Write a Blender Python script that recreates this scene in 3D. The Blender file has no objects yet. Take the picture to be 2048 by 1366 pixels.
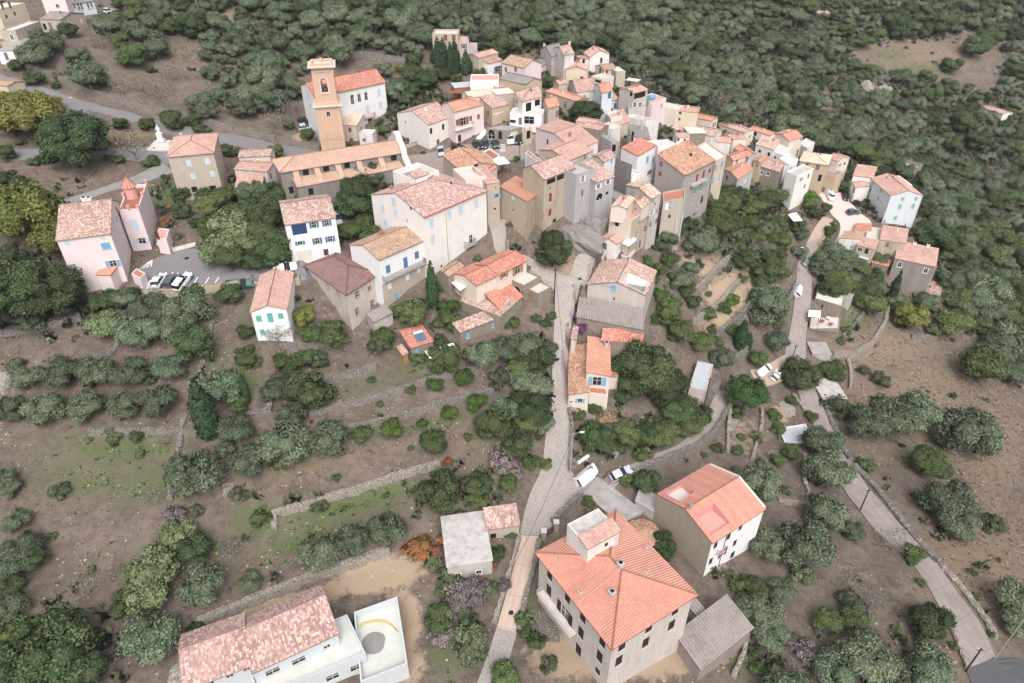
import bpy, math, random
import numpy as np
from math import radians, sin, cos, pi, atan2, sqrt, hypot
from mathutils import Vector, Matrix
random.seed(7); RS = np.random.RandomState(7)
S = bpy.context.scene; COL = S.collection
# ---------------------------------------------------------------- camera, world, sun, exposure
F = 1365.33; TH = radians(35.0); CZ = 100.0
cd = bpy.data.cameras.new('camera'); cam = bpy.data.objects.new('camera', cd); COL.objects.link(cam)
cam.location = (0, 0, CZ); cam.rotation_euler = (radians(90) - TH, 0, 0)
cd.sensor_width = 36.0; cd.lens = 24.0; cd.clip_end = 6000; cd.clip_start = 1.0
S.camera = cam
W = bpy.data.worlds.new('World'); S.world = W; W.use_nodes = True
wn = W.node_tree; bgn = wn.nodes['Background']
sky = wn.nodes.new('ShaderNodeTexSky'); sky.sky_type = 'NISHITA'; sky.sun_disc = False
SUN_EL, SUN_AZ = 52.0, 172.0
sky.sun_elevation = radians(SUN_EL); sky.sun_rotation = radians(SUN_AZ)
sky.air_density = 1.0; sky.dust_density = 6.0; sky.ozone_density = 1.0
hs = wn.nodes.new('ShaderNodeHueSaturation'); hs.inputs['Saturation'].default_value = 0.22
wn.links.new(sky.outputs[0], hs.inputs['Color']); wn.links.new(hs.outputs[0], bgn.inputs['Color'])
bgn.inputs['Strength'].default_value = 0.15
sd = bpy.data.lights.new('sun', 'SUN'); sun = bpy.data.objects.new('sun', sd); COL.objects.link(sun)
sd.energy = 0.65; sd.angle = radians(35); sd.color = (1.0, 0.965, 0.92)
sun.rotation_euler = (radians(90 - SUN_EL), 0, radians(-SUN_AZ + 180))
S.view_settings.view_transform = 'Standard'; S.view_settings.look = 'None'
S.view_settings.exposure = 0.58; S.view_settings.gamma = 1.0
S.render.resolution_x = 1024; S.render.resolution_y = 683
try:
 S.cycles.max_bounces = 5; S.cycles.diffuse_bounces = 3; S.cycles.glossy_bounces = 2; S.cycles.transmission_bounces = 2
 S.cycles.use_adaptive_sampling = True
except Exception: pass
# ---------------------------------------------------------------- picture point -> point of the place
ST, CT = sin(TH), cos(TH)
ZR = {0: (0, 0, 1.0), 1: (0, 0, .3441), 2: (600, 60, .2563), 3: (1000, 60, .2563), 4: (1350, 0, .344), 5: (500, 330, .2708), 6: (960, 300, .26355),
   7: (1350, 230, .28557), 8: (80, 230, .28556), 9: (0, 560, .3222), 10: (350, 640, .3662), 11: (1040, 600, .26355), 12: (1450, 540, .30745),
   13: (0, 950, .30445), 14: (340, 1000, .29297), 15: (860, 880, .35587), 16: (1450, 900, .34113), 17: (1040, 900, .26355), 18: (860, 1000, .1318),
   19: (540, 380, .19036), 'A': (860, 60, .1172), 'B': (1060, 70, .13184), 'C': (900, 160, .13184), 'D': (1160, 180, .13184), 'E': (1370, 220, .13184),
   'F': (770, 280, .13184), 'G': (980, 230, .13184), 'H': (1180, 260, .14648), 'I': (860, 480, .1611), 'J': (1140, 380, .17564),
   'K': (1500, 240, .11715), 'L': (1640, 300, .13178), 'M': (1620, 430, .13909), 'N': (560, 90, .16107), 'O': (440, 270, .19531), 'P': (0, 0, .12695)}
def q(k, x, y):
 o = ZR[k]; return (o[0] + x * o[2], o[1] + y * o[2])
def ray(p):
 u = (p[0] - 1024) / F; v = (p[1] - 683) / F
 return Vector((u, CT - v * ST, -ST - v * CT))
def at_z(p, z):
 d = ray(p); t = (z - CZ) / d.z
 return Vector((d.x * t, d.y * t, z))
def proj(x, y, z):
 zc = y * CT - (z - CZ) * ST
 yc = -(y * ST + (z - CZ) * CT)
 return 1024 + F * x / zc, 683 + F * yc / zc
# ---------------------------------------------------------------- the lie of the land
CP = [(1210,1340,88),(1000,1250,87.5),(1165,960,85),(1080,1050,86),(700,1130,85),(750,1366,88),(400,1366,86),(0,1366,82),(0,1100,79.5),(0,850,74.5),
   (0,650,68),(300,600,66),(390,555,64.5),(600,530,63),(500,680,69),(350,850,74),(600,850,75.5),(900,800,76),(950,950,81),(1110,850,81),(1115,700,75),
   (1130,580,69.5),(1180,500,65),(1010,480,64),(850,540,66.5),(850,640,70),(700,650,71),(390,370,61.5),(200,380,61),(0,400,60),
   (0,165,47),(330,255,56),(500,290,60),(600,290,61),(700,275,60.5),(900,300,58.5),(1000,290,57.5),(1050,270,57),(100,90,41),(300,120,46),(500,150,51),(850,130,49.5),(1100,125,51),
   (1240,130,54),(1300,270,62),(1500,280,71),(1400,440,69.5),(1640,370,80),(1800,460,86),(1700,430,84),(1607,525,88),(1590,640,91.5),
   (1525,745,94),(1450,820,91),(1300,930,86.5),(1300,850,84.5),(1300,700,80),(1300,620,75),(1400,560,76.5),(1480,600,82),(1700,950,98),
   (1850,1130,97),(1950,1300,95),(1500,1300,92),(1460,1140,90),(2048,1366,97),(2048,900,108),(1850,600,98),(2048,600,113),(2048,400,110),
   (1900,300,100),(1700,200,82),(1850,100,73),(2048,100,76),(1400,100,61),(1200,0,47),(600,0,39),(0,0,38),(2048,0,60),(1500,0,53),(300,0,38)]
_P = []
for (x, y, h) in CP:
 a = at_z((x, y), CZ - h); _P.append((a.x, a.y, a.z))
_P = np.array(_P); _n = len(_P); _sc = 100.0
def _U(r2): return np.where(r2 > 1e-12, r2 * np.log(np.maximum(r2, 1e-12)), 0) * .5
_X = _P[:, :2] / _sc
_K = _U(((_X[:, None] - _X[None]) ** 2).sum(2)) + np.eye(_n) * 0.0012
_Q = np.hstack([np.ones((_n, 1)), _X])
_A = np.vstack([np.hstack([_K, _Q]), np.hstack([_Q.T, np.zeros((3, 3))])])
_w = np.linalg.solve(_A, np.concatenate([_P[:, 2], np.zeros(3)]))
GX0, GX1, GY0, GY1, GS = -300.0, 380.0, 20.0, 500.0, 1.0
gx = np.arange(GX0, GX1 + .1, GS); gy = np.arange(GY0, GY1 + .1, GS)
XX, YY = np.meshgrid(gx, gy)
def tps(x, y):
 out = np.full(x.shape, _w[_n]) + _w[_n + 1] * x / _sc + _w[_n + 2] * y / _sc
 for i in range(_n):
  out += _w[i] * _U((x / _sc - _X[i, 0]) ** 2 + (y / _sc - _X[i, 1]) ** 2)
 return out
ZZ = tps(XX, YY)
def H(x, y):
 fx = min(max((x - GX0) / GS, 0), len(gx) - 1.001); fy = min(max((y - GY0) / GS, 0), len(gy) - 1.001)
 i = int(fx); j = int(fy); a = fx - i; b = fy - j
 return ((ZZ[j, i] * (1 - a) + ZZ[j, i + 1] * a) * (1 - b) + (ZZ[j + 1, i] * (1 - a) + ZZ[j + 1, i + 1] * a) * b)
def at(p, h=0.0):
 d = ray(p); t = 30.0; pt = t
 while t < 700:
  if CZ + d.z * t < H(d.x * t, d.y * t) + h: break
  pt = t; t += 3.0
 a, b = pt, t
 for _ in range(22):
  m = (a + b) / 2
  if CZ + d.z * m < H(d.x * m, d.y * m) + h: b = m
  else: a = m
 return Vector((d.x * b, d.y * b, CZ + d.z * b))
# terrace walls: (points in the photo, step height m, wall height above the upper ground, thickness, label)
TERR = [
 ([(262,592),(430,580),(600,562)], 1.8, .35, .5, 'mortared stone wall holding up the edge of the car park', 'tan'),
 ([(0,668),(75,655),(163,632)], .9, .3, 1.2, 'broad dry-stone wall below the huge dark oak', 'gray'),
 ([(180,869),(354,869),(403,861)], 1.0, .15, .5, 'straight dry-stone wall between the lower olive row and the grassy plot', 'gray'),
 ([(267,618),(235,695),(222,711),(160,724)], .7, .2, .6, 'crooked tumbled wall running down to the upper olive row', 'gray'),
 ([(430,622),(415,700),(396,760)], .8, .1, .5, 'narrow dark wall falling past the yellow-green oak to the tall thick cypress', 'gray'),
 ([(372,835),(354,914),(342,1000)], .7, .1, .5, 'narrow dark wall descending below the tall thick cypress', 'gray'),
 ([(643,764),(700,752),(753,733)], 1.5, .25, .5, 'short high terrace wall under the wooden garden shed', 'gray'),
 ([(617,834),(680,816),(804,783),(852,766),(972,739)], 1.1, .2, .5, 'terrace wall running just above the row of citrus trees', 'gray'),
 ([(690,861),(804,834),(936,797),(987,783)], 1.1, .2, .5, 'terrace wall running just below the middle row of citrus trees', 'gray'),
 ([(551,1060),(551,1032),(672,995),(790,958),(881,931)], 1.0, .2, .5, 'long pale-topped terrace wall along the strip of green weeds', 'pale'),
 ([(399,1249),(527,1196),(653,1146),(779,1102)], 1.8, .2, .6, 'rough boulder wall above the villa and its bare earth', 'pale'),
 ([(485,838),(540,823),(545,790)], .8, .2, .5, 'small angled wall beside the blue-green olives above the stone steps', 'gray'),
 ([(1392,587),(1424,552),(1458,520)], .7, .15, .35, 'sloping rendered wall of the gravel garden terrace', 'pale'),
 ([(1392,578),(1378,560)], .8, .4, .4, 'short wall stub at the foot of the gravel garden terrace', 'gray'),
 ([(1776,617),(1770,648),(1745,688),(1711,709),(1665,712)], 1.3, .4, .6, 'curved dry-stone wall round the round lawn terrace', 'pale'),
 ([(1727,629),(1708,655),(1684,675)], .7, .2, .4, 'short inner curved wall on the round lawn terrace', 'gray'),
 ([(1871,640),(1871,678),(1822,675)], 1.3, .3, .5, 'corner of stone wall below the bright yellow-green tree', 'gray'),
 ([(1696,721),(1702,755),(1700,780)], .5, .6, .4, 'pale upright wall beside the ivy clump on the dry slope', 'pale'),
 ([(1524,822),(1524,852),(1505,921)], .5, .3, .35, 'thin wall between the two narrow garden plots', 'pale'),
 ([(1462,801),(1458,850),(1456,905)], .5, .3, .35, 'thin wall beside the red-earth garden plot', 'pale'),
 ([(1610,914),(1609,965),(1617,985),(1614,1011),(1556,1002)], .8, .4, .4, 'angular cream-topped wall below the large olive by the concrete road', 'pale'),
 ([(1496,1272),(1488,1310),(1467,1357)], .5, .6, .4, 'curved whitewashed wall beside the corrugated barn', 'pale'),
 ([(1504,695),(1475,722),(1441,752)], 2.4, .5, .5, 'tall retaining wall between the parked flatbed truck and the gardens', 'gray'),
 ([(1459,819),(1430,869),(1401,895),(1330,924),(1261,953)], 1.4, .7, .45, 'long masonry wall on the lower edge of the lane', 'gray'),
 ([(1653,818),(1672,866),(1700,925)], .9, .4, .7, 'tumbled stone bank right of the concrete road under the square slab roof', 'gray'),
 ([(1706,935),(1748,975),(1795,1035),(1826,1074),(1877,1130)], .9, .4, .8, 'dry-stone bank right of the middle stretch of concrete road', 'gray'),
 ([(1884,1140),(1928,1184),(1972,1245),(1989,1280)], .8, .3, .8, 'broken rubble wall right of the lowest stretch of concrete road', 'pale'),
 ([(45,131),(145,172),(206,193),(292,220),(399,241),(551,279)], 1.6, .4, .5, 'long dry-stone wall above the asphalt road', 'gray'),
 ([(179,229),(230,243),(285,256)], 1.5, .4, .5, 'roadside parapet wall behind the big round oak', 'gray'),
 ([(720,111),(765,118),(812,128)], 2.0, .3, .6, 'tall stone wall in the woods behind the white palazzo', 'gray'),
 ([(138,65),(165,50),(193,34)], 1.2, .3, .5, 'stone wall climbing beside the lane by the tan farm building', 'gray'),
 ([(1105,1049),(1135,1022),(1163,996)], .6, 1.1, .45, 'old stone wall between the cobbled yard and the orange-roofed palazzo', 'gray'),
 ([(1041,1075),(1026,1130),(1008,1190),(990,1248)], .4, .4, .35, 'low wall along the left edge of the pink ramp', 'pale'),
 ([(1080,1085),(1066,1150),(1052,1200),(1040,1262)], .3, .9, .4, 'stone wall between the pink ramp and the orange-roofed palazzo', 'gray'),
 ([(1139,822),(1145,853),(1143,900),(1141,943)], .4, .8, .35, 'mossy wall on the right edge of the cobbled street', 'gray'),
 ([(1013,487),(1016,520),(1060,545)], .6, .7, .4, 'rough wall beside the cobbled alley behind the red-roofed stone house', 'gray'),
 ([(812,300),(835,290),(858,280)], 1.5, .8, .5, 'garden wall beside the church front', 'tan'),
 ([(1585,792),(1600,810),(1612,828)], .6, .5, .35, 'whitewashed kerb wall at the bend under the dark pine', 'pale'),
 ([(1902,1262),(1916,1290),(1934,1338)], .5, .4, .3, 'whitewashed kerb wall near the dark asphalt corner', 'pale'),
 ([(640,300),(590,293),(560,285)], .4, 1.3, .4, 'stone boundary wall with a black door left of the bell tower', 'gray'),
 ([(1140,822),(1165,835),(1190,842)], .5, .5, .35, 'garden wall in front of the cottage with the orange roof', 'pale'),
 ([(1560,640),(1580,600),(1590,575)], .5, .3, .4, 'low bank wall left of the concrete road by the white van', 'gray'),
 ([(1385,650),(1440,612),(1478,568)], .9, .2, .4, 'garden wall between the pale earth beds, upper of two', 'pale'),
 ([(1430,672),(1480,640),(1512,600)], .9, .2, .4, 'garden wall between the pale earth beds, lower of two', 'gray'),
 ([(560,700),(610,690),(660,688)], .9, .2, .5, 'garden terrace wall below the house with turquoise shutters', 'gray'),
]
TW = []
px_all, py_all = None, None
_ZS = ZZ.copy()
_ADD = np.zeros_like(ZZ)
for (pts, step, up, th, lab, mt) in TERR:
 step *= .7; up *= .8
 P = [at(p) for p in pts]
 D = 7.0
 x0 = min(p.x for p in P) - D; x1 = max(p.x for p in P) + D; y0 = min(p.y for p in P) - D; y1 = max(p.y for p in P) + D
 i0, i1 = np.searchsorted(gx, [x0, x1]); j0, j1 = np.searchsorted(gy, [y0, y1])
 sx, sy = XX[j0:j1, i0:i1], YY[j0:j1, i0:i1]
 best = np.full(sx.shape, 1e9); sg = np.zeros(sx.shape); ins = np.zeros(sx.shape)
 for a, b in zip(P[:-1], P[1:]):
  dx, dy = b.x - a.x, b.y - a.y; L2 = dx * dx + dy * dy
  t = ((sx - a.x) * dx + (sy - a.y) * dy) / L2
  tc = np.clip(t, 0, 1); d = np.hypot(sx - a.x - tc * dx, sy - a.y - tc * dy)
  cr = dx * (sy - a.y) - dy * (sx - a.x)
  m = d < best; best = np.where(m, d, best); sg = np.where(m, np.sign(cr), sg)
 ext = 0
 # which side is uphill
 a, b = P[0], P[-1]; mx, my = (a.x + b.x) / 2, (a.y + b.y) / 2
 nx, ny = -(b.y - a.y), (b.x - a.x); l = hypot(nx, ny); nx /= l; ny /= l
 s_up = 1 if H(mx + nx * 3, my + ny * 3) > H(mx - nx * 3, my - ny * 3) else -1
 fall = np.clip(1 - best / D, 0, 1) * step / 2 * sg * s_up
 _ADD[j0:j1, i0:i1] += fall
 TW.append((P, s_up, step, up, th, lab, mt))
ZZ = _ZS + np.clip(_ADD, -1.6, 1.6)
# fine unevenness
def vnoise(x, y, s, seed):
 r = np.random.RandomState(seed).rand(257, 257)
 fx = (x / s) % 256; fy = (y / s) % 256
 i = fx.astype(int); j = fy.astype(int); a = fx - i; b = fy - j
 a = a * a * (3 - 2 * a); b = b * b * (3 - 2 * b)
 return (r[j, i] * (1 - a) + r[j, i + 1] * a) * (1 - b) + (r[j + 1, i] * (1 - a) + r[j + 1, i + 1] * a) * b - .5
ZZ = ZZ + vnoise(XX, YY, 6.0, 1) * .35 + vnoise(XX, YY, 2.3, 2) * .18
# ---------------------------------------------------------------- object helpers
def tag(o, label=None, cat=None, group=None, kind=None):
 if label: o['label'] = label
 if cat: o['category'] = cat
 if group: o['group'] = group
 if kind: o['kind'] = kind
 return o
def empty(name, loc, rz=0.0, parent=None):
 o = bpy.data.objects.new(name, None); COL.objects.link(o); o.location = loc; o.rotation_euler = (0, 0, rz)
 o.empty_display_size = .3
 if parent: o.parent = parent
 return o
def link(name, me, parent=None, loc=(0, 0, 0), rz=0.0):
 o = bpy.data.objects.new(name, me); COL.objects.link(o); o.location = loc; o.rotation_euler = (0, 0, rz)
 if parent: o.parent = parent
 return o
class MB:
 def __init__(s): s.v = []; s.f = []; s.uv = []; s.m = []
 def face(s, pts, uv=None, m=0):
  i = len(s.v); s.v += [tuple(p) for p in pts]; s.f.append(tuple(range(i, i + len(pts))))
  s.uv += (uv if uv else [(0, 0)] * len(pts)); s.m.append(m)
 def box(s, x0, y0, z0, x1, y1, z1, m=0, bottom=True):
  A = [(x0,y0,z0),(x1,y0,z0),(x1,y1,z0),(x0,y1,z0),(x0,y0,z1),(x1,y0,z1),(x1,y1,z1),(x0,y1,z1)]
  for f in ((0,1,5,4),(1,2,6,5),(2,3,7,6),(3,0,4,7),(4,5,6,7)) + (((3,2,1,0),) if bottom else ()):
   s.face([A[i] for i in f], None, m)
 def obox(s, c, ax, ay, az, m=0):
  c = Vector(c); ax = Vector(ax); ay = Vector(ay); az = Vector(az)
  A = [c + ax * i + ay * j + az * k for k in (-1, 1) for j in (-1, 1) for i in (-1, 1)]
  for f in ((0,1,5,4),(1,3,7,5),(3,2,6,7),(2,0,4,6),(4,5,7,6),(2,3,1,0)): s.face([A[i] for i in f], None, m)
 def tube(s, a, b, r, n=6, r2=None, m=0, cap=True):
  a = Vector(a); b = Vector(b); d = (b - a).normalized(); r2 = r if r2 is None else r2
  t = Vector((0, 0, 1)) if abs(d.z) < .9 else Vector((1, 0, 0)); e = d.cross(t).normalized(); g = d.cross(e)
  A = [a + (e * cos(2 * pi * i / n) + g * sin(2 * pi * i / n)) * r for i in range(n)]
  B = [b + (e * cos(2 * pi * i / n) + g * sin(2 * pi * i / n)) * r2 for i in range(n)]
  for i in range(n): s.face([A[i], A[(i + 1) % n], B[(i + 1) % n], B[i]], None, m)
  if cap: s.face(A[::-1], None, m); s.face(B, None, m)
 def mesh(s, name, mats):
  me = bpy.data.meshes.new(name); me.from_pydata(s.v, [], s.f)
  uvl = me.uv_layers.new(name='UVMap'); uvl.data.foreach_set('uv', np.array(s.uv, dtype=np.float32).ravel())
  for mt in (mats if isinstance(mats, (list, tuple)) else [mats]): me.materials.append(mt)
  if any(s.m): me.polygons.foreach_set('material_index', s.m)
  me.update(); return me
 def obj(s, name, mats, parent=None, loc=(0, 0, 0), rz=0.0):
  return link(name, s.mesh(name, mats), parent, loc, rz)
# ---------------------------------------------------------------- materials
MATS = {}
def new_mat(name, rough=.9):
 m = bpy.data.materials.new(name); m.use_nodes = True; nt = m.node_tree
 b = nt.nodes['Principled BSDF']; b.inputs['Roughness'].default_value = rough
 try: b.inputs['Specular IOR Level'].default_value = .25
 except Exception: pass
 MATS[name] = m; return m, nt, b
def nd(nt, t, **kw):
 n = nt.nodes.new(t)
 for k, v in kw.items():
  if k.startswith('_'): setattr(n, k[1:], v)
  else: n.inputs[k.replace('__', ' ')].default_value = v
 return n
def L_(nt, a, b): nt.links.new(a, b)
def col4(c): return (c[0], c[1], c[2], 1)
def mixc(nt, fac, a, b, mode='MIX'):
 n = nt.nodes.new('ShaderNodeMix'); n.data_type = 'RGBA'; n.blend_type = mode
 for i, x in ((0, fac), (6, a), (7, b)):
  if hasattr(x, 'is_linked') or hasattr(x, 'links'): nt.links.new(x, n.inputs[i])
  else: n.inputs[i].default_value = x if i == 0 else col4(x)
 return n.outputs[2]
def ramp(nt, fac, stops, interp='LINEAR'):
 n = nt.nodes.new('ShaderNodeValToRGB'); n.color_ramp.interpolation = interp
 e = n.color_ramp.elements
 while len(e) < len(stops): e.new(.5)
 for i, (p, c) in enumerate(stops): e[i].position = p; e[i].color = col4(c) if len(c) == 3 else c
 nt.links.new(fac, n.inputs[0]); return n.outputs[0]
def noise(nt, vec, scale, detail=4.0, rough=.6):
 n = nd(nt, 'ShaderNodeTexNoise', Scale=scale, Detail=detail, Roughness=rough)
 if vec is not None: L_(nt, vec, n.inputs['Vector'])
 return n.outputs['Fac']
def geo_pos(nt): return nt.nodes.new('ShaderNodeNewGeometry').outputs['Position']
def scalev(nt, vec, s):
 n = nt.nodes.new('ShaderNodeVectorMath'); n.operation = 'MULTIPLY'; L_(nt, vec, n.inputs[0]); n.inputs[1].default_value = s
 return n.outputs[0]
def bump(nt, b, h, strength=.4, dist=.05):
 n = nd(nt, 'ShaderNodeBump', Strength=strength, Distance=dist); L_(nt, h, n.inputs['Height']); L_(nt, n.outputs[0], b.inputs['Normal'])
def m_plain(name, c, rough=.7, metal=0):
 m, nt, b = new_mat(name, rough); b.inputs['Metallic'].default_value = metal
 f = noise(nt, geo_pos(nt), 3.0); o = mixc(nt, f, tuple(x * .86 for x in c), tuple(min(1, x * 1.12) for x in c)); L_(nt, o, b.inputs['Base Color'])
 return m
def m_plaster(name, c, stain=.35, c2=None, rough=.9):
 stain = min(.85, stain * 1.45 + .04)
 m, nt, b = new_mat(name, rough); p = geo_pos(nt)
 c2 = c2 or tuple(x * .55 for x in c)
 n1 = noise(nt, scalev(nt, p, (1, 1, .25)), .9, 6, .65)
 n2 = noise(nt, p, .35, 3, .5)
 f1 = ramp(nt, n1, [(.42, (0, 0, 0)), (.75, (1, 1, 1))])
 o = mixc(nt, f1, c, tuple(c[i] * (1 - stain) + c2[i] * stain for i in range(3)))
 o = mixc(nt, n2, o, tuple(x * .93 for x in c))
 streak = noise(nt, scalev(nt, p, (3.2, 3.2, .12)), 1.0, 3, .7)
 sf = ramp(nt, streak, [(.6, (0, 0, 0)), (.8, (stain * .7,) * 3)])
 o = mixc(nt, sf, o, tuple(x * .5 for x in c2))
 n5 = noise(nt, p, 1.6, 7, .75); o = mixc(nt, ramp(nt, n5, [(.55, (0, 0, 0)), (.63, (stain * .55,) * 3)]), o, tuple(x * .62 for x in c))
 L_(nt, o, b.inputs['Base Color']); bump(nt, b, noise(nt, p, 9, 4), .25, .03)
 return m
def m_stone(name, cs, mortar, scale=2.6, plaster=0.0, pc=(.5, .42, .34)):
 m, nt, b = new_mat(name, .95); p = geo_pos(nt)
 pj = noise(nt, p, 2.2, 2)
 sv = scalev(nt, p, (1, 1, 1.5))
 v = nd(nt, 'ShaderNodeTexVoronoi', Scale=scale, Randomness=.9); L_(nt, sv, v.inputs['Vector'])
 ve = nd(nt, 'ShaderNodeTexVoronoi', _feature='DISTANCE_TO_EDGE', Scale=scale, Randomness=.9); L_(nt, sv, ve.inputs['Vector'])
 sep = nt.nodes.new('ShaderNodeSeparateColor'); L_(nt, v.outputs['Color'], sep.inputs[0])
 st = ramp(nt, sep.outputs[0], [(0, cs[0]), (.5, cs[1]), (1, cs[2])])
 st = mixc(nt, pj, st, tuple(x * .7 for x in cs[1]))
 e = ramp(nt, ve.outputs['Distance'], [(.02, (1, 1, 1)), (.09, (0, 0, 0))])
 o = mixc(nt, e, st, mortar)
 if plaster > 0:
  n = noise(nt, p, .28, 6, .6); f = ramp(nt, n, [(.62 - plaster * .35, (0, 0, 0)), (.66 - plaster * .3, (1, 1, 1))])
  o = mixc(nt, f, o, pc)
 n3 = noise(nt, scalev(nt, p, (1, 1, .3)), .6, 5, .6)
 o = mixc(nt, ramp(nt, n3, [(.5, (0, 0, 0)), (.8, (.45, .45, .45))]), o, tuple(x * .45 for x in cs[1]))
 L_(nt, o, b.inputs['Base Color'])
 bump(nt, b, ve.outputs['Distance'], .6, .12)
 return m
def m_roof(name, pal, dirt=.25, dirtc=(.10, .08, .07), moss=0.0, stripe=None):
 """barrel tiles: UV in metres, u along the eave, v up the slope"""
 m, nt, b = new_mat(name, .88)
 uv = nt.nodes.new('ShaderNodeUVMap'); sp = nt.nodes.new('ShaderNodeSeparateXYZ'); L_(nt, uv.outputs[0], sp.inputs[0])
 def mth(op, a, bb=None):
  n = nt.nodes.new('ShaderNodeMath'); n.operation = op
  for i, x in enumerate((a, bb)):
   if x is None: continue
   if isinstance(x, (int, float)): n.inputs[i].default_value = x
   else: L_(nt, x, n.inputs[i])
  return n.outputs[0]
 iu = mth('FLOOR', mth('DIVIDE', sp.outputs[0], .25)); vv = mth('DIVIDE', sp.outputs[1], .36)
 iv = mth('FLOOR', vv); fv = mth('FRACT', vv)
 cmb = nt.nodes.new('ShaderNodeCombineXYZ'); L_(nt, iu, cmb.inputs[0]); L_(nt, iv, cmb.inputs[1])
 wnz = nt.nodes.new('ShaderNodeTexWhiteNoise'); wnz.noise_dimensions = '3D'
 oi = nt.nodes.new('ShaderNodeObjectInfo'); L_(nt, oi.outputs['Random'], cmb.inputs[2]); L_(nt, cmb.outputs[0], wnz.inputs['Vector'])
 k = len(pal)
 o = ramp(nt, wnz.outputs['Value'], [(i / k, pal[i]) for i in range(k)], 'CONSTANT')
 big = noise(nt, geo_pos(nt), .9, 5, .65)
 avg = tuple(sum(c[i] for c in pal) / k for i in range(3))
 o = mixc(nt, .25, o, avg)
 o = mixc(nt, ramp(nt, big, [(.45, (0, 0, 0)), (.75, (dirt,) * 3)]), o, dirtc)
 big2 = noise(nt, geo_pos(nt), .25, 3, .5)
 o = mixc(nt, ramp(nt, big2, [(.35, (.25, .25, .25)), (.6, (0, 0, 0))]), o, tuple(min(1, x * 1.35 + .04) for x in avg))
 if moss: o = mixc(nt, ramp(nt, noise(nt, geo_pos(nt), 1.7, 5, .7), [(.56, (0, 0, 0)), (.68, (moss,) * 3)]), o, (.16, .13, .07))
 if stripe:
  fu = mth('FRACT', mth('DIVIDE', sp.outputs[0], stripe[0])); o = mixc(nt, ramp(nt, fu, [(.0, (0, 0, 0)), (.3, (0, 0, 0)), (.5, (stripe[2],) * 3), (.7, (0, 0, 0))]), o, stripe[1]); o = mixc(nt, ramp(nt, fu, [(.0, (.5,) * 3), (.16, (0, 0, 0)), (.84, (0, 0, 0)), (1, (.5,) * 3)]), o, tuple(x * .6 for x in avg))
 j = ramp(nt, fv, [(0, (.55,) * 3), (.14, (0, 0, 0))])
 o = mixc(nt, j, o, tuple(x * .35 for x in avg))
 L_(nt, o, b.inputs['Base Color']); bump(nt, b, fv, .35, .04)
 return m
def m_leaf(name, c1, c2, c3, trans=.3):
 m, nt, b = new_mat(name, .75)
 at_ = nt.nodes.new('ShaderNodeAttribute'); at_.attribute_name = 'lv'
 oi = nt.nodes.new('ShaderNodeObjectInfo')
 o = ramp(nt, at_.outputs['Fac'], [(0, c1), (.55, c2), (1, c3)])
 hsv = nt.nodes.new('ShaderNodeHueSaturation'); L_(nt, o, hsv.inputs['Color'])
 mr = nd(nt, 'ShaderNodeMapRange'); mr.inputs['To Min'].default_value = .72; mr.inputs['To Max'].default_value = 1.3
 L_(nt, oi.outputs['Random'], mr.inputs['Value']); L_(nt, mr.outputs[0], hsv.inputs['Value'])
 mr2 = nd(nt, 'ShaderNodeMapRange'); mr2.inputs['To Min'].default_value = .482; mr2.inputs['To Max'].default_value = .515
 wn2 = nt.nodes.new('ShaderNodeTexWhiteNoise'); wn2.noise_dimensions = '1D'; L_(nt, oi.outputs['Random'], wn2.inputs['W'])
 L_(nt, wn2.outputs['Value'], mr2.inputs['Value']); L_(nt, mr2.outputs[0], hsv.inputs['Hue'])
 L_(nt, hsv.outputs[0], b.inputs['Base Color'])
 nv = nt.nodes.new('ShaderNodeAttribute'); nv.attribute_name = 'nv'; vt_ = nt.nodes.new('ShaderNodeVectorTransform'); vt_.vector_type = 'NORMAL'; vt_.convert_from = 'OBJECT'; vt_.convert_to = 'WORLD'
 L_(nt, nv.outputs['Vector'], vt_.inputs[0]); nn = nt.nodes.new('ShaderNodeVectorMath'); nn.operation = 'NORMALIZE'; L_(nt, vt_.outputs[0], nn.inputs[0]); L_(nt, nn.outputs[0], b.inputs['Normal'])
 tr = nt.nodes.new('ShaderNodeBsdfTranslucent'); L_(nt, hsv.outputs[0], tr.inputs['Color'])
 mx = nt.nodes.new('ShaderNodeMixShader'); mx.inputs[0].default_value = trans
 out = nt.nodes['Material Output']; L_(nt, b.outputs[0], mx.inputs[1]); L_(nt, tr.outputs[0], mx.inputs[2]); L_(nt, mx.outputs[0], out.inputs['Surface'])
 return m
# plasters
m_plaster('white', (.78, .77, .77), .12); m_plaster('offwhite', (.80, .76, .73), .22); m_plaster('cream', (.70, .61, .54), .2)
m_plaster('pinkwall', (.76, .64, .64), .15); m_plaster('beige', (.55, .46, .38), .25); m_plaster('ochre', (.52, .41, .30), .22)
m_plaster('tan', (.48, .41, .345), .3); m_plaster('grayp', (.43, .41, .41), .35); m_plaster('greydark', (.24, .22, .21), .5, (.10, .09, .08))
m_plaster('yellow', (.62, .53, .42), .2); m_plaster('bluewhite', (.62, .66, .70), .12); m_plaster('mauveg', (.40, .355, .345), .35)
m_plaster('oldbeige', (.56, .50, .465), .45, (.2, .17, .15)); m_plaster('churchwall', (.27, .25, .23), .75, (.07, .065, .06)); m_plaster('stainwhite', (.72, .68, .65), .55, (.22, .2, .19))
m_plaster('towerp', (.62, .42, .31), .3, (.34, .26, .21)); m_plaster('trim', (.66, .60, .56), .4); m_plaster('concrete', (.50, .47, .44), .5, (.17, .16, .15))
m_plaster('palecon', (.66, .62, .56), .3); m_plaster('villaw', (.55, .58, .60), .12); m_plaster('ruinw', (.30, .26, .24), .5, (.12, .1, .09))
m_plaster('tanside', (.40, .34, .27), .35, (.24, .2, .17)); m_plaster('lichen', (.55, .51, .50), .95, (.08, .075, .075))
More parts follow.
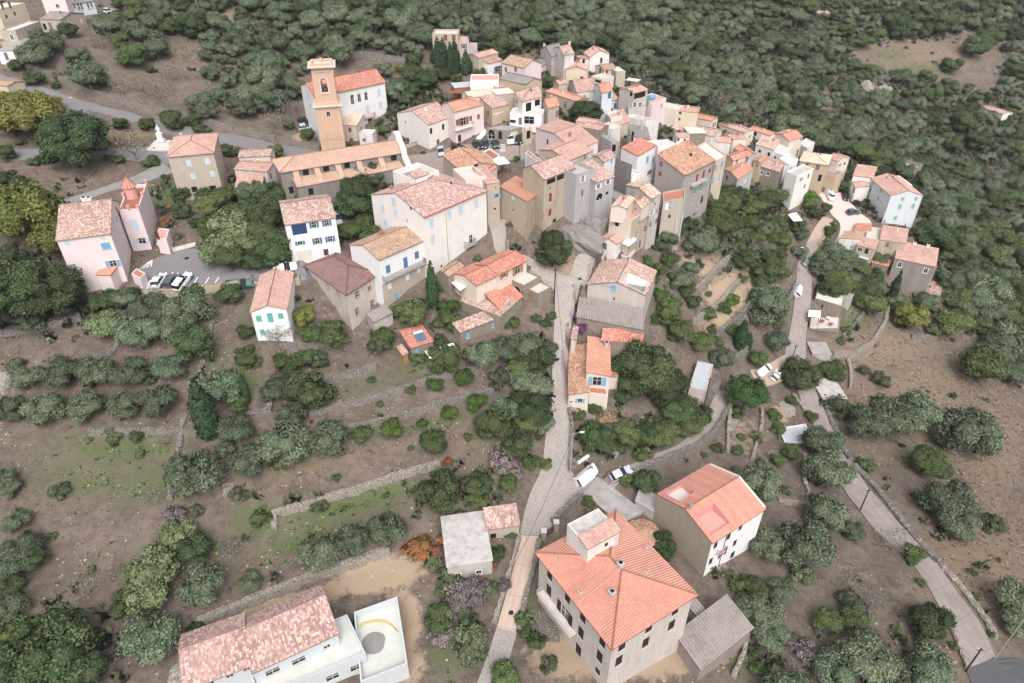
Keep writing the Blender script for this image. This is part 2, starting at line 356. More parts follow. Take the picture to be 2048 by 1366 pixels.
m_stone('stone', [(.30, .25, .20), (.38, .32, .26), (.22, .19, .16)], (.20, .17, .14))
m_stone('stonewarm', [(.36, .28, .20), (.42, .33, .23), (.27, .21, .16)], (.30, .24, .18), plaster=.9, pc=(.44, .37, .29))
m_stone('gray', [(.25, .225, .20), (.33, .295, .265), (.17, .155, .14)], (.07, .065, .06), 2.2)
m_stone('pale', [(.36, .32, .28), (.44, .39, .34), (.27, .235, .21)], (.13, .115, .10), 2.0)
m_plaster('rock', (.25, .23, .215), .8, (.12, .11, .10))
# roofs
m_roof('r_pink', [(.50,.30,.26),(.33,.18,.16),(.64,.52,.48),(.38,.235,.21),(.55,.37,.33),(.26,.17,.155)], .25)
m_roof('r_mott', [(.43,.25,.205),(.31,.17,.145),(.57,.44,.38),(.27,.17,.15),(.48,.31,.26),(.61,.51,.45)], .35)
m_roof('r_old', [(.42,.20,.13),(.30,.15,.10),(.58,.33,.23),(.24,.15,.11),(.62,.44,.33),(.50,.24,.15)], .5, moss=.55)
m_roof('r_orange', [(.52,.265,.19),(.46,.22,.155),(.56,.31,.23),(.50,.25,.18)], .25)
m_roof('r_coral', [(.53,.225,.165),(.48,.195,.145),(.56,.27,.20),(.50,.21,.155)], .22, stripe=(.36, (.70, .48, .42), .75))
m_roof('r_salmon', [(.50,.305,.255),(.41,.23,.19),(.55,.38,.33),(.46,.275,.23),(.53,.345,.295)], .4)
m_roof('r_tan', [(.43,.285,.205),(.35,.22,.155),(.50,.36,.27),(.31,.20,.145)], .35)
m_roof('r_red', [(.44,.16,.12),(.38,.14,.10),(.50,.20,.15),(.60,.34,.27)], .25)
m_roof('r_mauve', [(.22,.13,.12),(.19,.11,.105),(.25,.155,.14)], .4)
m_roof('r_gray', [(.24,.22,.215),(.21,.19,.185),(.27,.25,.24)], .3)
m_roof('r_sheet', [(.29,.25,.235),(.25,.21,.195),(.32,.28,.265)], .5, stripe=(.5, (.38, .34, .32), .6))
m_roof('r_cream', [(.66,.52,.39),(.60,.44,.33),(.70,.58,.46)], .25)
m_roof('r_lich', [(.58,.42,.34),(.42,.22,.16),(.66,.56,.48),(.50,.28,.2),(.70,.60,.52),(.34,.2,.16)], .3)
m_roof('r_church', [(.48,.31,.235),(.44,.27,.205),(.51,.345,.27)], .25)
# paints and details
for n_, c_, r_ in [('sh_blue', (.10,.19,.34), .6), ('sh_pale', (.50,.60,.70), .6), ('sh_sky', (.16,.38,.58), .6), ('sh_turq', (.13,.40,.36), .6), ('sh_green', (.16,.30,.24), .6),
       ('sh_mint', (.26,.42,.35), .6), ('sh_brown', (.10,.05,.035), .7), ('sh_dark', (.035,.025,.028), .7), ('sh_red', (.28,.04,.05), .6), ('sh_white', (.7,.7,.72), .6),
       ('sh_rust', (.24,.10,.05), .7), ('sh_mauve', (.20,.13,.16), .7), ('sh_wood', (.36,.20,.09), .7), ('sh_teal', (.06,.16,.24), .6),
       ('frame', (.72,.70,.68), .6), ('iron', (.03,.03,.035), .5), ('navy', (.03,.06,.16), .6), ('terracotta', (.42,.18,.12), .85), ('pinkterr', (.62,.33,.29), .85),
       ('pink', (.62,.30,.28), .8), ('gutter', (.45,.07,.07), .6), ('pipe', (.35,.33,.32), .6), ('sail', (.82,.80,.74), .8), ('wood', (.22,.12,.07), .85), ('pole', (.045,.038,.035), .9),
       ('bark', (.11,.085,.065), .95), ('barkgrey', (.20,.18,.17), .95), ('tyre', (.02,.02,.02), .9), ('rim', (.3,.3,.32), .4), ('white_paint', (.75,.75,.75), .6),
       ('redtile', (.36,.13,.10), .8), ('cistern', (.03,.07,.22), .5), ('hoseyellow', (.6,.45,.1), .6), ('bronze', (.05,.07,.06), .5), ('lamp', (.6,.62,.6), .4), ('rubble', (.45,.4,.35), .95),
       ('bluegrey', (.36,.43,.50), .7), ('skin', (.4,.25,.18), .7), ('clothblue', (.06,.12,.25), .8), ('darkcloth', (.04, .04, .05), .8), ('clothred', (.4, .05, .05), .8)]:
 m_plain(n_, c_, r_)
def m_glossy(name, c, rough=.25, coat=.4):
 m, nt, b = new_mat(name, rough); b.inputs['Base Color'].default_value = col4(c)
 try: b.inputs['Specular IOR Level'].default_value = .5; b.inputs['Coat Weight'].default_value = coat
 except Exception: pass
 return m
m_glossy('glass', (.015, .018, .022), .12, 0); m_glossy('glassblue', (.10, .16, .22), .1, 0)
for n_, c_ in [('car_white', (.72, .73, .74)), ('car_navy', (.03, .045, .075)), ('car_grey', (.20, .22, .24)), ('car_black', (.015, .016, .018)), ('car_green', (.015, .09, .085)), ('car_silver', (.45, .48, .52)), ('car_slate', (.07, .09, .115))]:
 m_glossy(n_, c_, .3)
m_glossy('headlight', (.75, .78, .8), .1); m_glossy('taillight', (.35, .02, .02), .2); m_glossy('solar', (.09, .14, .22), .15)
m_glossy('hole', (.006, .005, .005), .9, 0)
# foliage
m_leaf('l_olive', (0.085, 0.114, 0.066), (0.160, 0.205, 0.125), (0.275, 0.325, 0.215)); m_leaf('l_oak', (0.044, 0.072, 0.032), (0.090, 0.130, 0.056), (0.160, 0.205, 0.095))
m_leaf('l_green', (0.055, 0.085, 0.030), (0.115, 0.160, 0.060), (0.200, 0.250, 0.105)); m_leaf('l_bright', (0.055, 0.105, 0.025), (0.115, 0.190, 0.045), (0.200, 0.280, 0.090))
m_leaf('l_yellow', (0.120, 0.140, 0.035), (0.220, 0.235, 0.065), (0.360, 0.330, 0.110)); m_leaf('l_cyp', (0.025, 0.052, 0.025), (0.049, 0.087, 0.043), (0.087, 0.140, 0.062))
m_leaf('l_sparse', (0.175, 0.193, 0.132), (0.263, 0.263, 0.175), (0.351, 0.332, 0.245)); m_leaf('l_pine', (0.028, 0.070, 0.018), (0.058, 0.115, 0.032), (0.100, 0.165, 0.060))
m_leaf('l_fig', (0.095, 0.130, 0.060), (0.180, 0.230, 0.110), (0.310, 0.370, 0.200)); m_leaf('l_mauve', (0.175, 0.148, 0.148), (0.281, 0.229, 0.229), (0.369, 0.316, 0.299)); m_leaf('l_bougain', (0.175, 0.026, 0.175), (0.351, 0.052, 0.351), (0.105, 0.175, 0.052))
m_leaf('l_grass', (0.152, 0.199, 0.054), (0.229, 0.289, 0.076), (0.366, 0.366, 0.137)); m_leaf('l_dry', (0.336, 0.244, 0.152), (0.473, 0.366, 0.229), (0.610, 0.473, 0.289)); m_leaf('l_red', (0.336, 0.107, 0.061), (0.458, 0.183, 0.091), (0.183, 0.183, 0.061))
m_leaf('l_palm', (0.062, 0.105, 0.052), (0.123, 0.175, 0.097), (0.229, 0.281, 0.175)); m_leaf('l_scrub', (0.075, 0.095, 0.050), (0.130, 0.155, 0.085), (0.210, 0.230, 0.135)); m_leaf('l_weed', (0.123, 0.229, 0.052), (0.193, 0.332, 0.078), (0.351, 0.457, 0.123))
# ground
def ground_mat():
 m, nt, b = new_mat('ground', .97); p = geo_pos(nt)
 a = nt.nodes.new('ShaderNodeAttribute'); a.attribute_name = 'zone'; sp = nt.nodes.new('ShaderNodeSeparateColor'); L_(nt, a.outputs['Color'], sp.inputs[0])
 n1 = noise(nt, p, .16, 6, .62); n2 = noise(nt, p, .9, 6, .7); n3 = noise(nt, p, 5.0, 5, .7)
 o = ramp(nt, n1, [(.3, (.135, .098, .084)), (.5, (.185, .137, .117)), (.7, (.245, .187, .160))])
 o = mixc(nt, ramp(nt, n2, [(.4, (.75,) * 3), (.62, (0, 0, 0))]), o, (.085, .066, .056))
 o = mixc(nt, ramp(nt, n3, [(.52, (0, 0, 0)), (.72, (.7,) * 3)]), o, (.29, .24, .21))
 n4 = noise(nt, p, 1.7, 7, .75); o = mixc(nt, ramp(nt, n4, [(.5, (0, 0, 0)), (.62, (.55,) * 3)]), o, (.098, .105, .060))
 o = mixc(nt, ramp(nt, noise(nt, p, .33, 7, .7), [(.48, (0, 0, 0)), (.64, (.5,) * 3)]), o, (.23, .19, .155))
 def zone(o, ch, c1, c2, sharp=.16, nn=n2):
  ad = nt.nodes.new('ShaderNodeMath'); ad.operation = 'ADD'; L_(nt, ch, ad.inputs[0])
  mm = nt.nodes.new('ShaderNodeMath'); mm.operation = 'MULTIPLY_ADD'; L_(nt, nn, mm.inputs[0]); mm.inputs[1].default_value = 1.5; mm.inputs[2].default_value = -.75
  L_(nt, mm.outputs[0], ad.inputs[1])
  f = ramp(nt, ad.outputs[0], [(.5 - sharp, (0, 0, 0)), (.5 + sharp, (1, 1, 1))])
  cc = mixc(nt, n3, c1, c2)
  return mixc(nt, f, o, cc)
 o = zone(o, sp.outputs[1], (.165, .125, .09), (.28, .215, .155), .3)
 o = zone(o, sp.outputs[0], (.065, .095, .036), (.145, .160, .080), .35)
 o = zone(o, sp.outputs[2], (.32, .235, .165), (.42, .32, .23), .2)
 o = zone(o, a.outputs['Alpha'], (.060, .066, .042), (.12, .112, .08), .2)
 L_(nt, o, b.inputs['Base Color'])
 h = mixc(nt, .5, n2, n3); bump(nt, b, h, .9, .35)
 return m
GM = ground_mat()
def m_cobble(name, cs, scale=1.0, joint=(.2, .17, .15)):
 m, nt, b = new_mat(name, .9); p = geo_pos(nt)
 v = nd(nt, 'ShaderNodeTexVoronoi', Scale=2.4 * scale); L_(nt, p, v.inputs['Vector'])
 ve = nd(nt, 'ShaderNodeTexVoronoi', _feature='DISTANCE_TO_EDGE', Scale=2.4 * scale); L_(nt, p, ve.inputs['Vector'])
 sep = nt.nodes.new('ShaderNodeSeparateColor'); L_(nt, v.outputs['Color'], sep.inputs[0])
 o = ramp(nt, sep.outputs[0], [(0, cs[0]), (.5, cs[1]), (1, cs[2])])
 o = mixc(nt, ramp(nt, ve.outputs['Distance'], [(.02, (1, 1, 1)), (.1, (0, 0, 0))]), o, joint)
 n = noise(nt, p, .5, 6, .65); o = mixc(nt, ramp(nt, n, [(.5, (0, 0, 0)), (.75, (.5,) * 3)]), o, tuple(x * .6 for x in cs[1]))
 L_(nt, o, b.inputs['Base Color']); bump(nt, b, ve.outputs['Distance'], .5, .06); return m
m_cobble('cobble', [(.36,.32,.295),(.42,.38,.35),(.31,.275,.255)], 2.0, (.23,.20,.185)); m_cobble('pavingpink', [(.33,.26,.24),(.37,.30,.28),(.30,.24,.22)], 1.6)
def m_conc(name, c, joints=0.0, dark=.35):
 m, nt, b = new_mat(name, .92); p = geo_pos(nt)
 n = noise(nt, p, .45, 6, .7); n2 = noise(nt, p, 7, 4, .6)
 o = mixc(nt, ramp(nt, n, [(.42, (0, 0, 0)), (.75, (dark,) * 3)]), c, tuple(x * .4 for x in c))
 o = mixc(nt, ramp(nt, n2, [(.4, (.25,) * 3), (.6, (0, 0, 0))]), o, tuple(x * .6 for x in c))
 if joints:
  uv = nt.nodes.new('ShaderNodeUVMap'); s2 = nt.nodes.new('ShaderNodeSeparateXYZ'); L_(nt, uv.outputs[0], s2.inputs[0])
  d = nt.nodes.new('ShaderNodeMath'); d.operation = 'DIVIDE'; L_(nt, s2.outputs[1], d.inputs[0]); d.inputs[1].default_value = joints
  f = nt.nodes.new('ShaderNodeMath'); f.operation = 'FRACT'; L_(nt, d.outputs[0], f.inputs[0])
  o = mixc(nt, ramp(nt, f.outputs[0], [(.0, (.7,) * 3), (.03, (0, 0, 0))]), o, tuple(x * .35 for x in c))
  w1 = nd(nt, 'ShaderNodeTexNoise', Scale=1.3, Detail=3.0); w1.noise_dimensions = '1D'; L_(nt, s2.outputs[0], w1.inputs['W'])
  o = mixc(nt, ramp(nt, w1.outputs['Fac'], [(.45, (0, 0, 0)), (.7, (.45,) * 3)]), o, tuple(x * .6 for x in c))
 L_(nt, o, b.inputs['Base Color']); bump(nt, b, n2, .3, .03); return m
m_conc('roadconc', (.34, .29, .27), 6.0, .5); m_conc('ramp', (.56, .43, .36), 5.0, .15); m_conc('asphalt', (.22, .205, .215), 0, .25); m_conc('asphaltdark', (.10, .10, .11), 0, .2)
m_conc('plazapale', (.60, .50, .46), 0, .15); m_conc('lanegrey', (.27, .265, .25), 0, .3); m_conc('roofconc', (.42, .39, .38), 0, .8); m_conc('floorpale', (.62, .57, .52), 0, .3)
m_conc('earthroad', (.44, .34, .27), 0, .2); m_conc('bluegreyroof', (.50, .53, .57), 0, .2); m_conc('villafloor', (.62, .62, .58), 0, .25)
M = MATS
# ---------------------------------------------------------------- ground sheet
PXX = YY * CT - (ZZ - CZ) * ST
PXU = 1024 + F * XX / PXX; PYV = 683 - F * (YY * ST + (ZZ - CZ) * CT) / PXX
def blob(cx, cy, rx, ry, v=1.0, ang=0.0):
 c, s = cos(radians(ang)), sin(radians(ang))
 dx, dy = PXU - cx, PYV - cy
 a = (dx * c + dy * s) / rx; b = (-dx * s + dy * c) / ry
 return np.clip(1.25 - np.sqrt(a * a + b * b), 0, 1) * v
GR = np.zeros_like(ZZ); DR = np.zeros_like(ZZ); SA = np.zeros_like(ZZ); SC = np.zeros_like(ZZ)
for a in [(240,900,180,45,.75,0),(300,960,150,60,.65,-15),(160,970,120,40,.6,0),(700,1010,200,26,1.0,-16),(600,1080,120,40,.8,-16),(520,1040,80,50,.85,0),(860,750,60,12,.8,-20),
    (880,845,150,9,.9,-14),(400,380,40,55,1.1,20),(330,385,50,30,.9,0),(480,760,60,40,.8,0),(520,640,40,60,.7,0),(430,720,40,60,.5,0),(820,735,60,25,.6,-15),
    (1700,640,60,40,.6,0),(1810,610,40,20,.8,0),(1840,140,90,22,.55,0),(1780,110,70,20,.5,0),(1180,835,30,18,.9,0),(730,1060,60,25,.7,0),
    (870,470,60,60,.6,0),(1250,880,120,30,.8,0),(1060,1200,30,60,.6,0),(900,1300,60,80,.7,0),(560,1270,10,10,.5,0),(390,690,60,60,.35,0),(800,700,50,14,.7,0),(1480,1330,30,40,.7,0),
    (960,1160,50,30,.5,0),(1150,1215,30,50,.6,0),(660,1040,260,30,.55,-16),(200,930,260,110,.45,0),(620,900,260,60,.35,-15),(750,760,200,50,.35,-16),(150,760,160,30,.3,0),(1000,900,120,80,.35,0),(380,1120,200,60,.35,0),(1680,1230,140,60,.3,0),(1850,900,80,60,.35,0),(250,130,150,50,.25,0)]:
 GR = np.maximum(GR, blob(*a))
for a in [(1800,820,220,120,.75,0),(1950,1150,150,220,.8,0),(1760,700,160,60,.8,0),(1850,760,180,60,.6,0),(1980,900,90,160,.7,0),(650,920,200,50,.55,-15),(900,880,120,40,.45,0),(150,360,160,40,.35,0),
    (250,270,70,12,1.0,0),(640,730,60,30,.4,0),(1700,600,80,50,.55,0),(1900,640,80,60,.8,0),(1840,110,170,42,.65,0),(470,30,70,14,.9,0),(1500,330,40,20,.5,0),(1000,920,60,50,.6,0),
    (1830,1250,120,80,.35,0),(380,120,160,50,.35,0),(80,1000,90,40,.4,0)]:
 DR = np.maximum(DR, blob(*a))
for a in [(760,1150,105,42,1.3,-10),(805,1240,45,70,1.3,0),(640,1190,90,22,1.2,-18),(800,1330,60,50,1.2,0),(520,1215,120,10,1.1,-20),(1140,1310,110,60,1.0,0),(1300,1320,130,50,1.0,0),(1250,1180,10,10,0,0),
    (1420,1300,60,50,.85,0),(1450,580,70,40,.9,-40),(1430,640,50,20,.8,0),(1400,520,60,30,.75,0),(1640,500,25,50,.9,20),(610,275,30,12,1.2,0),(1490,870,60,60,.45,0),(1560,830,30,30,.8,0),
    (1110,540,70,60,.8,0),(1130,900,30,80,.8,0),(1330,545,30,20,.4,0),(1480,860,30,50,.5,0),(1850,330,30,25,.6,0),(1990,380,20,70,.5,0),(1470,600,60,25,1.1,-40),(1440,640,50,18,1.0,-40),(1420,530,45,22,1.1,-30),(1500,620,30,30,.8,0),(1245,660,15,30,.8,0)]:
 SA = np.maximum(SA, blob(*a))
# woodland floor: dark undergrowth between the trees
for a in [(1500,120,420,190,.75,0),(1800,330,300,120,.85,0),(1960,500,160,160,.8,0),(700,40,330,60,.35,0),(1100,60,240,60,.6,0),(60,600,170,90,.5,0),(1500,420,90,60,.8,0),(1450,500,80,60,.6,0),
    (60,1300,200,90,.6,0),(1700,1330,220,60,.35,0),(1980,0,400,60,1.0,0),(1400,20,500,50,.9,0),(820,220,70,60,.9,0),(780,430,70,90,.8,0),(520,440,110,90,.6,0),(1250,880,160,60,.6,0),(1080,760,60,110,.6,0),(900,1000,100,60,.55,0)]:
 SC = np.maximum(SC, blob(*a))
fieldmask = np.clip(blob(1830,125,190,52,1.6,0) + blob(1960,145,90,60,1.6,0) + blob(1655,195,22,38,1.5,0), 0, 1)
SC = SC * (1 - fieldmask)
def grid_mesh(name, X, Y, Z, mat, colors=None):
 ny, nx = X.shape; me = bpy.data.meshes.new(name)
 co = np.stack([X, Y, Z], -1).reshape(-1, 3).astype(np.float32)
 i = np.arange(nx - 1)[None] + (np.arange(ny - 1) * nx)[:, None]
 f = np.stack([i, i + 1, i + 1 + nx, i + nx], -1).reshape(-1, 4)
 nf = len(f); me.vertices.add(len(co)); me.vertices.foreach_set('co', co.ravel())
 me.loops.add(nf * 4); me.loops.foreach_set('vertex_index', f.ravel().astype(np.int32))
 me.polygons.add(nf); me.polygons.foreach_set('loop_start', np.arange(0, nf * 4, 4, dtype=np.int32)); me.polygons.foreach_set('loop_total', np.full(nf, 4, dtype=np.int32))
 me.update(calc_edges=True)
 if colors is not None:
  at_ = me.attributes.new('zone', 'FLOAT_COLOR', 'POINT'); at_.data.foreach_set('color', colors.reshape(-1, 4).astype(np.float32).ravel())
 me.polygons.foreach_set('use_smooth', np.ones(nf, dtype=bool)); me.materials.append(mat); return me
# far country beyond the picture, ring of coarse hills
def far():
 mb = MB(); R = [0, 60, 180, 420, 900, 1800, 3400]
 bx = [(GX0, GY0), (GX1, GY0), (GX1, GY1), (GX0, GY1)]
 loop = []
 for k in range(4):
  a, b = bx[k], bx[(k + 1) % 4]
  for i in range(16): t = i / 16; loop.append((a[0] + (b[0] - a[0]) * t, a[1] + (b[1] - a[1]) * t))
 c = ((GX0 + GX1) / 2, (GY0 + GY1) / 2); rings = []
 for r in R:
  ring = []
  for (x, y) in loop:
   dx, dy = x - c[0], y - c[1]; l = hypot(dx, dy); X = x + dx / l * r; Y = y + dy / l * r
   z0 = H(x, y)
   hill = (sin(X * .004) * cos(Y * .005) * 25 + max(0, dy / l) * r * .16) * min(1, r / 300)
   ring.append((X, Y, z0 * max(0, 1 - r / 900) + hill + (min(1, r / 900)) * 20 - (0.15 if r == 0 else 0)))
  rings.append(ring)
 n = len(loop)
 for a, b in zip(rings[:-1], rings[1:]):
  for i in range(n): mb.face([a[i], b[i], b[(i + 1) % n], a[(i + 1) % n]])
 me = mb.mesh('hills', GM); at_ = me.attributes.new('zone', 'FLOAT_COLOR', 'POINT')
 at_.data.foreach_set('color', np.tile(np.array([0, .2, 0, .9], dtype=np.float32), len(me.vertices)))
 o = link('hills', me); tag(o, 'scrub covered hills running on beyond the village', kind='structure')
far()
def strip(name, label, pairs, mat, zoff=.06, seg=1.0, nx=6, k=0, kind='structure', cat=None):
 Lp = [at(q(k, *a)) for a, b in pairs]; Rp = [at(q(k, *b)) for a, b in pairs]
 rows = []; dist = 0
 for i in range(len(pairs) - 1):
  n = max(1, int((Lp[i + 1] - Lp[i]).length / seg), int((Rp[i + 1] - Rp[i]).length / seg))
  for j in range(n + (i == len(pairs) - 2)):
   t = j / n
   # gentle catmull-rom along the strip
   def cr(P):
    p0 = P[max(i - 1, 0)]; p1 = P[i]; p2 = P[i + 1]; p3 = P[min(i + 2, len(P) - 1)]
    return .5 * ((2 * p1) + (p2 - p0) * t + (2 * p0 - 5 * p1 + 4 * p2 - p3) * t * t + (3 * p1 - p0 - 3 * p2 + p3) * t ** 3)
   rows.append((cr(Lp), cr(Rp)))
 V = []; dist = 0; prev = None; mb = MB(); grid = []
 for (a, b) in rows:
  mid = (a + b) / 2
  if prev is not None: dist += hypot(mid.x - prev.x, mid.y - prev.y)
  prev = mid; row = []
  nn = nx
  for c in range(nn + 1):
   t = c / nn; x = a.x + (b.x - a.x) * t; y = a.y + (b.y - a.y) * t
   z = max(H(x, y), H(x + .3, y), H(x - .3, y), H(x, y + .3)) + zoff
   row.append(((x, y, z), (t * (b - a).length, dist)))
  grid.append(row)
 # smooth cross heights a little so the surface reads as built
 for r in range(len(grid) - 1):
  for c in range(nx):
   A, B_, C, D = grid[r][c], grid[r][c + 1], grid[r + 1][c + 1], grid[r + 1][c]
   mb.face([A[0], B_[0], C[0], D[0]], [A[1], B_[1], C[1], D[1]])
 for row in (0, len(grid) - 1):
  pass
 for c in (0, nx):
  for r in range(len(grid) - 1):
   a = grid[r][c][0]; b = grid[r + 1][c][0]
   mb.face([a, b, (b[0], b[1], b[2] - .5), (a[0], a[1], a[2] - .5)])
 o = mb.obj(name, mat); tag(o, label, cat, kind=kind); return o
# ---------------------------------------------------------------- roofs
def plane_cols(mb, o, e, up, m, Wd, rfun, oz, pitch=.25, rib=.045, holes=(), tofr=None, breaks=()):
 """ribbed tile slope: o eave start (x,y), e along eave, up uphill, rfun(u) run length in plan"""
 cosa = 1 / sqrt(1 + m * m)
 us = set([0.0, Wd]) | set(b for b in breaks if 0 < b < Wd)
 n = max(1, int(round(Wd / pitch)))
 for i in range(n + 1): us.add(Wd * i / n)
 for h in holes: us.add(min(max(h[0], 0), Wd)); us.add(min(max(h[1], 0), Wd))
 us = sorted(us); cols = []
 for a, b in zip(us[:-1], us[1:]):
  if b - a < .02: continue
  mid = (a + b) / 2
  cols.append((a, mid)); cols.append((mid, b))
 def P(u, r, z=0): return (o[0] + e[0] * u + up[0] * r, o[1] + e[1] * u + up[1] * r, oz + m * r + z)
 for k, (a, b) in enumerate(cols):
  za, zb = (0, rib) if k % 2 == 0 else (rib, 0)
  segs = [(0.0, rfun(a), 0.0, rfun(b))]
  mid = (a + b) / 2
  for h in holes:
   if h[0] < mid < h[1]:
    s2 = []
    for (a0, a1, b0, b1) in segs:
     if min(a1, b1) > h[2]: s2.append((a0, min(a1, h[2]), b0, min(b1, h[2])))
     if max(a1, b1) > h[3]: s2.append((max(a0, h[3]), a1, max(b0, h[3]), b1))
    segs = s2
  for (a0, a1, b0, b1) in segs:
   if max(a1 - a0, b1 - b0) < .02: continue
   mb.face([P(a, a0, za), P(b, b0, zb), P(b, b1, zb), P(a, a1, za)], [(a, a0 / cosa), (b, b0 / cosa), (b, b1 / cosa), (a, a1 / cosa)])
   mb.face([P(a, a1, -.14), P(b, b1, -.14), P(b, b0, -.14), P(a, a0, -.14)])
   if a0 == 0 and b0 == 0: mb.face([P(a, 0, -.14), P(b, 0, -.14), P(b, 0, zb), P(a, 0, za)])
 for u, flip in ((0.0, 0), (Wd, 1)):
  if rfun(u) > .05:
   f = [P(u, 0, -.14), P(u, 0, .03), P(u, rfun(u), .03), P(u, rfun(u), -.14)]
   mb.face(f if flip else f[::-1])
SH = {}
def shared(key, fn):
 if key not in SH: SH[key] = fn()
 return SH[key]
def me_pane(w, h):
 mb = MB(); mb.box(-w/2, .10, 0, w/2, .13, h); return mb.mesh('pane', M['glass'])
def me_hole(w, h):
 mb = MB(); mb.box(-w/2, .02, 0, w/2, .05, h); return mb.mesh('opening', M['hole'])
def me_frame(w, h, mat, cross=True):
 mb = MB(); t = .055
 mb.box(-w/2, .05, 0, -w/2 + t, .11, h); mb.box(w/2 - t, .05, 0, w/2, .11, h)
 mb.box(-w/2 + t, .05, 0, w/2 - t, .11, t); mb.box(-w/2 + t, .05, h - t, w/2 - t, .11, h)
 if cross:
  mb.box(-t/2, .055, t, t/2, .105, h - t)
  if h > 1: mb.box(-w/2 + t, .06, h * .6, -t/2, .1, h * .6 + .04); mb.box(t/2, .06, h * .6, w/2 - t, .1, h * .6 + .04)
 return mb.mesh('frame', mat)
def me_shutter(w, h, mat):
 mb = MB(); mb.box(-w/2, -.03, 0, w/2, .0, h)
 n = max(3, int(h / .16))
 for i in range(n):
  z = .05 + (h - .1) * i / n; mb.box(-w/2 + .05, -.045, z, w/2 - .05, -.03, z + (h - .1) / n * .55)
 return mb.mesh('shutter', mat)
def me_surround(w, h, mat, d=.14):
 mb = MB()
 mb.box(-w/2 - d, -.025, -d, -w/2, .02, h + d); mb.box(w/2, -.025, -d, w/2 + d, .02, h + d)
 mb.box(-w/2, -.025, h, w/2, .02, h + d); mb.box(-w/2 - .05, -.06, -d, w/2 + .05, .02, 0)
 return mb.mesh('surround', mat)
def me_sill(w, mat):
 mb = MB(); mb.box(-w/2 - .06, -.09, -.07, w/2 + .06, .05, 0); return mb.mesh('sill', mat)
FACE_RZ = {'R': 0.0, 'L': -pi/2, 'B': pi, 'E': pi/2}
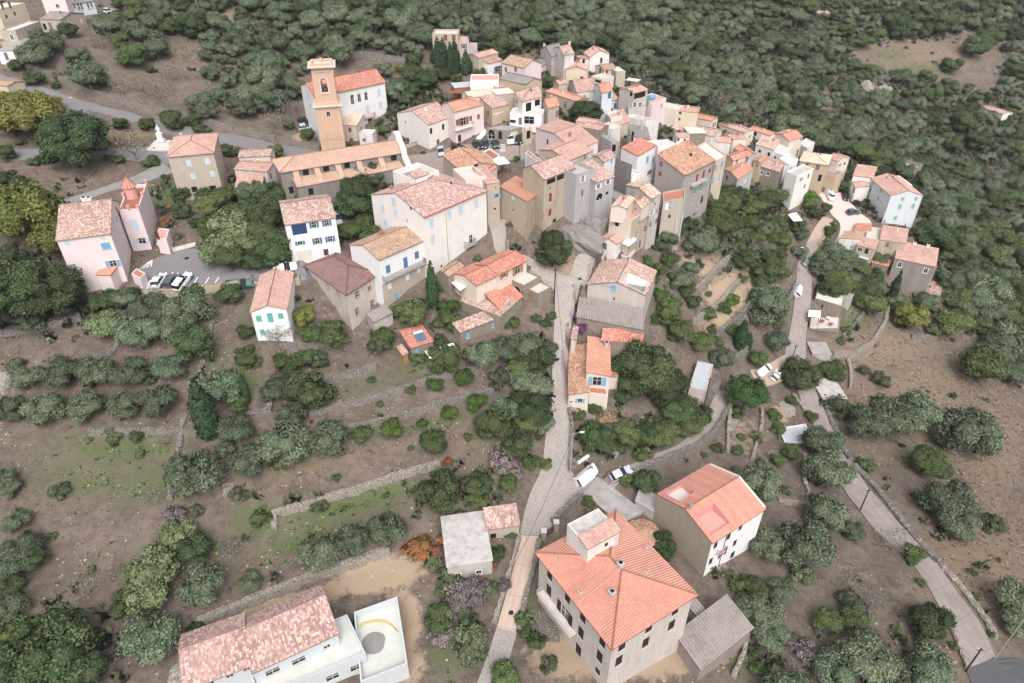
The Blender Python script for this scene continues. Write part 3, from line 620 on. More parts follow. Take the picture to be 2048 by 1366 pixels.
class House:
 def __init__(s, name, label, k, N, L, R, h=None, base=None, roof='gu', m=.32, kf=.5, rise=2.0, wall='offwhite', rf='r_pink', ov=.35, so=.18, wins=(), hl=False, hr=False,
     cat='house', group=None, parapet=.6, floor='roofconc', holes=(), chim=(), gutter=None, zabs=None, pitch=.25, rib=.045, down=4.0):
  s.k = k; s.c, s.sn = 0.0, 1.0; Np = q(k, *N)
  if zabs is not None:
   P = at_z(Np, zabs); bz = zabs - h
  elif base is not None:
   pb = at(q(k, *base)); d = ray(Np); t = hypot(pb.x, pb.y) / hypot(d.x, d.y); P = Vector((d.x * t, d.y * t, CZ + d.z * t)); bz = pb.z
   if P.z - bz < 1.5: P = at(Np, 2.2)
  else:
   P = at(Np, h); bz = H(P.x, P.y)
  ez = P.z
  def corner(c, z):
   if isinstance(c, (int, float)): return None
   return at_z(q(k, *c), z)
  zL = ez; zR = ez
  if roof == 'sy0': zL = ez + rise
  if roof == 'sx1': zR = ez - rise
  if roof == 'sx0': zR = ez + rise
  if roof == 'sy1': zL = ez - rise
  cL = corner(L, zL); cR = corner(R, zR)
  vL = (cL - P) if cL is not None else None; vR = (cR - P) if cR is not None else None
  if vR is not None and vL is not None:
   aR = atan2(vR.y, vR.x); aL = atan2(vL.y, vL.x); d = (aL - aR) % (2 * pi); err = d - pi/2
   s.err = math.degrees(err); k_ = 0.0 if abs(s.err) < 6 else max(-.6, min(.6, err)); aR += (err - k_) / 2; s.c, s.sn = cos(pi/2 + k_), sin(pi/2 + k_); A = hypot(vR.x, vR.y); B = hypot(vL.x, vL.y)
  elif vR is not None: aR = atan2(vR.y, vR.x); A = hypot(vR.x, vR.y); B = L; s.err = 0
  else: aL = atan2(vL.y, vL.x); aR = aL - pi/2; B = hypot(vL.x, vL.y); A = R; s.err = 0
  s.A, s.B, s.rz = A, B, aR; s.P = P; s.bz = bz; h = ez - bz; s.h = h
  s.root = empty(name, (P.x, P.y, bz), aR); tag(s.root, label, cat, group)
  s.roof = roof; s.m = m; s.kf = kf; s.rise = rise; s.ov = ov; s.so = so; s.hl = hl; s.hr = hr; s.par = parapet; s.wallm = wall; s.rfm = rf
  if roof in ('hip',): s.hl = s.hr = True; s.roof = 'gu' if A >= B else 'gv'
  if s.roof == 'gu': s.rr = m * B * kf; s.m2 = s.rr / (B * (1 - kf))
  elif s.roof == 'gv': s.rr = m * A * kf; s.m2 = s.rr / (A * (1 - kf))
  elif s.roof in ('sy0', 'sy1'): s.m = rise / B
  elif s.roof in ('sx0', 'sx1'): s.m = rise / A
  s.holes = holes; s.hz = h
  if s.roof == 'sy1': s.hz = h  # N edge high
  s.windows = []; ra = random.Random(sum(map(ord, label))); far_ = P.length > 125; blank = any(w_ in label for w_ in ('blank', 'windowless', 'plain', 'terrace', 'terraces', 'ruin', 'hall', 'hut', 'fragment'))
  if cat == 'house' and far_ and not blank and zabs is None and h > 4:
   wins = list(wins)
   for f_, ln_ in (('R', A), ('L', B)):
    if any(w_[0] == f_ for w_ in wins) or ln_ < 3: continue
    for z_ in ([h - 1.7] if h < 6.5 else [h - 1.7, h - 4.6]):
     n_ = 1 if ln_ < 6 else 2
     for i_ in range(n_):
      if ra.random() < .75: wins.append((f_, None, (ln_ * (i_ + .5 + ra.uniform(-.15, .15)) / n_, z_), ra.choice((.7, .8, .9)), ra.choice((.9, 1.2, 1.3)), ra.choice('ccwdo'), ra.choice(('sh_rust', 'sh_mauve', 'sh_pale', 'bluegrey', 'sh_white', 'sh_brown'))))
  s.build_walls(wins, down)
  if s.roof == 'flat': s.build_flat(floor)
  elif s.roof != 'none': s.build_roof(pitch, rib)
  s.attach_windows()
  for c in chim: s.chimney(*c)
  if cat == 'house' and not chim and far_ and s.roof in ('gu', 'gv', 'sx0', 'sy0') and ra.random() < .6: s.chimney_at(s.A * ra.uniform(.25, .75), s.B * ra.uniform(.3, .7), ra.choice((.35, .45)), ra.uniform(.5, .9), ra.choice(('trim', 'terracotta', 'offwhite')))
  if cat == 'house' and h > 4.5 and far_ and ra.random() < .5:
   dp = MB(); x_ = s.A - .25 if ra.random() < .5 else .25; dp.tube((x_, -.07, -1), (x_, -.07, h - .1), .05, 5, cap=False); s.sk(dp.obj('downpipe', M[ra.choice(('pipe', 'terracotta', 'trim'))], s.root))
  if gutter: s.gutter(gutter)
  HOUSES.append(s)
 # ---- face frames
 def face(s, f):
  A, B = s.A, s.B
  return {'R': ((0, 0), (1, 0), (0, -1), A), 'L': ((0, B), (0, -1), (-1, 0), B), 'B': ((A, B), (-1, 0), (0, 1), A), 'E': ((A, 0), (0, 1), (1, 0), B)}[f]
 def zl(s, x, y):
  """height of the roof surface over (x, y), from the base"""
  A, B, h, r = s.A, s.B, s.h, s.roof
  if r == 'gu':
   z = min(s.m * y, s.m2 * (B - y))
   if s.hl: z = min(z, s.m * x)
   if s.hr: z = min(z, s.m * (A - x))
   return h + z
  if r == 'gv':
   z = min(s.m * x, s.m2 * (A - x))
   if s.hl: z = min(z, s.m * y)
   if s.hr: z = min(z, s.m * (B - y))
   return h + z
  if r == 'sy0': return h + s.m * y
  if r == 'sy1': return h - s.m * y
  if r == 'sx0': return h + s.m * x
  if r == 'sx1': return h - s.m * x
  return h
 def wp(s, x, y, z):
  x, y = x + s.c * y, s.sn * y; c, sn = cos(s.rz), sin(s.rz); return Vector((s.P.x + c * x - sn * y, s.P.y + sn * x + c * y, s.bz + z))
 def rl(s, x, y, z=0.0): return (x + s.c * y, s.sn * y, z)
 def nrm(s, f):
  (ox, oy), (ex, ey), n_, ln = s.face(f); a = s.rl(ex, ey); l = hypot(a[0], a[1]); return (a[1] / l, -a[0] / l)
 def frz(s, f):
  (ox, oy), (ex, ey), n_, ln = s.face(f); a = s.rl(ex, ey); return atan2(a[1], a[0])
 def sk(s, o):
  if s.c: o.data.transform(Matrix(((1, s.c, 0, 0), (0, s.sn, 0, 0), (0, 0, 1, 0), (0, 0, 0, 1))))
  return o
 def loc(s, P):
  c, sn = cos(s.rz), sin(s.rz); dx, dy = P.x - s.P.x, P.y - s.P.y
  y = (-sn * dx + c * dy) / s.sn; return (c * dx + sn * dy - s.c * y, y, P.z - s.bz)
 def hit(s, f, p, out=0.0):
  """photo point p on face f -> (s, z)"""
  (ox, oy), (ex, ey), (nx, ny), ln = s.face(f)
  E = s.wp(ox + ex, oy + ey, 0) - s.wp(ox, oy, 0); Nn = Vector((E.y, -E.x, 0)); O = s.wp(ox, oy, 0) + Nn * out
  d = ray(p); C0 = Vector((0, 0, CZ)); dn = d.x * Nn.x + d.y * Nn.y
  t = ((O.x - C0.x) * Nn.x + (O.y - C0.y) * Nn.y) / dn
  X = C0 + d * t; return ((X.x - O.x) * E.x + (X.y - O.y) * E.y, X.z - s.bz)
 def build_walls(s, wins, down):
  A, B, h = s.A, s.B, s.h; mb = MB(); dz = -down
  for f in 'RLBE':
   (ox, oy), (ex, ey), (nx, ny), ln = s.face(f)
   tops = [(0, s.zl(ox, oy)), (ln, s.zl(ox + ex * ln, oy + ey * ln))]
   if s.roof == 'gu' and f in 'LE' and not (s.hl if f == 'L' else s.hr):
    yr = B * s.kf; sr = (B - yr) if f == 'L' else yr; tops.insert(1, (sr, h + s.rr))
   if s.roof == 'gv' and f in 'RB' and not (s.hl if f == 'R' else s.hr):
    xr = A * s.kf; sr = xr if f == 'R' else A - xr; tops.insert(1, (sr, h + s.rr))
   zt = min(t[1] for t in tops) - (.0 if s.roof == 'flat' else .05)
   holes = []
   for wv in wins:
    if wv[0] != f: continue
    _, x, y, w, hh, st, mt = wv[:7]
    sc, zc_ = y if x is None else s.hit(f, q(s.k, x, y))
    w = min(w, ln * .9); sc = min(max(sc, w/2 + .08), ln - w/2 - .08); z0 = zc_ - hh / 2
    gl = s.wp(ox + ex * sc, oy + ey * sc, 0)
    ok = z0 + hh < zt - .06
    s.windows.append((f, sc, z0, w, hh, st, mt, ok))
    if ok and st != 'p': holes.append((sc - w/2, sc + w/2, z0, z0 + hh))
   ss = sorted(set([0, ln] + [a for hl in holes for a in hl[:2]])); zs = sorted(set([dz, zt] + [a for hl in holes for a in hl[2:]]))
   zs = [z for z in zs if z <= zt + 1e-6]
   def P(a, z, d=0): return (ox + ex * a - nx * d, oy + ey * a - ny * d, z)
   for a0, a1 in zip(ss[:-1], ss[1:]):
    if a1 - a0 < 1e-4: continue
    for z0, z1 in zip(zs[:-1], zs[1:]):
     if z1 - z0 < 1e-4: continue
     am, zm = (a0 + a1) / 2, (z0 + z1) / 2
     if any(h0 < am < h1 and q0 < zm < q1 for h0, h1, q0, q1 in holes): continue
     mb.face([P(a0, z0), P(a1, z0), P(a1, z1), P(a0, z1)])
   for h0, h1, q0, q1 in holes:
    D = .2
    mb.face([P(h0, q0), P(h0, q0, D), P(h0, q1, D), P(h0, q1)][::-1]); mb.face([P(h1, q0), P(h1, q0, D), P(h1, q1, D), P(h1, q1)])
    mb.face([P(h0, q1), P(h0, q1, D), P(h1, q1, D), P(h1, q1)][::-1]); mb.face([P(h0, q0), P(h0, q0, D), P(h1, q0, D), P(h1, q0)])
   top = [P(a, z - .03) for a, z in tops][::-1]
   mb.face([P(0, zt), P(ln, zt)] + top)
   s_top = tops
  s.wallobj = s.sk(mb.obj('wall', M[s.wallm], s.root))
 def attach_windows(s):
  for (f, sc, z0, w, hh, st, mt, ok) in s.windows:
   (ox, oy), (ex, ey), n_, ln = s.face(f); rz = s.frz(f); nx, ny = s.nrm(f)
   off = 0 if ok else .14
   x, y, _ = s.rl(ox + ex * sc, oy + ey * sc); x += nx * off; y += ny * off
   W_, H_ = round(w, 1), round(hh, 1)
   kind = {'D': 'door', 'g': 'garage_door', 'c': 'window', 'o': 'window', 'w': 'window', 'd': 'opening', 'p': 'panel', 's': 'window', 'a': 'window', 'f': 'window'}[st]
   lo = (x, y, z0)
   if st == 'd':
    mb = shared(('hole', W_, H_), lambda: me_hole(w + .02, hh + .02)); link('opening', mb, s.root, (x - nx * .1, y - ny * .1, z0), rz); continue
   if st in 'cf':   # closed shutters
    wnd = link('window', shared(('sill', W_), lambda: me_sill(w, M['trim'])), s.root, lo, rz)
    for sg in (-1, 1):
     link('shutter', shared(('shut', W_, H_, mt), lambda: me_shutter(w / 2 - .01, hh, M[mt])), wnd, (sg * w / 4, .03, 0))
    if st == 'f': link('surround', shared(('sur', W_, H_, 'frame'), lambda: me_surround(w, hh, M['frame'])), wnd)
   elif st in 'ows':
    wnd = link('window', shared(('frame', W_, H_), lambda: me_frame(w, hh, M['frame'])), s.root, lo, rz)
    link('pane', shared(('pane', W_, H_), lambda: me_pane(w + .02, hh + .02)), wnd)
    if st in 'o':
     for sg in (-1, 1): link('shutter', shared(('shut', W_, H_, mt), lambda: me_shutter(w / 2 - .01, hh, M[mt])), wnd, (sg * (w * .75 + .02), -.01, 0))
    if st == 's': link('surround', shared(('sur', W_, H_, mt), lambda: me_surround(w, hh, M[mt or 'frame'])), wnd)
    else: link('sill', shared(('sill', W_), lambda: me_sill(w, M['trim'])), wnd)
   elif st == 'a':
    wnd = link('window', shared(('frame', W_, H_), lambda: me_frame(w, hh, M['frame'])), s.root, lo, rz)
    link('pane', shared(('pane', W_, H_), lambda: me_pane(w + .02, hh + .02)), wnd)
    def arch():
     mb = MB(); n = 8
     for i in range(n):
      a0, a1 = pi * i / n, pi * (i + 1) / n
      for r0, r1, yy in ((0, w/2, -.02),):
       mb.face([(0, yy, hh), (cos(a0) * r1, yy, hh + sin(a0) * r1), (cos(a1) * r1, yy, hh + sin(a1) * r1)][::-1])
       r2 = r1 + .1
       mb.face([(cos(a0) * r1, -.04, hh + sin(a0) * r1), (cos(a0) * r2, -.04, hh + sin(a0) * r2), (cos(a1) * r2, -.04, hh + sin(a1) * r2), (cos(a1) * r1, -.04, hh + sin(a1) * r1)][::-1], None, 1)
     return mb.mesh('arch', [M[mt or 'glass'], M['trim']])
    link('arch', shared(('arch', W_, H_, mt), arch), wnd)
   elif st in 'Dg':
    def door():
     mb = MB(); mb.box(-w/2, .06, 0, w/2, .11, hh)
     if st == 'D':
      for sg in (-1, 1): mb.box(sg * w/4 - w * .17, .045, hh * .1, sg * w/4 + w * .17, .06, hh * .45); mb.box(sg * w/4 - w * .17, .045, hh * .52, sg * w/4 + w * .17, .06, hh * .92)
     else:
      for i in range(5): mb.box(-w/2 + .05, .045, hh * i / 5 + .04, w/2 - .05, .06, hh * (i + 1) / 5 - .03)
     return mb.mesh('door', M[mt])
    d = link(kind, shared((st, W_, H_, mt), door), s.root, lo, rz)
    def hd():
     mb = MB(); mb.box(-.03, -.0, 0, .03, .045, .12); return mb.mesh('handle', M['iron'])
    link('handle', shared('handle', hd), d, (w * .36, 0, hh * .45))
   elif st == 'p':
    def pan():
     mb = MB(); mb.box(-w/2, -.03, 0, w/2, .02, hh); return mb.mesh('panel', M[mt])
    link('wall_panel', shared(('pan', W_, H_, mt), pan), s.root, lo, rz)
 def build_roof(s, pitch, rib):
  A, B, h, ov, so = s.A, s.B, s.h, s.ov, s.so; mb = MB(); r = s.roof; caps = []
  if r in ('gu', 'gv'):
   # work in a frame whose ridge runs along x'
   if r == 'gu': A_, B_, kf = A, B, s.kf; T = lambda x, y: (x, y)
   else: A_, B_, kf = B, A, 1 - s.kf; T = lambda x, y: (A - y, x)
   V = lambda a, b: tuple(T(a[0] + b[0], a[1] + b[1])[i] - T(*a)[i] for i in (0, 1))
   mf, mb2 = (s.m, s.m2) if r == 'gu' else (s.m2, s.m)
   oa = ov if s.hl else so; ob = ov if s.hr else so
   run1 = B_ * kf + ov; run2 = B_ * (1 - kf) + ov
   m1, m2 = s.rr / (B_ * kf), s.rr / (B_ * (1 - kf))
   def rf1(u, W_=A_ + oa + ob, R=run1):
    v = R
    if s.hl: v = min(v, u * s.m / m1 if s.m else v)
    if s.hr: v = min(v, (W_ - u))
    return max(v, 0)
   def rf2(u, W_=A_ + oa + ob, R=run2):
    v = R
    if s.hr: v = min(v, u)
    if s.hl: v = min(v, W_ - u)
    return max(v, 0)
   Wt = A_ + oa + ob
   # openings given as (x0,x1,y0,y1) in house coordinates of a 'gu' house
   h1 = [(x0 + oa, x1 + oa, y0 + ov, y1 + ov) for (x0, x1, y0, y1) in s.holes if y1 <= B_ * kf + .01]
   h2 = [(A_ + ob - x1, A_ + ob - x0, B_ + ov - y1, B_ + ov - y0) for (x0, x1, y0, y1) in s.holes if y0 >= B_ * kf - .01]
   br1 = ([run1] if s.hl else []) + ([Wt - run1] if s.hr else []); br2 = ([run2] if s.hr else []) + ([Wt - run2] if s.hl else [])
   plane_cols(mb, T(-oa, -ov), V((0, 0), (1, 0)), V((0, 0), (0, 1)), m1, Wt, rf1, h - m1 * ov, pitch, rib, h1, breaks=br1)
   plane_cols(mb, T(A_ + ob, B_ + ov), V((0, 0), (-1, 0)), V((0, 0), (0, -1)), m2, Wt, rf2, h - m2 * ov, pitch, rib, h2, breaks=br2)
   yr = B_ * kf; zr = h + s.rr
   mh = (m1 + m2) / 2; Wh = B_ + 2 * ov
   def rfh(u): return max(0, min(u, Wh - u))
   if s.hl:
    plane_cols(mb, T(-ov, B_ + ov), V((0, 0), (0, -1)), V((0, 0), (1, 0)), mh, Wh, rfh, h - mh * ov, pitch, rib, breaks=[Wh / 2])
    caps += [(T(-ov, -ov), h - mh * ov, T(yr, yr), zr), (T(-ov, B_ + ov), h - mh * ov, T(yr, yr), zr)]
   if s.hr:
    plane_cols(mb, T(A_ + ov, -ov), V((0, 0), (0, 1)), V((0, 0), (-1, 0)), mh, Wh, rfh, h - mh * ov, pitch, rib, breaks=[Wh / 2])
    caps += [(T(A_ + ov, -ov), h - mh * ov, T(A_ - yr, yr), zr), (T(A_ + ov, B_ + ov), h - mh * ov, T(A_ - yr, yr), zr)]
   caps.append((T(yr if s.hl else -so, yr), zr, T(A_ - yr if s.hr else A_ + so, yr), zr))
  elif r == 'sy0': plane_cols(mb, (-so, -ov), (1, 0), (0, 1), s.m, A + 2 * so, lambda u: B + 2 * ov, h - s.m * ov, pitch, rib)
  elif r == 'sy1': plane_cols(mb, (A + so, B + ov), (-1, 0), (0, -1), s.m, A + 2 * so, lambda u: B + 2 * ov, h - s.m * (B + ov), pitch, rib)
  elif r == 'sx1': plane_cols(mb, (A + ov, -so), (0, 1), (-1, 0), s.m, B + 2 * so, lambda u: A + 2 * ov, h - s.m * (A + ov), pitch, rib)
  elif r == 'sx0': plane_cols(mb, (-ov, B + so), (0, -1), (1, 0), s.m, B + 2 * so, lambda u: A + 2 * ov, h - s.m * ov, pitch, rib)
  s.roofobj = s.sk(mb.obj('roof', M[s.rfm], s.root, (0, 0, .02)))
  for (a, za, b, zb) in caps:
   c = MB(); n = max(1, int(hypot(hypot(b[0] - a[0], b[1] - a[1]), zb - za) / .8)); a3 = Vector((a[0], a[1], za + .05)); b3 = Vector((b[0], b[1], zb + .05))
   for i in range(n): c.tube(a3.lerp(b3, i / n), a3.lerp(b3, (i + 1) / n), .13, 6, .11)
   s.sk(c.obj('ridge_cap', M[s.rfm], s.roofobj))
 def build_flat(s, floor):
  A, B, h, p = s.A, s.B, s.h, s.par; t = .22; mb = MB()
  if p > .05:
   z = h - p
   mb.face([(t, t, z), (A - t, t, z), (A - t, B - t, z), (t, B - t, z)])
   s.sk(mb.obj('roof', M[floor], s.root))
   pm = MB(); O = [(0, 0), (A, 0), (A, B), (0, B)]; I = [(t, t), (A - t, t), (A - t, B - t), (t, B - t)]
   for i in range(4):
    j = (i + 1) % 4
    pm.face([(*O[i], h + .02), (*O[j], h + .02), (*I[j], h + .02), (*I[i], h + .02)]); pm.face([(*I[i], h + .02), (*I[j], h + .02), (*I[j], z), (*I[i], z)])
    pm.face([(*O[i], h - .02), (*O[j], h - .02), (*O[j], h + .02), (*O[i], h + .02)])
   s.sk(pm.obj('parapet', M[s.wallm], s.root))
  else:
   mb.box(-.15, -.15, h, A + .15, B + .15, h + .15); s.sk(mb.obj('roof', M[floor], s.root))
 def rpt(s, p):
  """photo point on the roof -> local"""
  z = s.h + 1
  for _ in range(8):
   l = s.loc(at_z(p, s.bz + z)); x = min(max(l[0], 0), s.A); y = min(max(l[1], 0), s.B); z = s.zl(x, y)
  return x, y, z
 def chimney(s, x, y, w=.5, h=.9, mat='trim'):
  X, Y, Z = s.rpt(q(s.k, x, y)); s.chimney_at(X, Y, w, h, mat)
 def chimney_at(s, X, Y, w, h, mat):
  Z = s.zl(X, Y); mb = MB(); mb.box(-w/2, -w/2, -.6, w/2, w/2, h); mb.box(-w/2 - .06, -w/2 - .06, h, w/2 + .06, w/2 + .06, h + .08)
  c = mb.obj('chimney', M[mat], s.root, s.rl(X, Y, Z))
  m2 = MB(); m2.box(-w * .3, -w * .3, h + .08, w * .3, w * .3, h + .22); m2.obj('flue', M['hole'] if w > .6 else M['terracotta'], c)
 def gutter(s, mat):
  mb = MB(); z = s.h - s.m * s.ov
  mb.tube((-s.so, -s.ov - .07, z), (s.A + s.so, -s.ov - .07, z), .1, 8); s.sk(mb.obj('gutter', M[mat], s.root))
 def balcony(s, f, p0, p1, depth=1.1, rail='iron', slab='concrete', rh=1.0, thick=.18, solid=False):
  a, z0 = s.hit(f, q(s.k, *p0), depth); b, z1 = s.hit(f, q(s.k, *p1), depth); z = (z0 + z1) / 2; a, b = min(a, b), max(a, b)
  (ox, oy), (ex, ey), (nx, ny), ln = s.face(f); rz = s.frz(f)
  L = b - a; mb = MB(); mb.box(0, -depth, -thick, L, 0, 0)
  bal = mb.obj('balcony', M[slab], s.root, s.rl(ox + ex * a, oy + ey * a, z), rz)
  r = MB()
  if solid: r.box(0, -depth, 0, L, -depth + .1, rh); r.box(0, -depth + .1, 0, .1, 0, rh); r.box(L - .1, -depth + .1, 0, L, 0, rh)
  else:
   r.box(0, -depth, rh - .05, L, -depth + .05, rh); r.box(0, -depth + .05, rh - .05, .05, 0, rh); r.box(L - .05, -depth + .05, rh - .05, L, 0, rh)
   n = max(2, int(L / .2))
   for i in range(n + 1): x = (L - .04) * i / n; r.box(x, -depth + .005, 0, x + .03, -depth + .035, rh - .05)
   n = max(2, int(depth / .2))
   for i in range(1, n):
    y = -depth + depth * i / n; r.box(.01, y, 0, .04, y + .03, rh - .05); r.box(L - .04, y, 0, L - .01, y + .03, rh - .05)
  r.obj('railing', M[rail], bal); return bal
 def addpart(s, name, mb, mat, loc=(0, 0, 0), rz=0): return s.sk(mb.obj(name, mat, s.root, loc, rz))
HOUSES = []
def part_on(h, name, mb, mat): return mb.obj(name, mat, h.root)
# ---------------------------------------------------------------- buildings
HG = 'houses of the hill village'
def hs(label, k, N, L, R, name='house', cat='house', **kw):
 return House(name, label, k, N, L, R, cat=cat, group=kw.pop('group', HG if cat == 'house' else None), **kw)
# --- foreground palazzo
pal = hs('large pale palazzo with ribbed orange hip roof and rooftop box in front of the ramp', 15, (1025,1150), (615,635), (1480,862), h=11.3, roof='hip', m=.30, wall='oldbeige', rf='r_coral', ov=.5, pitch=.36, rib=.09, down=5,
   wins=[('L',673,755,1.1,2.2,'c','sh_dark'),('L',668,845,1.1,2.2,'c','sh_dark'),('L',773,883,1.1,2.2,'c','sh_dark'),('L',757,972,1.7,2.5,'o','sh_dark'),('L',860,993,1.1,2.2,'c','sh_dark'),('L',848,1083,1.1,2.2,'c','sh_dark'),
   ('L',833,1180,1.2,2.4,'D','sh_dark'),('L',969,1130,1.1,2.2,'c','sh_dark'),('L',953,1217,1.1,2.2,'c','sh_dark'),('L',942,1300,.9,1.2,'c','sh_dark'),
   ('R',1080,1155,1.1,2.0,'c','sh_dark'),('R',1062,1240,1.1,2.0,'c','sh_dark'),('R',1232,1052,1.1,2.0,'c','sh_dark'),('R',1212,1138,1.1,2.0,'c','sh_dark'),('R',1380,955,1.1,2.0,'c','sh_dark'),('R',1357,1040,1.1,2.0,'c','sh_dark')],
   chim=[(1068,715,.7,.9,'concrete'),(1213,612,.4,.5,'concrete'),(1213,745,.45,.35,'concrete'),(1022,868,.7,.6,'concrete'),(845,862,.5,.35,'concrete')])
pal.balcony('L', (598,885), (785,1085), 1.1, 'trim', 'trim', .8, .2)
mb = MB()   # stone cornice under the eaves
for i in range(int(pal.B / .5)): mb.box(-.32, i * .5 + .1, pal.h - .42, 0, i * .5 + .32, pal.h - .2)
for i in range(int(pal.A / .5)): mb.box(i * .5 + .1, -.32, pal.h - .42, i * .5 + .32, 0, pal.h - .2)
pal.addpart('cornice', mb, M['ochre'])
def rooftop_box(h, k, base, top, Lp, Rp, wall, floor, half=None):
 X, Y, Z = h.rpt(q(k, *base)); Pw = h.wp(X, Y, Z); d = ray(q(k, *top)); t = hypot(Pw.x, Pw.y) / hypot(d.x, d.y); zt = CZ + d.z * t
 l = h.loc(at_z(q(k, *Lp), zt)); r = h.loc(at_z(q(k, *Rp), zt)); a = r[0] - X; b = l[1] - Y; z1 = zt - h.bz
 mb = MB(); tt = .2
 for (x0, y0, x1, y1) in ((0, 0, a, tt), (0, b - tt, a, b), (0, tt, tt, b - tt), (a - tt, tt, a, b - tt)): mb.box(x0, y0, Z - 1.5, x1, y1, z1)
 o = mb.obj('rooftop_room', M[wall], h.root, (X, Y, 0)); m2 = MB(); m2.box(tt, tt, z1 - .6, a - tt, b - tt, z1 - .3); m2.obj('rooftop_floor', M[floor], o)
 return X, Y, a, b, z1, o
X, Y, a, b, z1, o = rooftop_box(pal, 15, (880,690), (880,605), (757,480), (1070,515), 'stainwhite', 'lichen')
mb = MB()
plane_cols(mb, (-.25, -.25), (1, 0), (0, 1), .22, a + .5, lambda u: b * .48, z1 + .05, .36, .08); mb.obj('tile_slope', M['r_salmon'], o)
mb = MB(); mb.box(a * .55, -.04, z1 - 1.7, a * .55 + .5, .0, z1 - 1.1); mb.obj('vent', M['hole'], o)
# --- right foreground house with roof terraces
org = hs('tall narrow house with bright orange gable roof, two roof terraces and white front', 15, (1585,575), (1290,300), (1870,375), base=(1525,765), roof='gu', m=.34, wall='white', rf='r_coral', ov=.25, so=.1, pitch=.3, rib=.06, down=5,
   holes=[(.7,4.7,.9,4.3), (.7,4.2,7.6,10.3)],
   wins=[('R',1605,592,.8,1.3,'c','sh_dark'),('R',1678,543,.8,1.3,'c','sh_dark'),('R',1745,490,.8,1.3,'c','sh_dark'),('R',1578,680,.8,1.3,'c','sh_dark'),('R',1645,632,.9,1.8,'o','sh_dark'),('R',1713,578,.8,1.3,'c','sh_dark'),('R',1700,645,.9,1.5,'c','sh_dark'),('R',1582,722,.6,.6,'c','sh_mauve')],
   chim=[(1460,385,.4,1.0,'pipe')])
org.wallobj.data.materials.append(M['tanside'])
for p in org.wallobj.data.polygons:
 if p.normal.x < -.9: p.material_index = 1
def roof_terrace(h, x0, x1, y0, y1, zf, wall, floor, back_open=False):
 mb = MB(); t = .1
 mb.face([(x0, y0, zf), (x1, y0, zf), (x1, y1, zf), (x0, y1, zf)], None, 1)
 for (a, b, c, d) in ((x0, y0, x1, y0), (x1, y0, x1, y1), (x1, y1, x0, y1), (x0, y1, x0, y0)):
  za, zb = h.zl(a, b) + .12, h.zl(c, d) + .12
  L = Vector((c - a, d - b, 0)).normalized(); n = Vector((-L.y, L.x, 0)) * t
  mb.face([(a, b, zf), (c, d, zf), (c, d, zb), (a, b, za)]); mb.face([(a, b, za), (c, d, zb), (c - n.x, d - n.y, zb), (a - n.x, b - n.y, za)])
 mb.obj('roof_terrace', [M[wall], M[floor]], h.root)
roof_terrace(org, .7, 4.7, .9, 4.3, org.h - .1, 'pink', 'pinkterr'); roof_terrace(org, .7, 4.2, 7.6, 10.3, org.h - .1, 'pink', 'floorpale')
mb = MB(); A, B, h_ = org.A, org.B, org.h
for (y0, y1) in ((0, B/2), (B/2, B)):
 za, zb = org.zl(A, y0) + .1, org.zl(A, y1) + .1
 mb.face([(A - .05, y0, za), (A + .35, y0, za), (A + .35, y1, zb), (A - .05, y1, zb)]); mb.face([(A - .05, y0, za), (A - .05, y1, zb), (A - .05, y1, zb - .25), (A - .05, y0, za - .25)]); mb.face([(A + .35, y0, za), (A + .35, y0, za - .3), (A + .35, y1, zb - .3), (A + .35, y1, zb)])
org.addpart('gable_coping', mb, M['trim'])
org.balcony('R', (1622,650), (1665,622), .6, 'clothred', 'concrete', .8, .12)
mb = MB(); mb.tube((A * .28, -.06, -1), (A * .28, -.06, org.h - .3), .05); org.addpart('downpipe', mb, M['iron'])
# --- sheds near the ramp
sh = hs('square concrete shed with lichen-blotched flat roof left of the pink ramp', 18, (262,1015), (170,265), (942,915), 'shed', 'shed', base=(280,1215), roof='flat', parapet=.0, floor='lichen', wall='concrete',
   wins=[('R',425,1145,.8,.9,'s','frame'),('R',742,1097,.8,.9,'s','frame')])
hs('low lean-to with rusty corrugated roof between the square shed and cobbled street', 18, (870,447), (810,130), (1358,385), 'shed', 'shed', h=2.3, roof='sy0', rise=.9, rf='r_pink', wall='tan', pitch=.3, rib=.05, wins=[('R',960,555,.9,1.3,'d','')], ov=.15)
barn = hs('open barn with weathered corrugated sheet roof beside the orange-roofed palazzo', 15, (1520,1285), (1385,1095), (1810,1050), 'barn', 'barn', h=3.2, roof='sy0', rise=.5, rf='r_sheet', wall='ruinw', pitch=.28, rib=.06, ov=.3)
hs('tiny slatted lean-to roof behind the corrugated barn', 15, (1500,985), (1435,905), (1545,955), 'shed', 'shed', h=2.4, roof='sy0', rise=.3, rf='r_sheet', wall='concrete', pitch=.5, rib=.08, ov=.1)
t1 = hs('flat concrete terrace slab beside the parked white van', 15, (1075,470), (862,298), (1192,402), 'terrace', 'terrace', h=.7, roof='flat', parapet=0, floor='roofconc', wall='concrete')
hs('small concrete slab roof between the terrace slab and tall orange house', 15, (1262,405), (1155,345), (1290,325), 'shed', 'shed', h=2.2, roof='flat', parapet=0, floor='roofconc', wall='concrete')
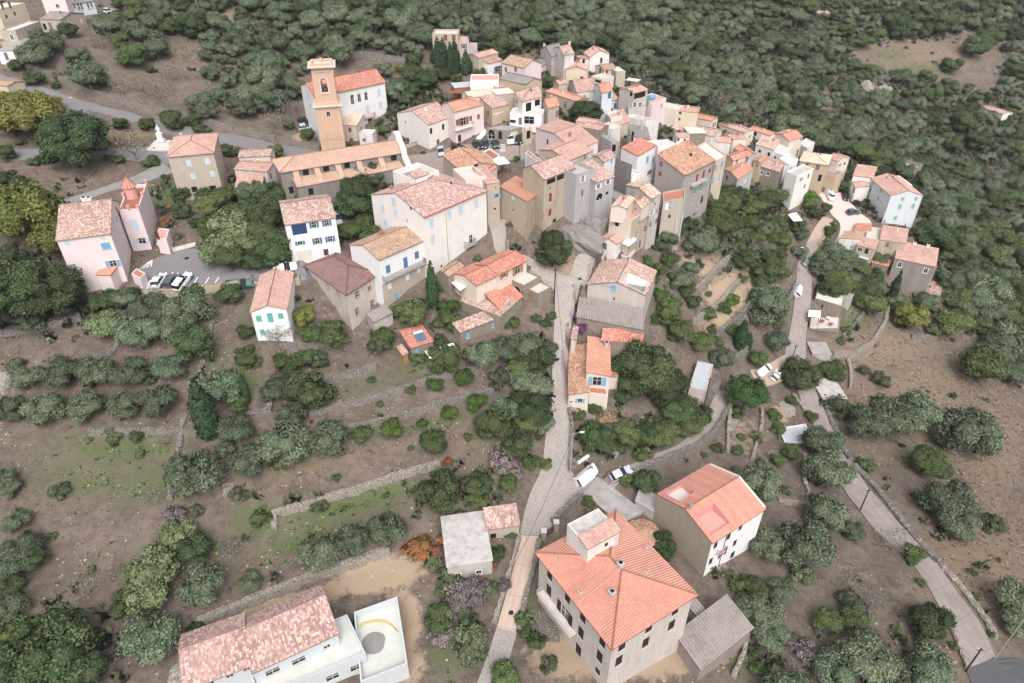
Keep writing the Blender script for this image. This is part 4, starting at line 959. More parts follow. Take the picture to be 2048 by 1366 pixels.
# round oven with dark old tiles
def round_hut():
 c = at(q(15, 1195, 520), 1.9); r = 2.5; g = H(c.x, c.y); root = empty('round_hut', (c.x, c.y, g)); tag(root, 'round hut with conical roof of dark old tiles behind the orange palazzo', 'hut')
 mb = MB(); n = 20
 for i in range(n):
  a0, a1 = 2*pi*i/n, 2*pi*(i+1)/n; mb.face([(cos(a0)*r, sin(a0)*r, -3), (cos(a1)*r, sin(a1)*r, -3), (cos(a1)*r, sin(a1)*r, 1.9), (cos(a0)*r, sin(a0)*r, 1.9)])
 mb.obj('wall', M['stone'], root); mb = MB(); n = 64
 for i in range(n):
  a0, a1 = 2*pi*i/n, 2*pi*(i+1)/n; z = .08 * (i % 2)
  mb.face([(cos(a0)*(r+.3), sin(a0)*(r+.3), 1.8 + z), (cos(a1)*(r+.3), sin(a1)*(r+.3), 1.8 + .08 - z), (0, 0, 2.7)], [(i*.25, 0), (i*.25+.25, 0), (i*.25+.12, 3)])
 mb.obj('roof', M['r_old'], root)
round_hut()
# --- new villa bottom left
vb = hs('new unfinished villa, right block with speckled pink tile roof and grey-white walls', 14, (562,1168), (457,832), (1148,918), h=5.6, roof='gu', m=.28, kf=.66, wall='villaw', rf='r_pink', ov=.35, so=.2, pitch=.3, rib=.06, down=4, group='blocks of the new villa',
   wins=[('R',1073,1003,.9,.7,'w',''),('R',880,1098,1.8,1.1,'w',''),('R',702,1172,1.8,1.1,'w','')])
va = hs('new unfinished villa, lower left block with speckled pink tile roof and three windows', 14, (100,1285), (70,930), (548,1125), h=5.0, roof='gu', m=.28, kf=.62, wall='villaw', rf='r_pink', ov=.35, so=.2, pitch=.3, rib=.06, down=4, group='blocks of the new villa',
   wins=[('R',410,1203,.9,.7,'w',''),('R',525,1155,.9,.7,'w',''),('R',275,1255,.9,.7,'w','')])
vt = hs('white roof terrace with low parapet in front of the new villa', 14, (600,1354), (505,1059), (1335,1045), 'terrace', 'terrace', h=3.3, roof='flat', parapet=.5, floor='villafloor', wall='villaw', wins=[('R',1275,1145,1.7,1.2,'w',''),('R',1110,1212,1.7,1.2,'w','')])
vc = hs('sunken courtyard with white parapet and coiled yellow hose beside the new villa', 14, (1300,1245), (1255,765), (1622,1118), 'courtyard', 'courtyard', h=3.2, roof='flat', parapet=1.3, floor='villafloor', wall='villaw')
def villa_mats():
 # hose and wet patch on the courtyard floor
 pts = [(1290,860),(1330,835),(1400,820),(1460,825),(1500,845),(1530,870),(1548,895)]
 z = vc.bz + vc.h - 1.22; mb = MB(); W3 = [at_z(q(14, *p), z) for p in pts]
 root = empty('hose', W3[0]); tag(root, 'yellow corrugated hose curving across the villa courtyard floor', 'hose')
 for off in (0, .22):
  for a, b in zip(W3[:-1], W3[1:]): mb.tube(a - W3[0] + Vector((off, -off, .06)), b - W3[0] + Vector((off, -off, .06)), .07, 6)
 mb.obj('hose', M['hoseyellow'], root)
 c = at_z(q(14, 1390, 975), z - .06); mb = MB(); n = 18
 P = [(cos(2*pi*i/n) * (1.5 + .12*sin(i*.9)), sin(2*pi*i/n) * (1.8 + .15*cos(i*.7)), 0) for i in range(n)]
 for i in range(n): mb.face([(0, 0, .12), P[i], P[(i+1) % n]])
 o = mb.obj('sand_heap', M['lanegrey'], None, c); tag(o, 'flat grey heap of wet sand on the villa courtyard floor', 'sand')
villa_mats()
# --- cottage by the street
ct1 = hs('low cottage wing with weathered brown and red tiles along the cobbled street', 11, (367,716), (372,350), (523,695), base=(368,818), roof='sx0', rise=.9, wall='cream', rf='r_old', ov=.12, wins=[('R',455,765,.8,1.0,'o','sh_sky'),('R',389,775,.4,.4,'d','')])
ct2 = hs('taller cottage wing with bright orange tiles and a blue-shuttered terrace door', 11, (507,545), (503,275), (683,577), h=5.6, roof='sx1', rise=.5, wall='cream', rf='r_orange', ov=.15, wins=[('R',585,618,1.6,1.9,'o','sh_sky')], chim=[(655,350,.7,.8,'concrete')])
hs('red tiled front terrace of the cottage with dark railing', 11, (525,705), (515,650), (668,722), 'terrace', 'terrace', h=2.9, roof='flat', parapet=.1, floor='terracotta', wall='cream')
hs('low side roof of red tiles at the right of the cottage', 11, (683,577), (672,460), (745,580), 'shed', 'shed', h=3.2, roof='sx1', rise=.6, wall='cream', rf='r_red', ov=.1)
# --- house with the roof terrace and its barns
rt = hs('house with blue shutter and a roof terrace cut into its tiled roof', 6, (1255,1100), (820,1015), (1335,915), h=9.0, roof='gu', m=.30, wall='oldbeige', rf='r_mott', ov=.2, so=.15, holes=[(.3,4.6,.4,4.6)],
   wins=[('L',1015,1045,.9,1.3,'c','sh_sky'),('L',1015,1130,.6,.7,'w','')], chim=[(938,985,.4,.5,'trim'),(1080,985,.4,.5,'trim'),(1118,905,.4,.6,'trim')])
roof_terrace(rt, .3, 4.6, .4, min(4.6, rt.B * .49), rt.h - .9, 'white', 'lanegrey')
hs('long barn roof of grey-brown corrugated sheets below the blue-shuttered house', 11, (930,225), (432,127), (938,72), 'barn', 'barn', h=8.2, roof='sx0', rise=1.0, rf='r_sheet', wall='stone', pitch=.5, rib=.09, ov=.15)
hs('lower barn with dark red tiles next to the large round tree', 11, (922,322), (622,305), (932,232), 'barn', 'barn', h=7.0, roof='sx0', rise=.8, rf='r_red', wall='stone', ov=.15)
hs('tiny gate shelter with pink tiles by the purple bougainvillea', 11, (422,302), (388,290), (441,205), 'shelter', 'shelter', h=2.0, roof='sx0', rise=.3, rf='r_pink', wall='cream', ov=.1)
hs('blue-grey flat terrace roof right of the large round tree', 11, (1412,690), (1285,662), (1478,490), 'terrace', 'terrace', h=3.0, roof='flat', parapet=.15, floor='bluegreyroof', wall='oldbeige')
# --- central big white house and neighbours
wh = hs('tallest white house with speckled pink roof, red gutter and pale blue shutters', 5, (1280,380), (905,215), (1735,180), base=(1385,835), roof='gu', m=.33, hr=True, wall='offwhite', rf='r_pink', ov=.3, so=.1, gutter='gutter', down=6,
   wins=[('R',1340,430,1.0,1.7,'c','sh_pale'),('R',1475,370,1.0,1.7,'c','sh_pale'),('R',1555,330,1.0,1.7,'c','sh_pale'),('R',1672,283,1.0,1.7,'c','sh_pale'),('R',1350,548,1.0,1.7,'c','sh_pale'),('R',1483,490,1.0,1.7,'c','sh_white'),('R',1563,450,1.0,1.7,'c','sh_white'),('R',1680,402,1.0,1.6,'c','sh_white'),
   ('R',1420,655,.9,1.4,'c','sh_white'),('R',1485,610,.9,1.4,'c','sh_white'),('R',1568,582,.9,1.4,'c','sh_white'),('R',1632,550,1.0,2.0,'o','sh_white'),('R',1560,708,1.6,1.6,'g','sh_wood'),('R',1415,748,.5,.6,'d',''),
   ('L',1062,262,1.0,1.4,'c','sh_pale'),('L',980,320,1.0,1.6,'c','sh_pale'),('L',1075,358,1.0,1.7,'c','sh_pale'),('L',1000,428,1.0,1.5,'c','sh_pale'),('L',1188,320,.4,.7,'d',''),('L',1160,412,.5,.8,'w','')],
   chim=[(1045,178,.5,.6,'terracotta'),(1485,140,.25,.3,'iron')])
wh.balcony('R', (1605,612), (1672,575), 1.0)
mb = MB(); mb.tube((wh.A * .33, -.07, 0), (wh.A * .33, -.07, wh.h - 1.2), .05); wh.addpart('downpipe', mb, M['pipe'])
bg = hs('house with tan tile roof, white upper floor and blue shutters over a stone base', 5, (950,697), (740,585), (1290,545), base=(1055,1050), roof='gu', m=.33, kf=.5, wall='white', rf='r_tan', ov=.25, so=.15, down=5,
   wins=[('R',1020,768,1.0,1.6,'c','sh_blue'),('R',1150,722,1.0,2.3,'D','sh_blue'),('R',1232,665,1.0,1.5,'c','sh_blue'),('R',1030,893,.9,1.2,'c','sh_white'),('R',1163,827,.9,1.2,'c','sh_white'),('R',1245,775,.9,1.2,'c','sh_white'),
   ('R',1083,972,.9,1.2,'c','sh_sky'),('R',1170,955,1.1,2.2,'D','sh_sky'),('R',1240,905,1.0,1.3,'c','sh_sky'),('R',1292,885,.8,1.8,'D','sh_sky')],
   chim=[(962,520,.45,.7,'terracotta'),(985,515,.45,.7,'terracotta')])
zb = bg.hit('R', q(5, 1150, 790))[1]; bg.wallobj.data.materials.append(M['tan'])
bg.balcony('R', (1000,862), (1303,722), 1.0, 'iron', 'concrete', .9, .15)
mb = MB(); mb.box(.02, -.06, -2, bg.A - .02, .0, zb - .3)
# keep the stone facing clear of the openings: build it as strips between them
bg_strips = MB(); rects = [(w[1] - w[3]/2 - .02, w[1] + w[3]/2 + .02, w[2] - .02, w[2] + w[4] + .02) for w in bg.windows if w[0] == 'R']
ss = sorted(set([0.02, bg.A - .02] + [x for r in rects for x in r[:2]])); zs = sorted(set([-2.0, zb - .3] + [z for r in rects for z in r[2:] if z < zb - .3]))
for a0, a1 in zip(ss[:-1], ss[1:]):
 for z0, z1_ in zip(zs[:-1], zs[1:]):
  if a1 - a0 < .02 or z1_ - z0 < .02: continue
  if any(r[0] < (a0+a1)/2 < r[1] and r[2] < (z0+z1_)/2 < r[3] for r in rects): continue
  bg_strips.box(a0, -.05, z0, a1, -.004, z1_)
bg.addpart('stone_base', bg_strips, M['tan'])
br = hs('house with mauve-brown patched hip roof and bare red window sills', 5, (710,945), (415,740), (955,790), base=(750,1225), roof='hip', m=.36, wall='oldbeige', rf='r_mauve', ov=.4, down=5,
   wins=[('R',793,957,.9,1.3,'s','terracotta'),('R',876,842,.6,.8,'s','terracotta'),('R',883,913,.7,.9,'s','terracotta'),('R',905,1030,.8,1.8,'s','terracotta'),('R',793,1085,.8,1.6,'s','terracotta'),('R',817,1195,.8,1.4,'D','sh_mauve'),
   ('L',568,893,.8,1.1,'s','terracotta'),('L',652,953,.7,1.1,'s','terracotta'),('L',640,1060,.5,.9,'s','terracotta')])
hs('concrete lean-to with sheet roof against the brown-roofed house', 5, (915,1160), (862,1100), (1050,1090), 'shed', 'shed', h=3.0, roof='sx0', rise=.4, rf='r_sheet', wall='concrete', ov=.1)
wb = hs('white house with blue shutters, navy loggia and cream garage door', 5, (258,440), (238,262), (627,378), base=(325,715), roof='gu', m=.30, wall='white', rf='r_mott', ov=.2, so=.12,
   wins=[('R',365,475,2.7,2.1,'g','navy'),('R',473,443,.85,1.2,'o','sh_blue'),('R',567,430,.85,1.2,'o','sh_blue'),('R',370,577,.9,.8,'o','sh_blue'),('R',497,562,.9,1.3,'o','sh_blue'),('R',592,547,.9,1.2,'o','sh_blue'),('R',405,672,2.8,2.2,'g','palecon'),('R',562,645,.9,1.4,'D','sh_brown')])
tq = hs('small white house with turquoise shutters and long salmon tile roof', 5, (5,1085), (95,810), (268,1058), base=(68,1295), roof='gv', m=.36, wall='white', rf='r_salmon', ov=.2, so=.12,
   wins=[('R',65,1135,.9,1.2,'c','sh_turq'),('R',150,1130,.95,1.9,'D','sh_turq'),('R',227,1115,.9,1.1,'c','sh_turq'),('R',92,1235,.8,1.1,'c','sh_turq')])
stsh = hs('little stone shed with tan tile roof at the foot of the tall white house', 'I', (225,455), (112,385), (425,322), 'shed', 'shed', h=4.6, roof='gu', m=.25, wall='stone', rf='r_tan', ov=.1, so=.05)
# --- restored stone house, several wings
hs('cream wing with dark red tiles and wooden shutters above the stone terraces', 'I', (850,430), 6.0, (1200,248), h=6.0, roof='gu', m=.3, wall='cream', rf='r_red', ov=.25, wins=[('R',915,425,1.0,1.5,'o','sh_wood'),('R',1085,362,1.4,2.0,'o','sh_wood')])
hs('rear wing with dark red tiles behind the white shade sail', 'I', (575,560), 6.5, (850,430), h=6.0, roof='gu', m=.25, wall='cream', rf='r_red', ov=.2)
hs('main stone wing with long dark red tile slope and pink chimney', 'I', (880,872), (520,490), (1150,700), base=(915,1070), roof='sy0', rise=2.6, wall='stone', rf='r_red', ov=.2, chim=[(637,575,.6,1.2,'pinkwall')])
hs('lower stone wing with speckled old tiles and blue shutters', 'I', (375,1145), (285,1035), (860,965), base=(385,1300), roof='sy0', rise=.7, wall='stone', rf='r_mott', ov=.15, wins=[('R',470,1185,.8,1.1,'c','sh_sky'),('R',790,1055,.8,1.1,'c','sh_sky')])
hs('middle stone wing with greying tiles beside the long red slope', 'I', (865,945), (372,752), 5.5, h=4.0, roof='sx1', rise=-.6, wall='stone', rf='r_mott', ov=.1)
hs('upper stone terrace with arched opening and pale paving', 'I', (1165,570), (985,490), (1385,455), 'terrace', 'terrace', h=3.6, roof='flat', parapet=.35, floor='floorpale', wall='stone', wins=[('L',1085,640,1.5,.9,'a','hole')])
hs('lower stone terrace with pale flat top beside the cobbled street', 'I', (1345,672), (1190,592), (1505,580), 'terrace', 'terrace', h=3.2, roof='flat', parapet=.12, floor='floorpale', wall='stone', wins=[('L',1245,712,.9,1.7,'D','sh_wood')])
# --- garden sheds
hs('garden shed with red tiles and a solar water heater', 10, (1290,152), (1225,62), (1410,118), 'shed', 'shed', h=2.6, roof='sy0', rise=.5, wall='stone', rf='r_red', ov=.15, wins=[('R',1322,170,.7,1.0,'D','sh_sky')])
hs('narrow wooden garden cabin with pink tile roof beside the solar shed', 10, (1246,192), (1213,146), (1271,180), 'shed', 'shed', h=2.2, roof='sy0', rise=.2, wall='sh_wood', rf='r_pink', ov=.1)
# --- the pink house on the left
pk = hs('pink house with speckled tile roof and pale blue shutters by the car park', 8, (490,825), (118,868), (525,610), base=(612,1165), roof='gv', m=.30, kf=.62, wall='pinkwall', rf='r_mott', ov=.25, so=.15, down=5,
   wins=[('L',190,887,.9,.8,'c','sh_pale'),('L',435,850,.8,.6,'c','sh_pale'),('L',462,918,1.5,1.3,'c','sh_sky'),('L',512,1042,1.2,1.3,'o','sh_sky'),('L',525,1130,.6,.5,'w',''),('R',537,725,.8,1.1,'c','sh_sky'),('R',570,800,.9,1.6,'c','sh_pale'),('R',620,925,1.0,1.6,'c','sh_pale'),('R',588,1000,.9,1.6,'c','sh_pale')],
   chim=[(330,620,.8,1.6,'white'),(365,615,.8,1.5,'white'),(288,755,.3,.3,'trim'),(348,705,.3,.4,'trim')])
pt = hs('pink tower wing with crenellated terrace and small orange-coned turret', 8, (690,657), (552,664), (745,482), base=(800,935), roof='flat', parapet=.7, floor='redtile', wall='pinkwall', down=5,
   wins=[('L',665,772,1.3,2.2,'D','sh_pale'),('L',715,882,1.4,1.2,'o','sh_pale'),('L',728,975,2.4,1.6,'c','sh_sky')])
mb = MB()
for (x, y) in ((0, 0), (pt.A, 0), (0, pt.B), (pt.A, pt.B), (pt.A * .5, 0), (0, pt.B * .5), (pt.A * .5, pt.B)):
 mb.box(x - .25, y - .25, pt.h, x + .25, y + .25, pt.h + .7); mb.box(x - .32, y - .32, pt.h + .7, x + .32, y + .32, pt.h + .8)
pt.addpart('merlons', mb, M['pinkterr'])
def turret():
 l = pt.loc(at_z(q(8, 640, 548), pt.bz + pt.h)); x, y = l[0], l[1]; r = 1.25; mb = MB(); n = 20; z0 = pt.h - .7
 x = min(max(x, 1.3), pt.A - 1.3); y = min(max(y, 1.3), pt.B - 1.3)
 for i in range(n):
  a0, a1 = 2*pi*i/n, 2*pi*(i+1)/n
  mb.face([(cos(a0)*r, sin(a0)*r, z0), (cos(a1)*r, sin(a1)*r, z0), (cos(a1)*r*.94, sin(a1)*r*.94, z0+2.4), (cos(a0)*r*.94, sin(a0)*r*.94, z0+2.4)])
 t = mb.obj('turret', M['pinkterr'], pt.root, (x, y, 0)); mb = MB(); n = 12; r = 1.5
 for i in range(n):
  a0, a1 = 2*pi*i/n, 2*pi*(i+1)/n; mb.face([(cos(a0)*r, sin(a0)*r, z0+2.3), (cos(a1)*r, sin(a1)*r, z0+2.3), (0, 0, z0+4.6)], [(i*.8, 0), (i*.8+.8, 0), (i*.8+.4, 2.4)])
  mb.tube((cos(a0)*r, sin(a0)*r, z0+2.33), (0, 0, z0+4.63), .05, 4)
 mb.tube((0, 0, z0+4.5), (0, 0, z0+5.2), .06, 5, .02); mb.obj('cone_roof', M['r_coral'], t)
turret()
hs('boxy pink annex with tan lean-to roof on the left side of the pink house', 8, (330,898), (140,915), 2.5, 'annex', 'annex', h=7.5, roof='sx0', rise=.5, wall='pinkwall', rf='r_tan', ov=.1)
hs('low pink annex with small orange roof at the foot of the pink house', 8, (490,1120), (398,1118), 2.8, 'annex', 'annex', h=3.6, roof='sx0', rise=.5, wall='pinkwall', rf='r_orange', ov=.1)
hs('pink entrance block with terracotta top under the pink house front', 8, (702,1145), (640,1110), (738,1108), 'annex', 'annex', h=2.6, roof='flat', parapet=.1, floor='terracotta', wall='pinkwall')
hs('pink stair block with brown door at the right of the pink tower', 8, (885,870), (810,860), (905,800), 'annex', 'annex', h=3.4, roof='flat', parapet=.2, floor='pinkterr', wall='pinkwall', wins=[('L',822,845,.8,1.6,'D','sh_brown')])
# --- grey-brown house, low houses
hs('square grey-brown three-storey house with pale blue shutters and low hip roof', 8, (1212,262), (893,290), (1235,128), base=(1270,570), roof='hip', m=.34, wall='tan', rf='r_salmon', ov=.25,
   wins=[('L',1042,337,1.0,1.4,'c','sh_pale'),('L',1172,322,1.0,1.4,'c','sh_pale'),('L',1070,428,1.0,1.2,'c','sh_pale'),('L',1208,412,1.0,1.2,'c','sh_pale'),('L',1083,522,1.2,1.3,'d',''),('L',1212,517,1.4,1.5,'d','')], chim=[(1000,120,.5,.7,'trim')])
hs('low house with mottled tile roof behind the white pergola', 'O', (510,212), (190,225), 5.5, h=4.2, roof='gv', m=.25, wall='cream', rf='r_mott', ov=.15)
hs('low house with salmon tiles between the grey-brown house and the church', 'O', (478,372), (146,348), 6.0, h=4.0, roof='gv', m=.22, wall='stainwhite', rf='r_salmon', ov=.15)
hs('little outbuilding with salmon tiles in the trees below the low houses', 'O', (425,520), (158,535), 5.0, 'outbuilding', 'outbuilding', h=3.2, roof='sx0', rise=1.0, wall='stone', rf='r_salmon', ov=.15, wins=[('L',200,560,1,1.2,'d','')])
# --- village, around the square
hs('small house with mottled cream and orange tiles between bell tower and palazzo', 'N', (945,1000), (755,990), (1045,850), base=(925,1200), roof='sx0', rise=1.5, wall='cream', rf='r_cream', ov=.1, wins=[('L',868,1052,.9,1.2,'c','sh_mauve'),('L',888,1185,.9,1.3,'c','sh_mauve')])
hs('terraced porch with balcony beside the house under the bell tower', 'N', (1145,1105), (975,1100), (1195,1050), 'annex', 'annex', h=3.6, roof='flat', parapet=.4, floor='floorpale', wall='stainwhite', wins=[('L',1045,1180,.9,.9,'c','sh_mauve')])
plz = hs('white three-storey palazzo with red roof and arched windows behind the bell tower', 'N', (430,640), (255,495), (1300,455), h=12.2, roof='gu', m=.30, wall='white', rf='r_red', ov=.35, so=.2, down=5,
   wins=[('R',900,690,1.0,2.0,'a','glass'),('R',985,660,1.0,2.0,'a','sh_pale'),('R',1070,640,1.0,2.0,'a','sh_pale'),('R',1230,585,1.0,1.8,'c','sh_pale'),('R',1088,795,1.1,2.0,'c','sh_pale'),('R',1250,742,1.0,1.7,'c','sh_pale'),('R',1268,930,1.0,1.8,'c','sh_blue'),('R',730,690,1.0,1.6,'c','sh_pale'),('R',1120,955,1.4,2.0,'w',''),
   ('L',345,610,1.2,2.0,'c','sh_pale'),('L',380,760,1.1,1.5,'c','sh_pale')], chim=[(915,300,.6,.8,'r_red'),(990,365,.5,.7,'r_red')])
plz.balcony('R', (1060,912), (1190,880), 1.0, 'clothred', 'concrete', .9)
p24 = hs('pale pink house with speckled pink gable roof at the left of the square', 2, (1000,742), (757,648), (1195,668), base=(1000,935), roof='gu', m=.30, wall='offwhite', rf='r_pink', ov=.12, so=.05,
   wins=[('R',1022,787,.9,1.4,'c','sh_dark'),('R',1117,755,.9,1.4,'c','sh_dark'),('R',1180,740,.8,1.4,'c','sh_dark'),('R',1182,850,.9,2.2,'D','sh_dark'),('R',1078,885,1.1,2.1,'D','sh_rust'),('R',1107,900,.5,.7,'d',''),('L',822,718,.5,.7,'d','')])
o25 = hs('house with bright orange hip roof, rust shutters and a front balcony on the square', 2, (1205,638), (1112,575), (1432,577), base=(1210,892), roof='gu', hr=True, m=.30, wall='pinkwall', rf='r_orange', ov=.2, so=.1,
   wins=[('R',1227,722,.9,1.5,'c','sh_rust'),('R',1277,712,1.6,1.9,'o','sh_rust'),('R',1332,690,.9,1.2,'c','sh_rust'),('R',1393,677,.9,1.2,'c','sh_rust'),('R',1245,845,1.0,1.7,'c','sh_dark'),('R',1350,842,1.0,1.4,'c','sh_dark')])
o25.balcony('R', (1222,782), (1362,745), 1.0, 'pipe', 'offwhite', .9)
s26 = hs('ochre house with white lettering on its blank wall above the square', 'C', (637,425), (460,250), (890,368), base=(640,695), roof='sy0', rise=1.6, wall='ochre', rf='r_pink', ov=.12, so=.08, wins=[('L',578,505,.8,1.3,'c','sh_rust'),('R',820,642,.8,.8,'d','')])
hs('tan windowless house directly behind the lettered ochre house', 'C', (978,198), (705,225), 5.0, h=5.5, roof='flat', parapet=0, floor='palecon', wall='tan')
hs('house with long cream tile roof between the orange hip roof and white hall', 'C', (300,268), 6.0, (705,218), h=5.5, roof='gu', m=.25, wall='offwhite', rf='r_cream', ov=.1)
hs('house with red mottled roof and large dark loggia windows above the square', 'C', (1097,327), (985,190), (1392,247), h=7.4, roof='gu', hl=True, m=.35, wall='offwhite', rf='r_mott', ov=.2,
   wins=[('R',1192,410,2.0,2.2,'d',''),('R',1325,345,1.9,1.6,'d','')])
hs('white flat-roofed annex with glass veranda under the loggia house', 'C', (1395,530), (905,503), 5.0, h=4.6, roof='flat', parapet=.2, floor='floorpale', wall='white', wins=[('L',948,628,1.5,.8,'d',''),('L',1065,625,.8,1.8,'D','sh_mauve'),('L',1200,610,2.6,1.9,'w','')])
hs('low stone restaurant front with arched doorway on the square', 'C', (860,770), (540,735), (1100,720), h=3.6, roof='flat', parapet=.1, floor='roofconc', wall='stone', wins=[('L',630,850,1.8,1.6,'a','hole'),('L',760,840,1.0,2.0,'D','hole'),('R',975,840,2.2,2.0,'g','trim')])
hs('stone house with dark doorway and climbing plant at the back of the square', 'C', (1150,740), (1105,720), (1240,715), h=4.2, roof='flat', parapet=.2, floor='floorpale', wall='yellow', wins=[('R',1192,830,1.3,2.0,'d','')])
hs('small tan house with bright orange roof right of the loggia house', 'C', (1490,423), (1388,330), (1655,380), h=5.6, roof='gu', m=.5, wall='tan', rf='r_orange', ov=.15, wins=[('R',1627,510,.9,1.7,'D','sh_mauve')])
hs('long grey-walled house with thin orange roof above the round green tree', 'C', (1918,322), (1455,170), 4.5, h=5.0, roof='gv', m=.22, wall='tan', rf='r_orange', ov=.12, wins=[('L',1745,380,.8,1.7,'D','sh_mauve')])
hs('house with dark grey hip roof and blank ochre gable', 'A', (1640,925), (1182,830), (1910,852), h=6.8, roof='gv', m=.35, wall='ochre', rf='r_gray', ov=.15)
hs('low house with orange roof under the dark grey roofed house', 'A', (1130,995), 5.0, (1435,935), h=4.6, roof='gu', m=.3, wall='offwhite', rf='r_salmon', ov=.1)
hs('white house with old brown tiles, balcony and tall blue shutters', 'A', (988,572), 7.0, (1235,512), base=(990,788), roof='gu', m=.3, wall='white', rf='r_old', ov=.15, wins=[('R',1165,672,1.7,1.9,'o','sh_blue')]).balcony('R', (1100,755), (1215,735), .8, 'pipe', 'white', .7)
hs('rear wing with pink eave behind the white house with tall blue shutters', 'A', (830,468), 5.0, (1165,388), h=5.0, roof='gu', m=.25, wall='tan', rf='r_salmon', ov=.15)
hs('pink house with pale brown roof and two rust shuttered windows', 'A', (1600,645), (1228,558), 7.5, h=5.8, roof='gv', m=.42, wall='pinkwall', rf='r_tan', ov=.15, wins=[('L',1293,675,.9,1.3,'c','sh_rust'),('L',1460,672,.9,1.2,'c','sh_rust')])
hs('long blank white hall with flat pink edged roof', 'A', (1172,852), (685,852), 6.0, 'hall', 'hall', h=6.4, roof='flat', parapet=.15, floor='pinkterr', wall='white')
hs('low building with red-brown wall and pale grey roof left of the white hall', 'A', (822,962), (420,990), 5.0, h=2.8, roof='flat', parapet=.05, floor='bluegreyroof', wall='redtile')
hs('old grey fortified house with flat parapet roof behind the cypresses', 'A', (480,70), (35,70), 7.0, h=9.5, roof='flat', parapet=.5, floor='floorpale', wall='tan', wins=[('L',262,132,1.1,1.6,'c','sh_rust'),('L',405,130,1.1,1.6,'c','sh_rust')])
hs('lower pinkish wing of the old fortified house', 'A', (662,168), (482,172), 5.0, h=7.0, roof='flat', parapet=.5, floor='pinkterr', wall='oldbeige')
hs('plain grey outbuilding at the right end of the old fortified house', 'A', (808,264), (668,266), 4.0, 'outbuilding', 'outbuilding', h=5.5, roof='flat', parapet=.1, floor='pinkterr', wall='grayp')
# --- upper cluster
hs('tall house with slate grey roof and two rows of blue-grey shutters', 'B', (330,326), (180,200), (512,270), base=(310,640), roof='gu', m=.3, wall='oldbeige', rf='r_gray', ov=.12, wins=[('R',x, y, .8, 1.2, 'c', 'bluegrey') for (x, y) in ((370,372),(430,348),(487,335),(370,492),(430,472),(485,458))], chim=[(185,165,.5,1,'trim')])
hs('pale ribbed-wall house with salmon roof beside the slate grey roof', 'B', (522,316), (405,190), (660,275), h=8.5, roof='gu', m=.25, wall='stainwhite', rf='r_salmon', ov=.1, chim=[(600,150,.5,.8,'pinkwall')], wins=[('R',540,268,1.0,1.2,'c','sh_mint')])
hs('white gabled house with slate grey roof at the left of the upper cluster', 'B', (130,502), (0,440), (300,378), base=(130,632), roof='gu', m=.3, wall='offwhite', rf='r_gray', ov=.12, wins=[('R',250,540,.9,1.2,'c','sh_pale')])
hs('bay-fronted beige house with salmon hip roof in the upper cluster', 'B', (760,345), (665,322), (882,362), h=7.0, roof='gu', hl=True, hr=True, m=.3, wall='cream', rf='r_salmon', ov=.2, wins=[('L',727,395,.9,1.7,'d',''),('R',815,400,.8,1.2,'d','')])
hs('large pale gabled house with salmon roof at the top right of the village', 'B', (905,336), (815,266), (1205,276), base=(922,580), roof='gv', m=.35, wall='offwhite', rf='r_salmon', ov=.1, wins=[('R',1080,385,1.0,1.6,'c','sh_brown'),('L',908,392,.7,1.4,'d','')])
hs('sand coloured house with low front gable and one brown door', 'B', (853,522), (545,515), 6.0, h=6.2, roof='gu', m=.3, wall='yellow', rf='r_salmon', ov=.1, wins=[('L',783,680,1.0,1.9,'D','sh_brown')])
hs('house with weathered tan roof and small red window at the upper right', 'B', (1125,534), (1005,462), (1312,517), base=(1130,705), roof='gu', m=.3, wall='stainwhite', rf='r_tan', ov=.15, wins=[('R',1165,552,.8,1.1,'c','sh_red'),('R',1280,532,.7,1.1,'d',''),('R',1165,652,1.1,.9,'w',''),('R',1222,652,.8,.8,'d',''),('L',1065,545,.7,1.9,'D','sh_dark')])
hs('white-topped flat building at the far right of the upper cluster', 'B', (1452,546), (1312,555), 6.0, h=5.4, roof='flat', parapet=.1, floor='villafloor', wall='tan')
hs('walled courtyard block with a long dark opening in the upper cluster', 'B', (1110,668), (925,622), 5.0, h=3.6, roof='flat', parapet=.4, floor='floorpale', wall='cream', wins=[('L',1030,702,2.4,.8,'d','')])
hs('tiny flat-roofed hut at the edge of the trees', 'B', (1625,712), (1450,688), 3.0, 'hut', 'hut', h=2.2, roof='flat', parapet=.05, floor='palecon', wall='stone')
hs('house with rosy tile slope under the sand coloured gable', 'B', (720,872), (592,692), (985,835), h=5.0, roof='gu', m=.25, wall='stainwhite', rf='r_salmon', ov=.1)
hs('white house with broad rose roof and teal shutters behind the round green tree', 'B', (1010,1056), (742,902), (1347,972), base=(1125,1205), roof='gu', m=.28, wall='bluewhite', rf='r_pink', ov=.1, wins=[('R',1150,1105,.9,1.6,'c','sh_teal'),('R',1290,1073,.9,1.5,'c','sh_teal'),('R',1205,1145,.9,.5,'c','sh_teal')])
hs('raised white dormer block with orange roof and teal balcony door', 'B', (1095,882), (985,747), (1252,850), h=8.6, roof='gu', m=.25, wall='bluewhite', rf='r_orange', ov=.1, wins=[('R',1205,912,1.1,1.6,'D','sh_teal')])
hs('small tan shed-like house beside the dark fig tree in the upper cluster', 'B', (572,735), (440,748), 4.0, h=4.6, roof='gv', m=.3, wall='tan', rf='r_salmon', ov=.1)
hs('house with open roof loggia and dry pink walls', 'B', (1582,882), (1362,818), (1785,826), h=8.2, roof='gu', m=.26, wall='oldbeige', rf='r_salmon', ov=.15, wins=[('R',1665,905,4.6,1.7,'d',''),('R',1578,1062,1.3,1.3,'o','sh_pale'),('R',1672,1062,1.3,1.3,'o','sh_pale'),('L',1535,885,.8,1.6,'d','')])
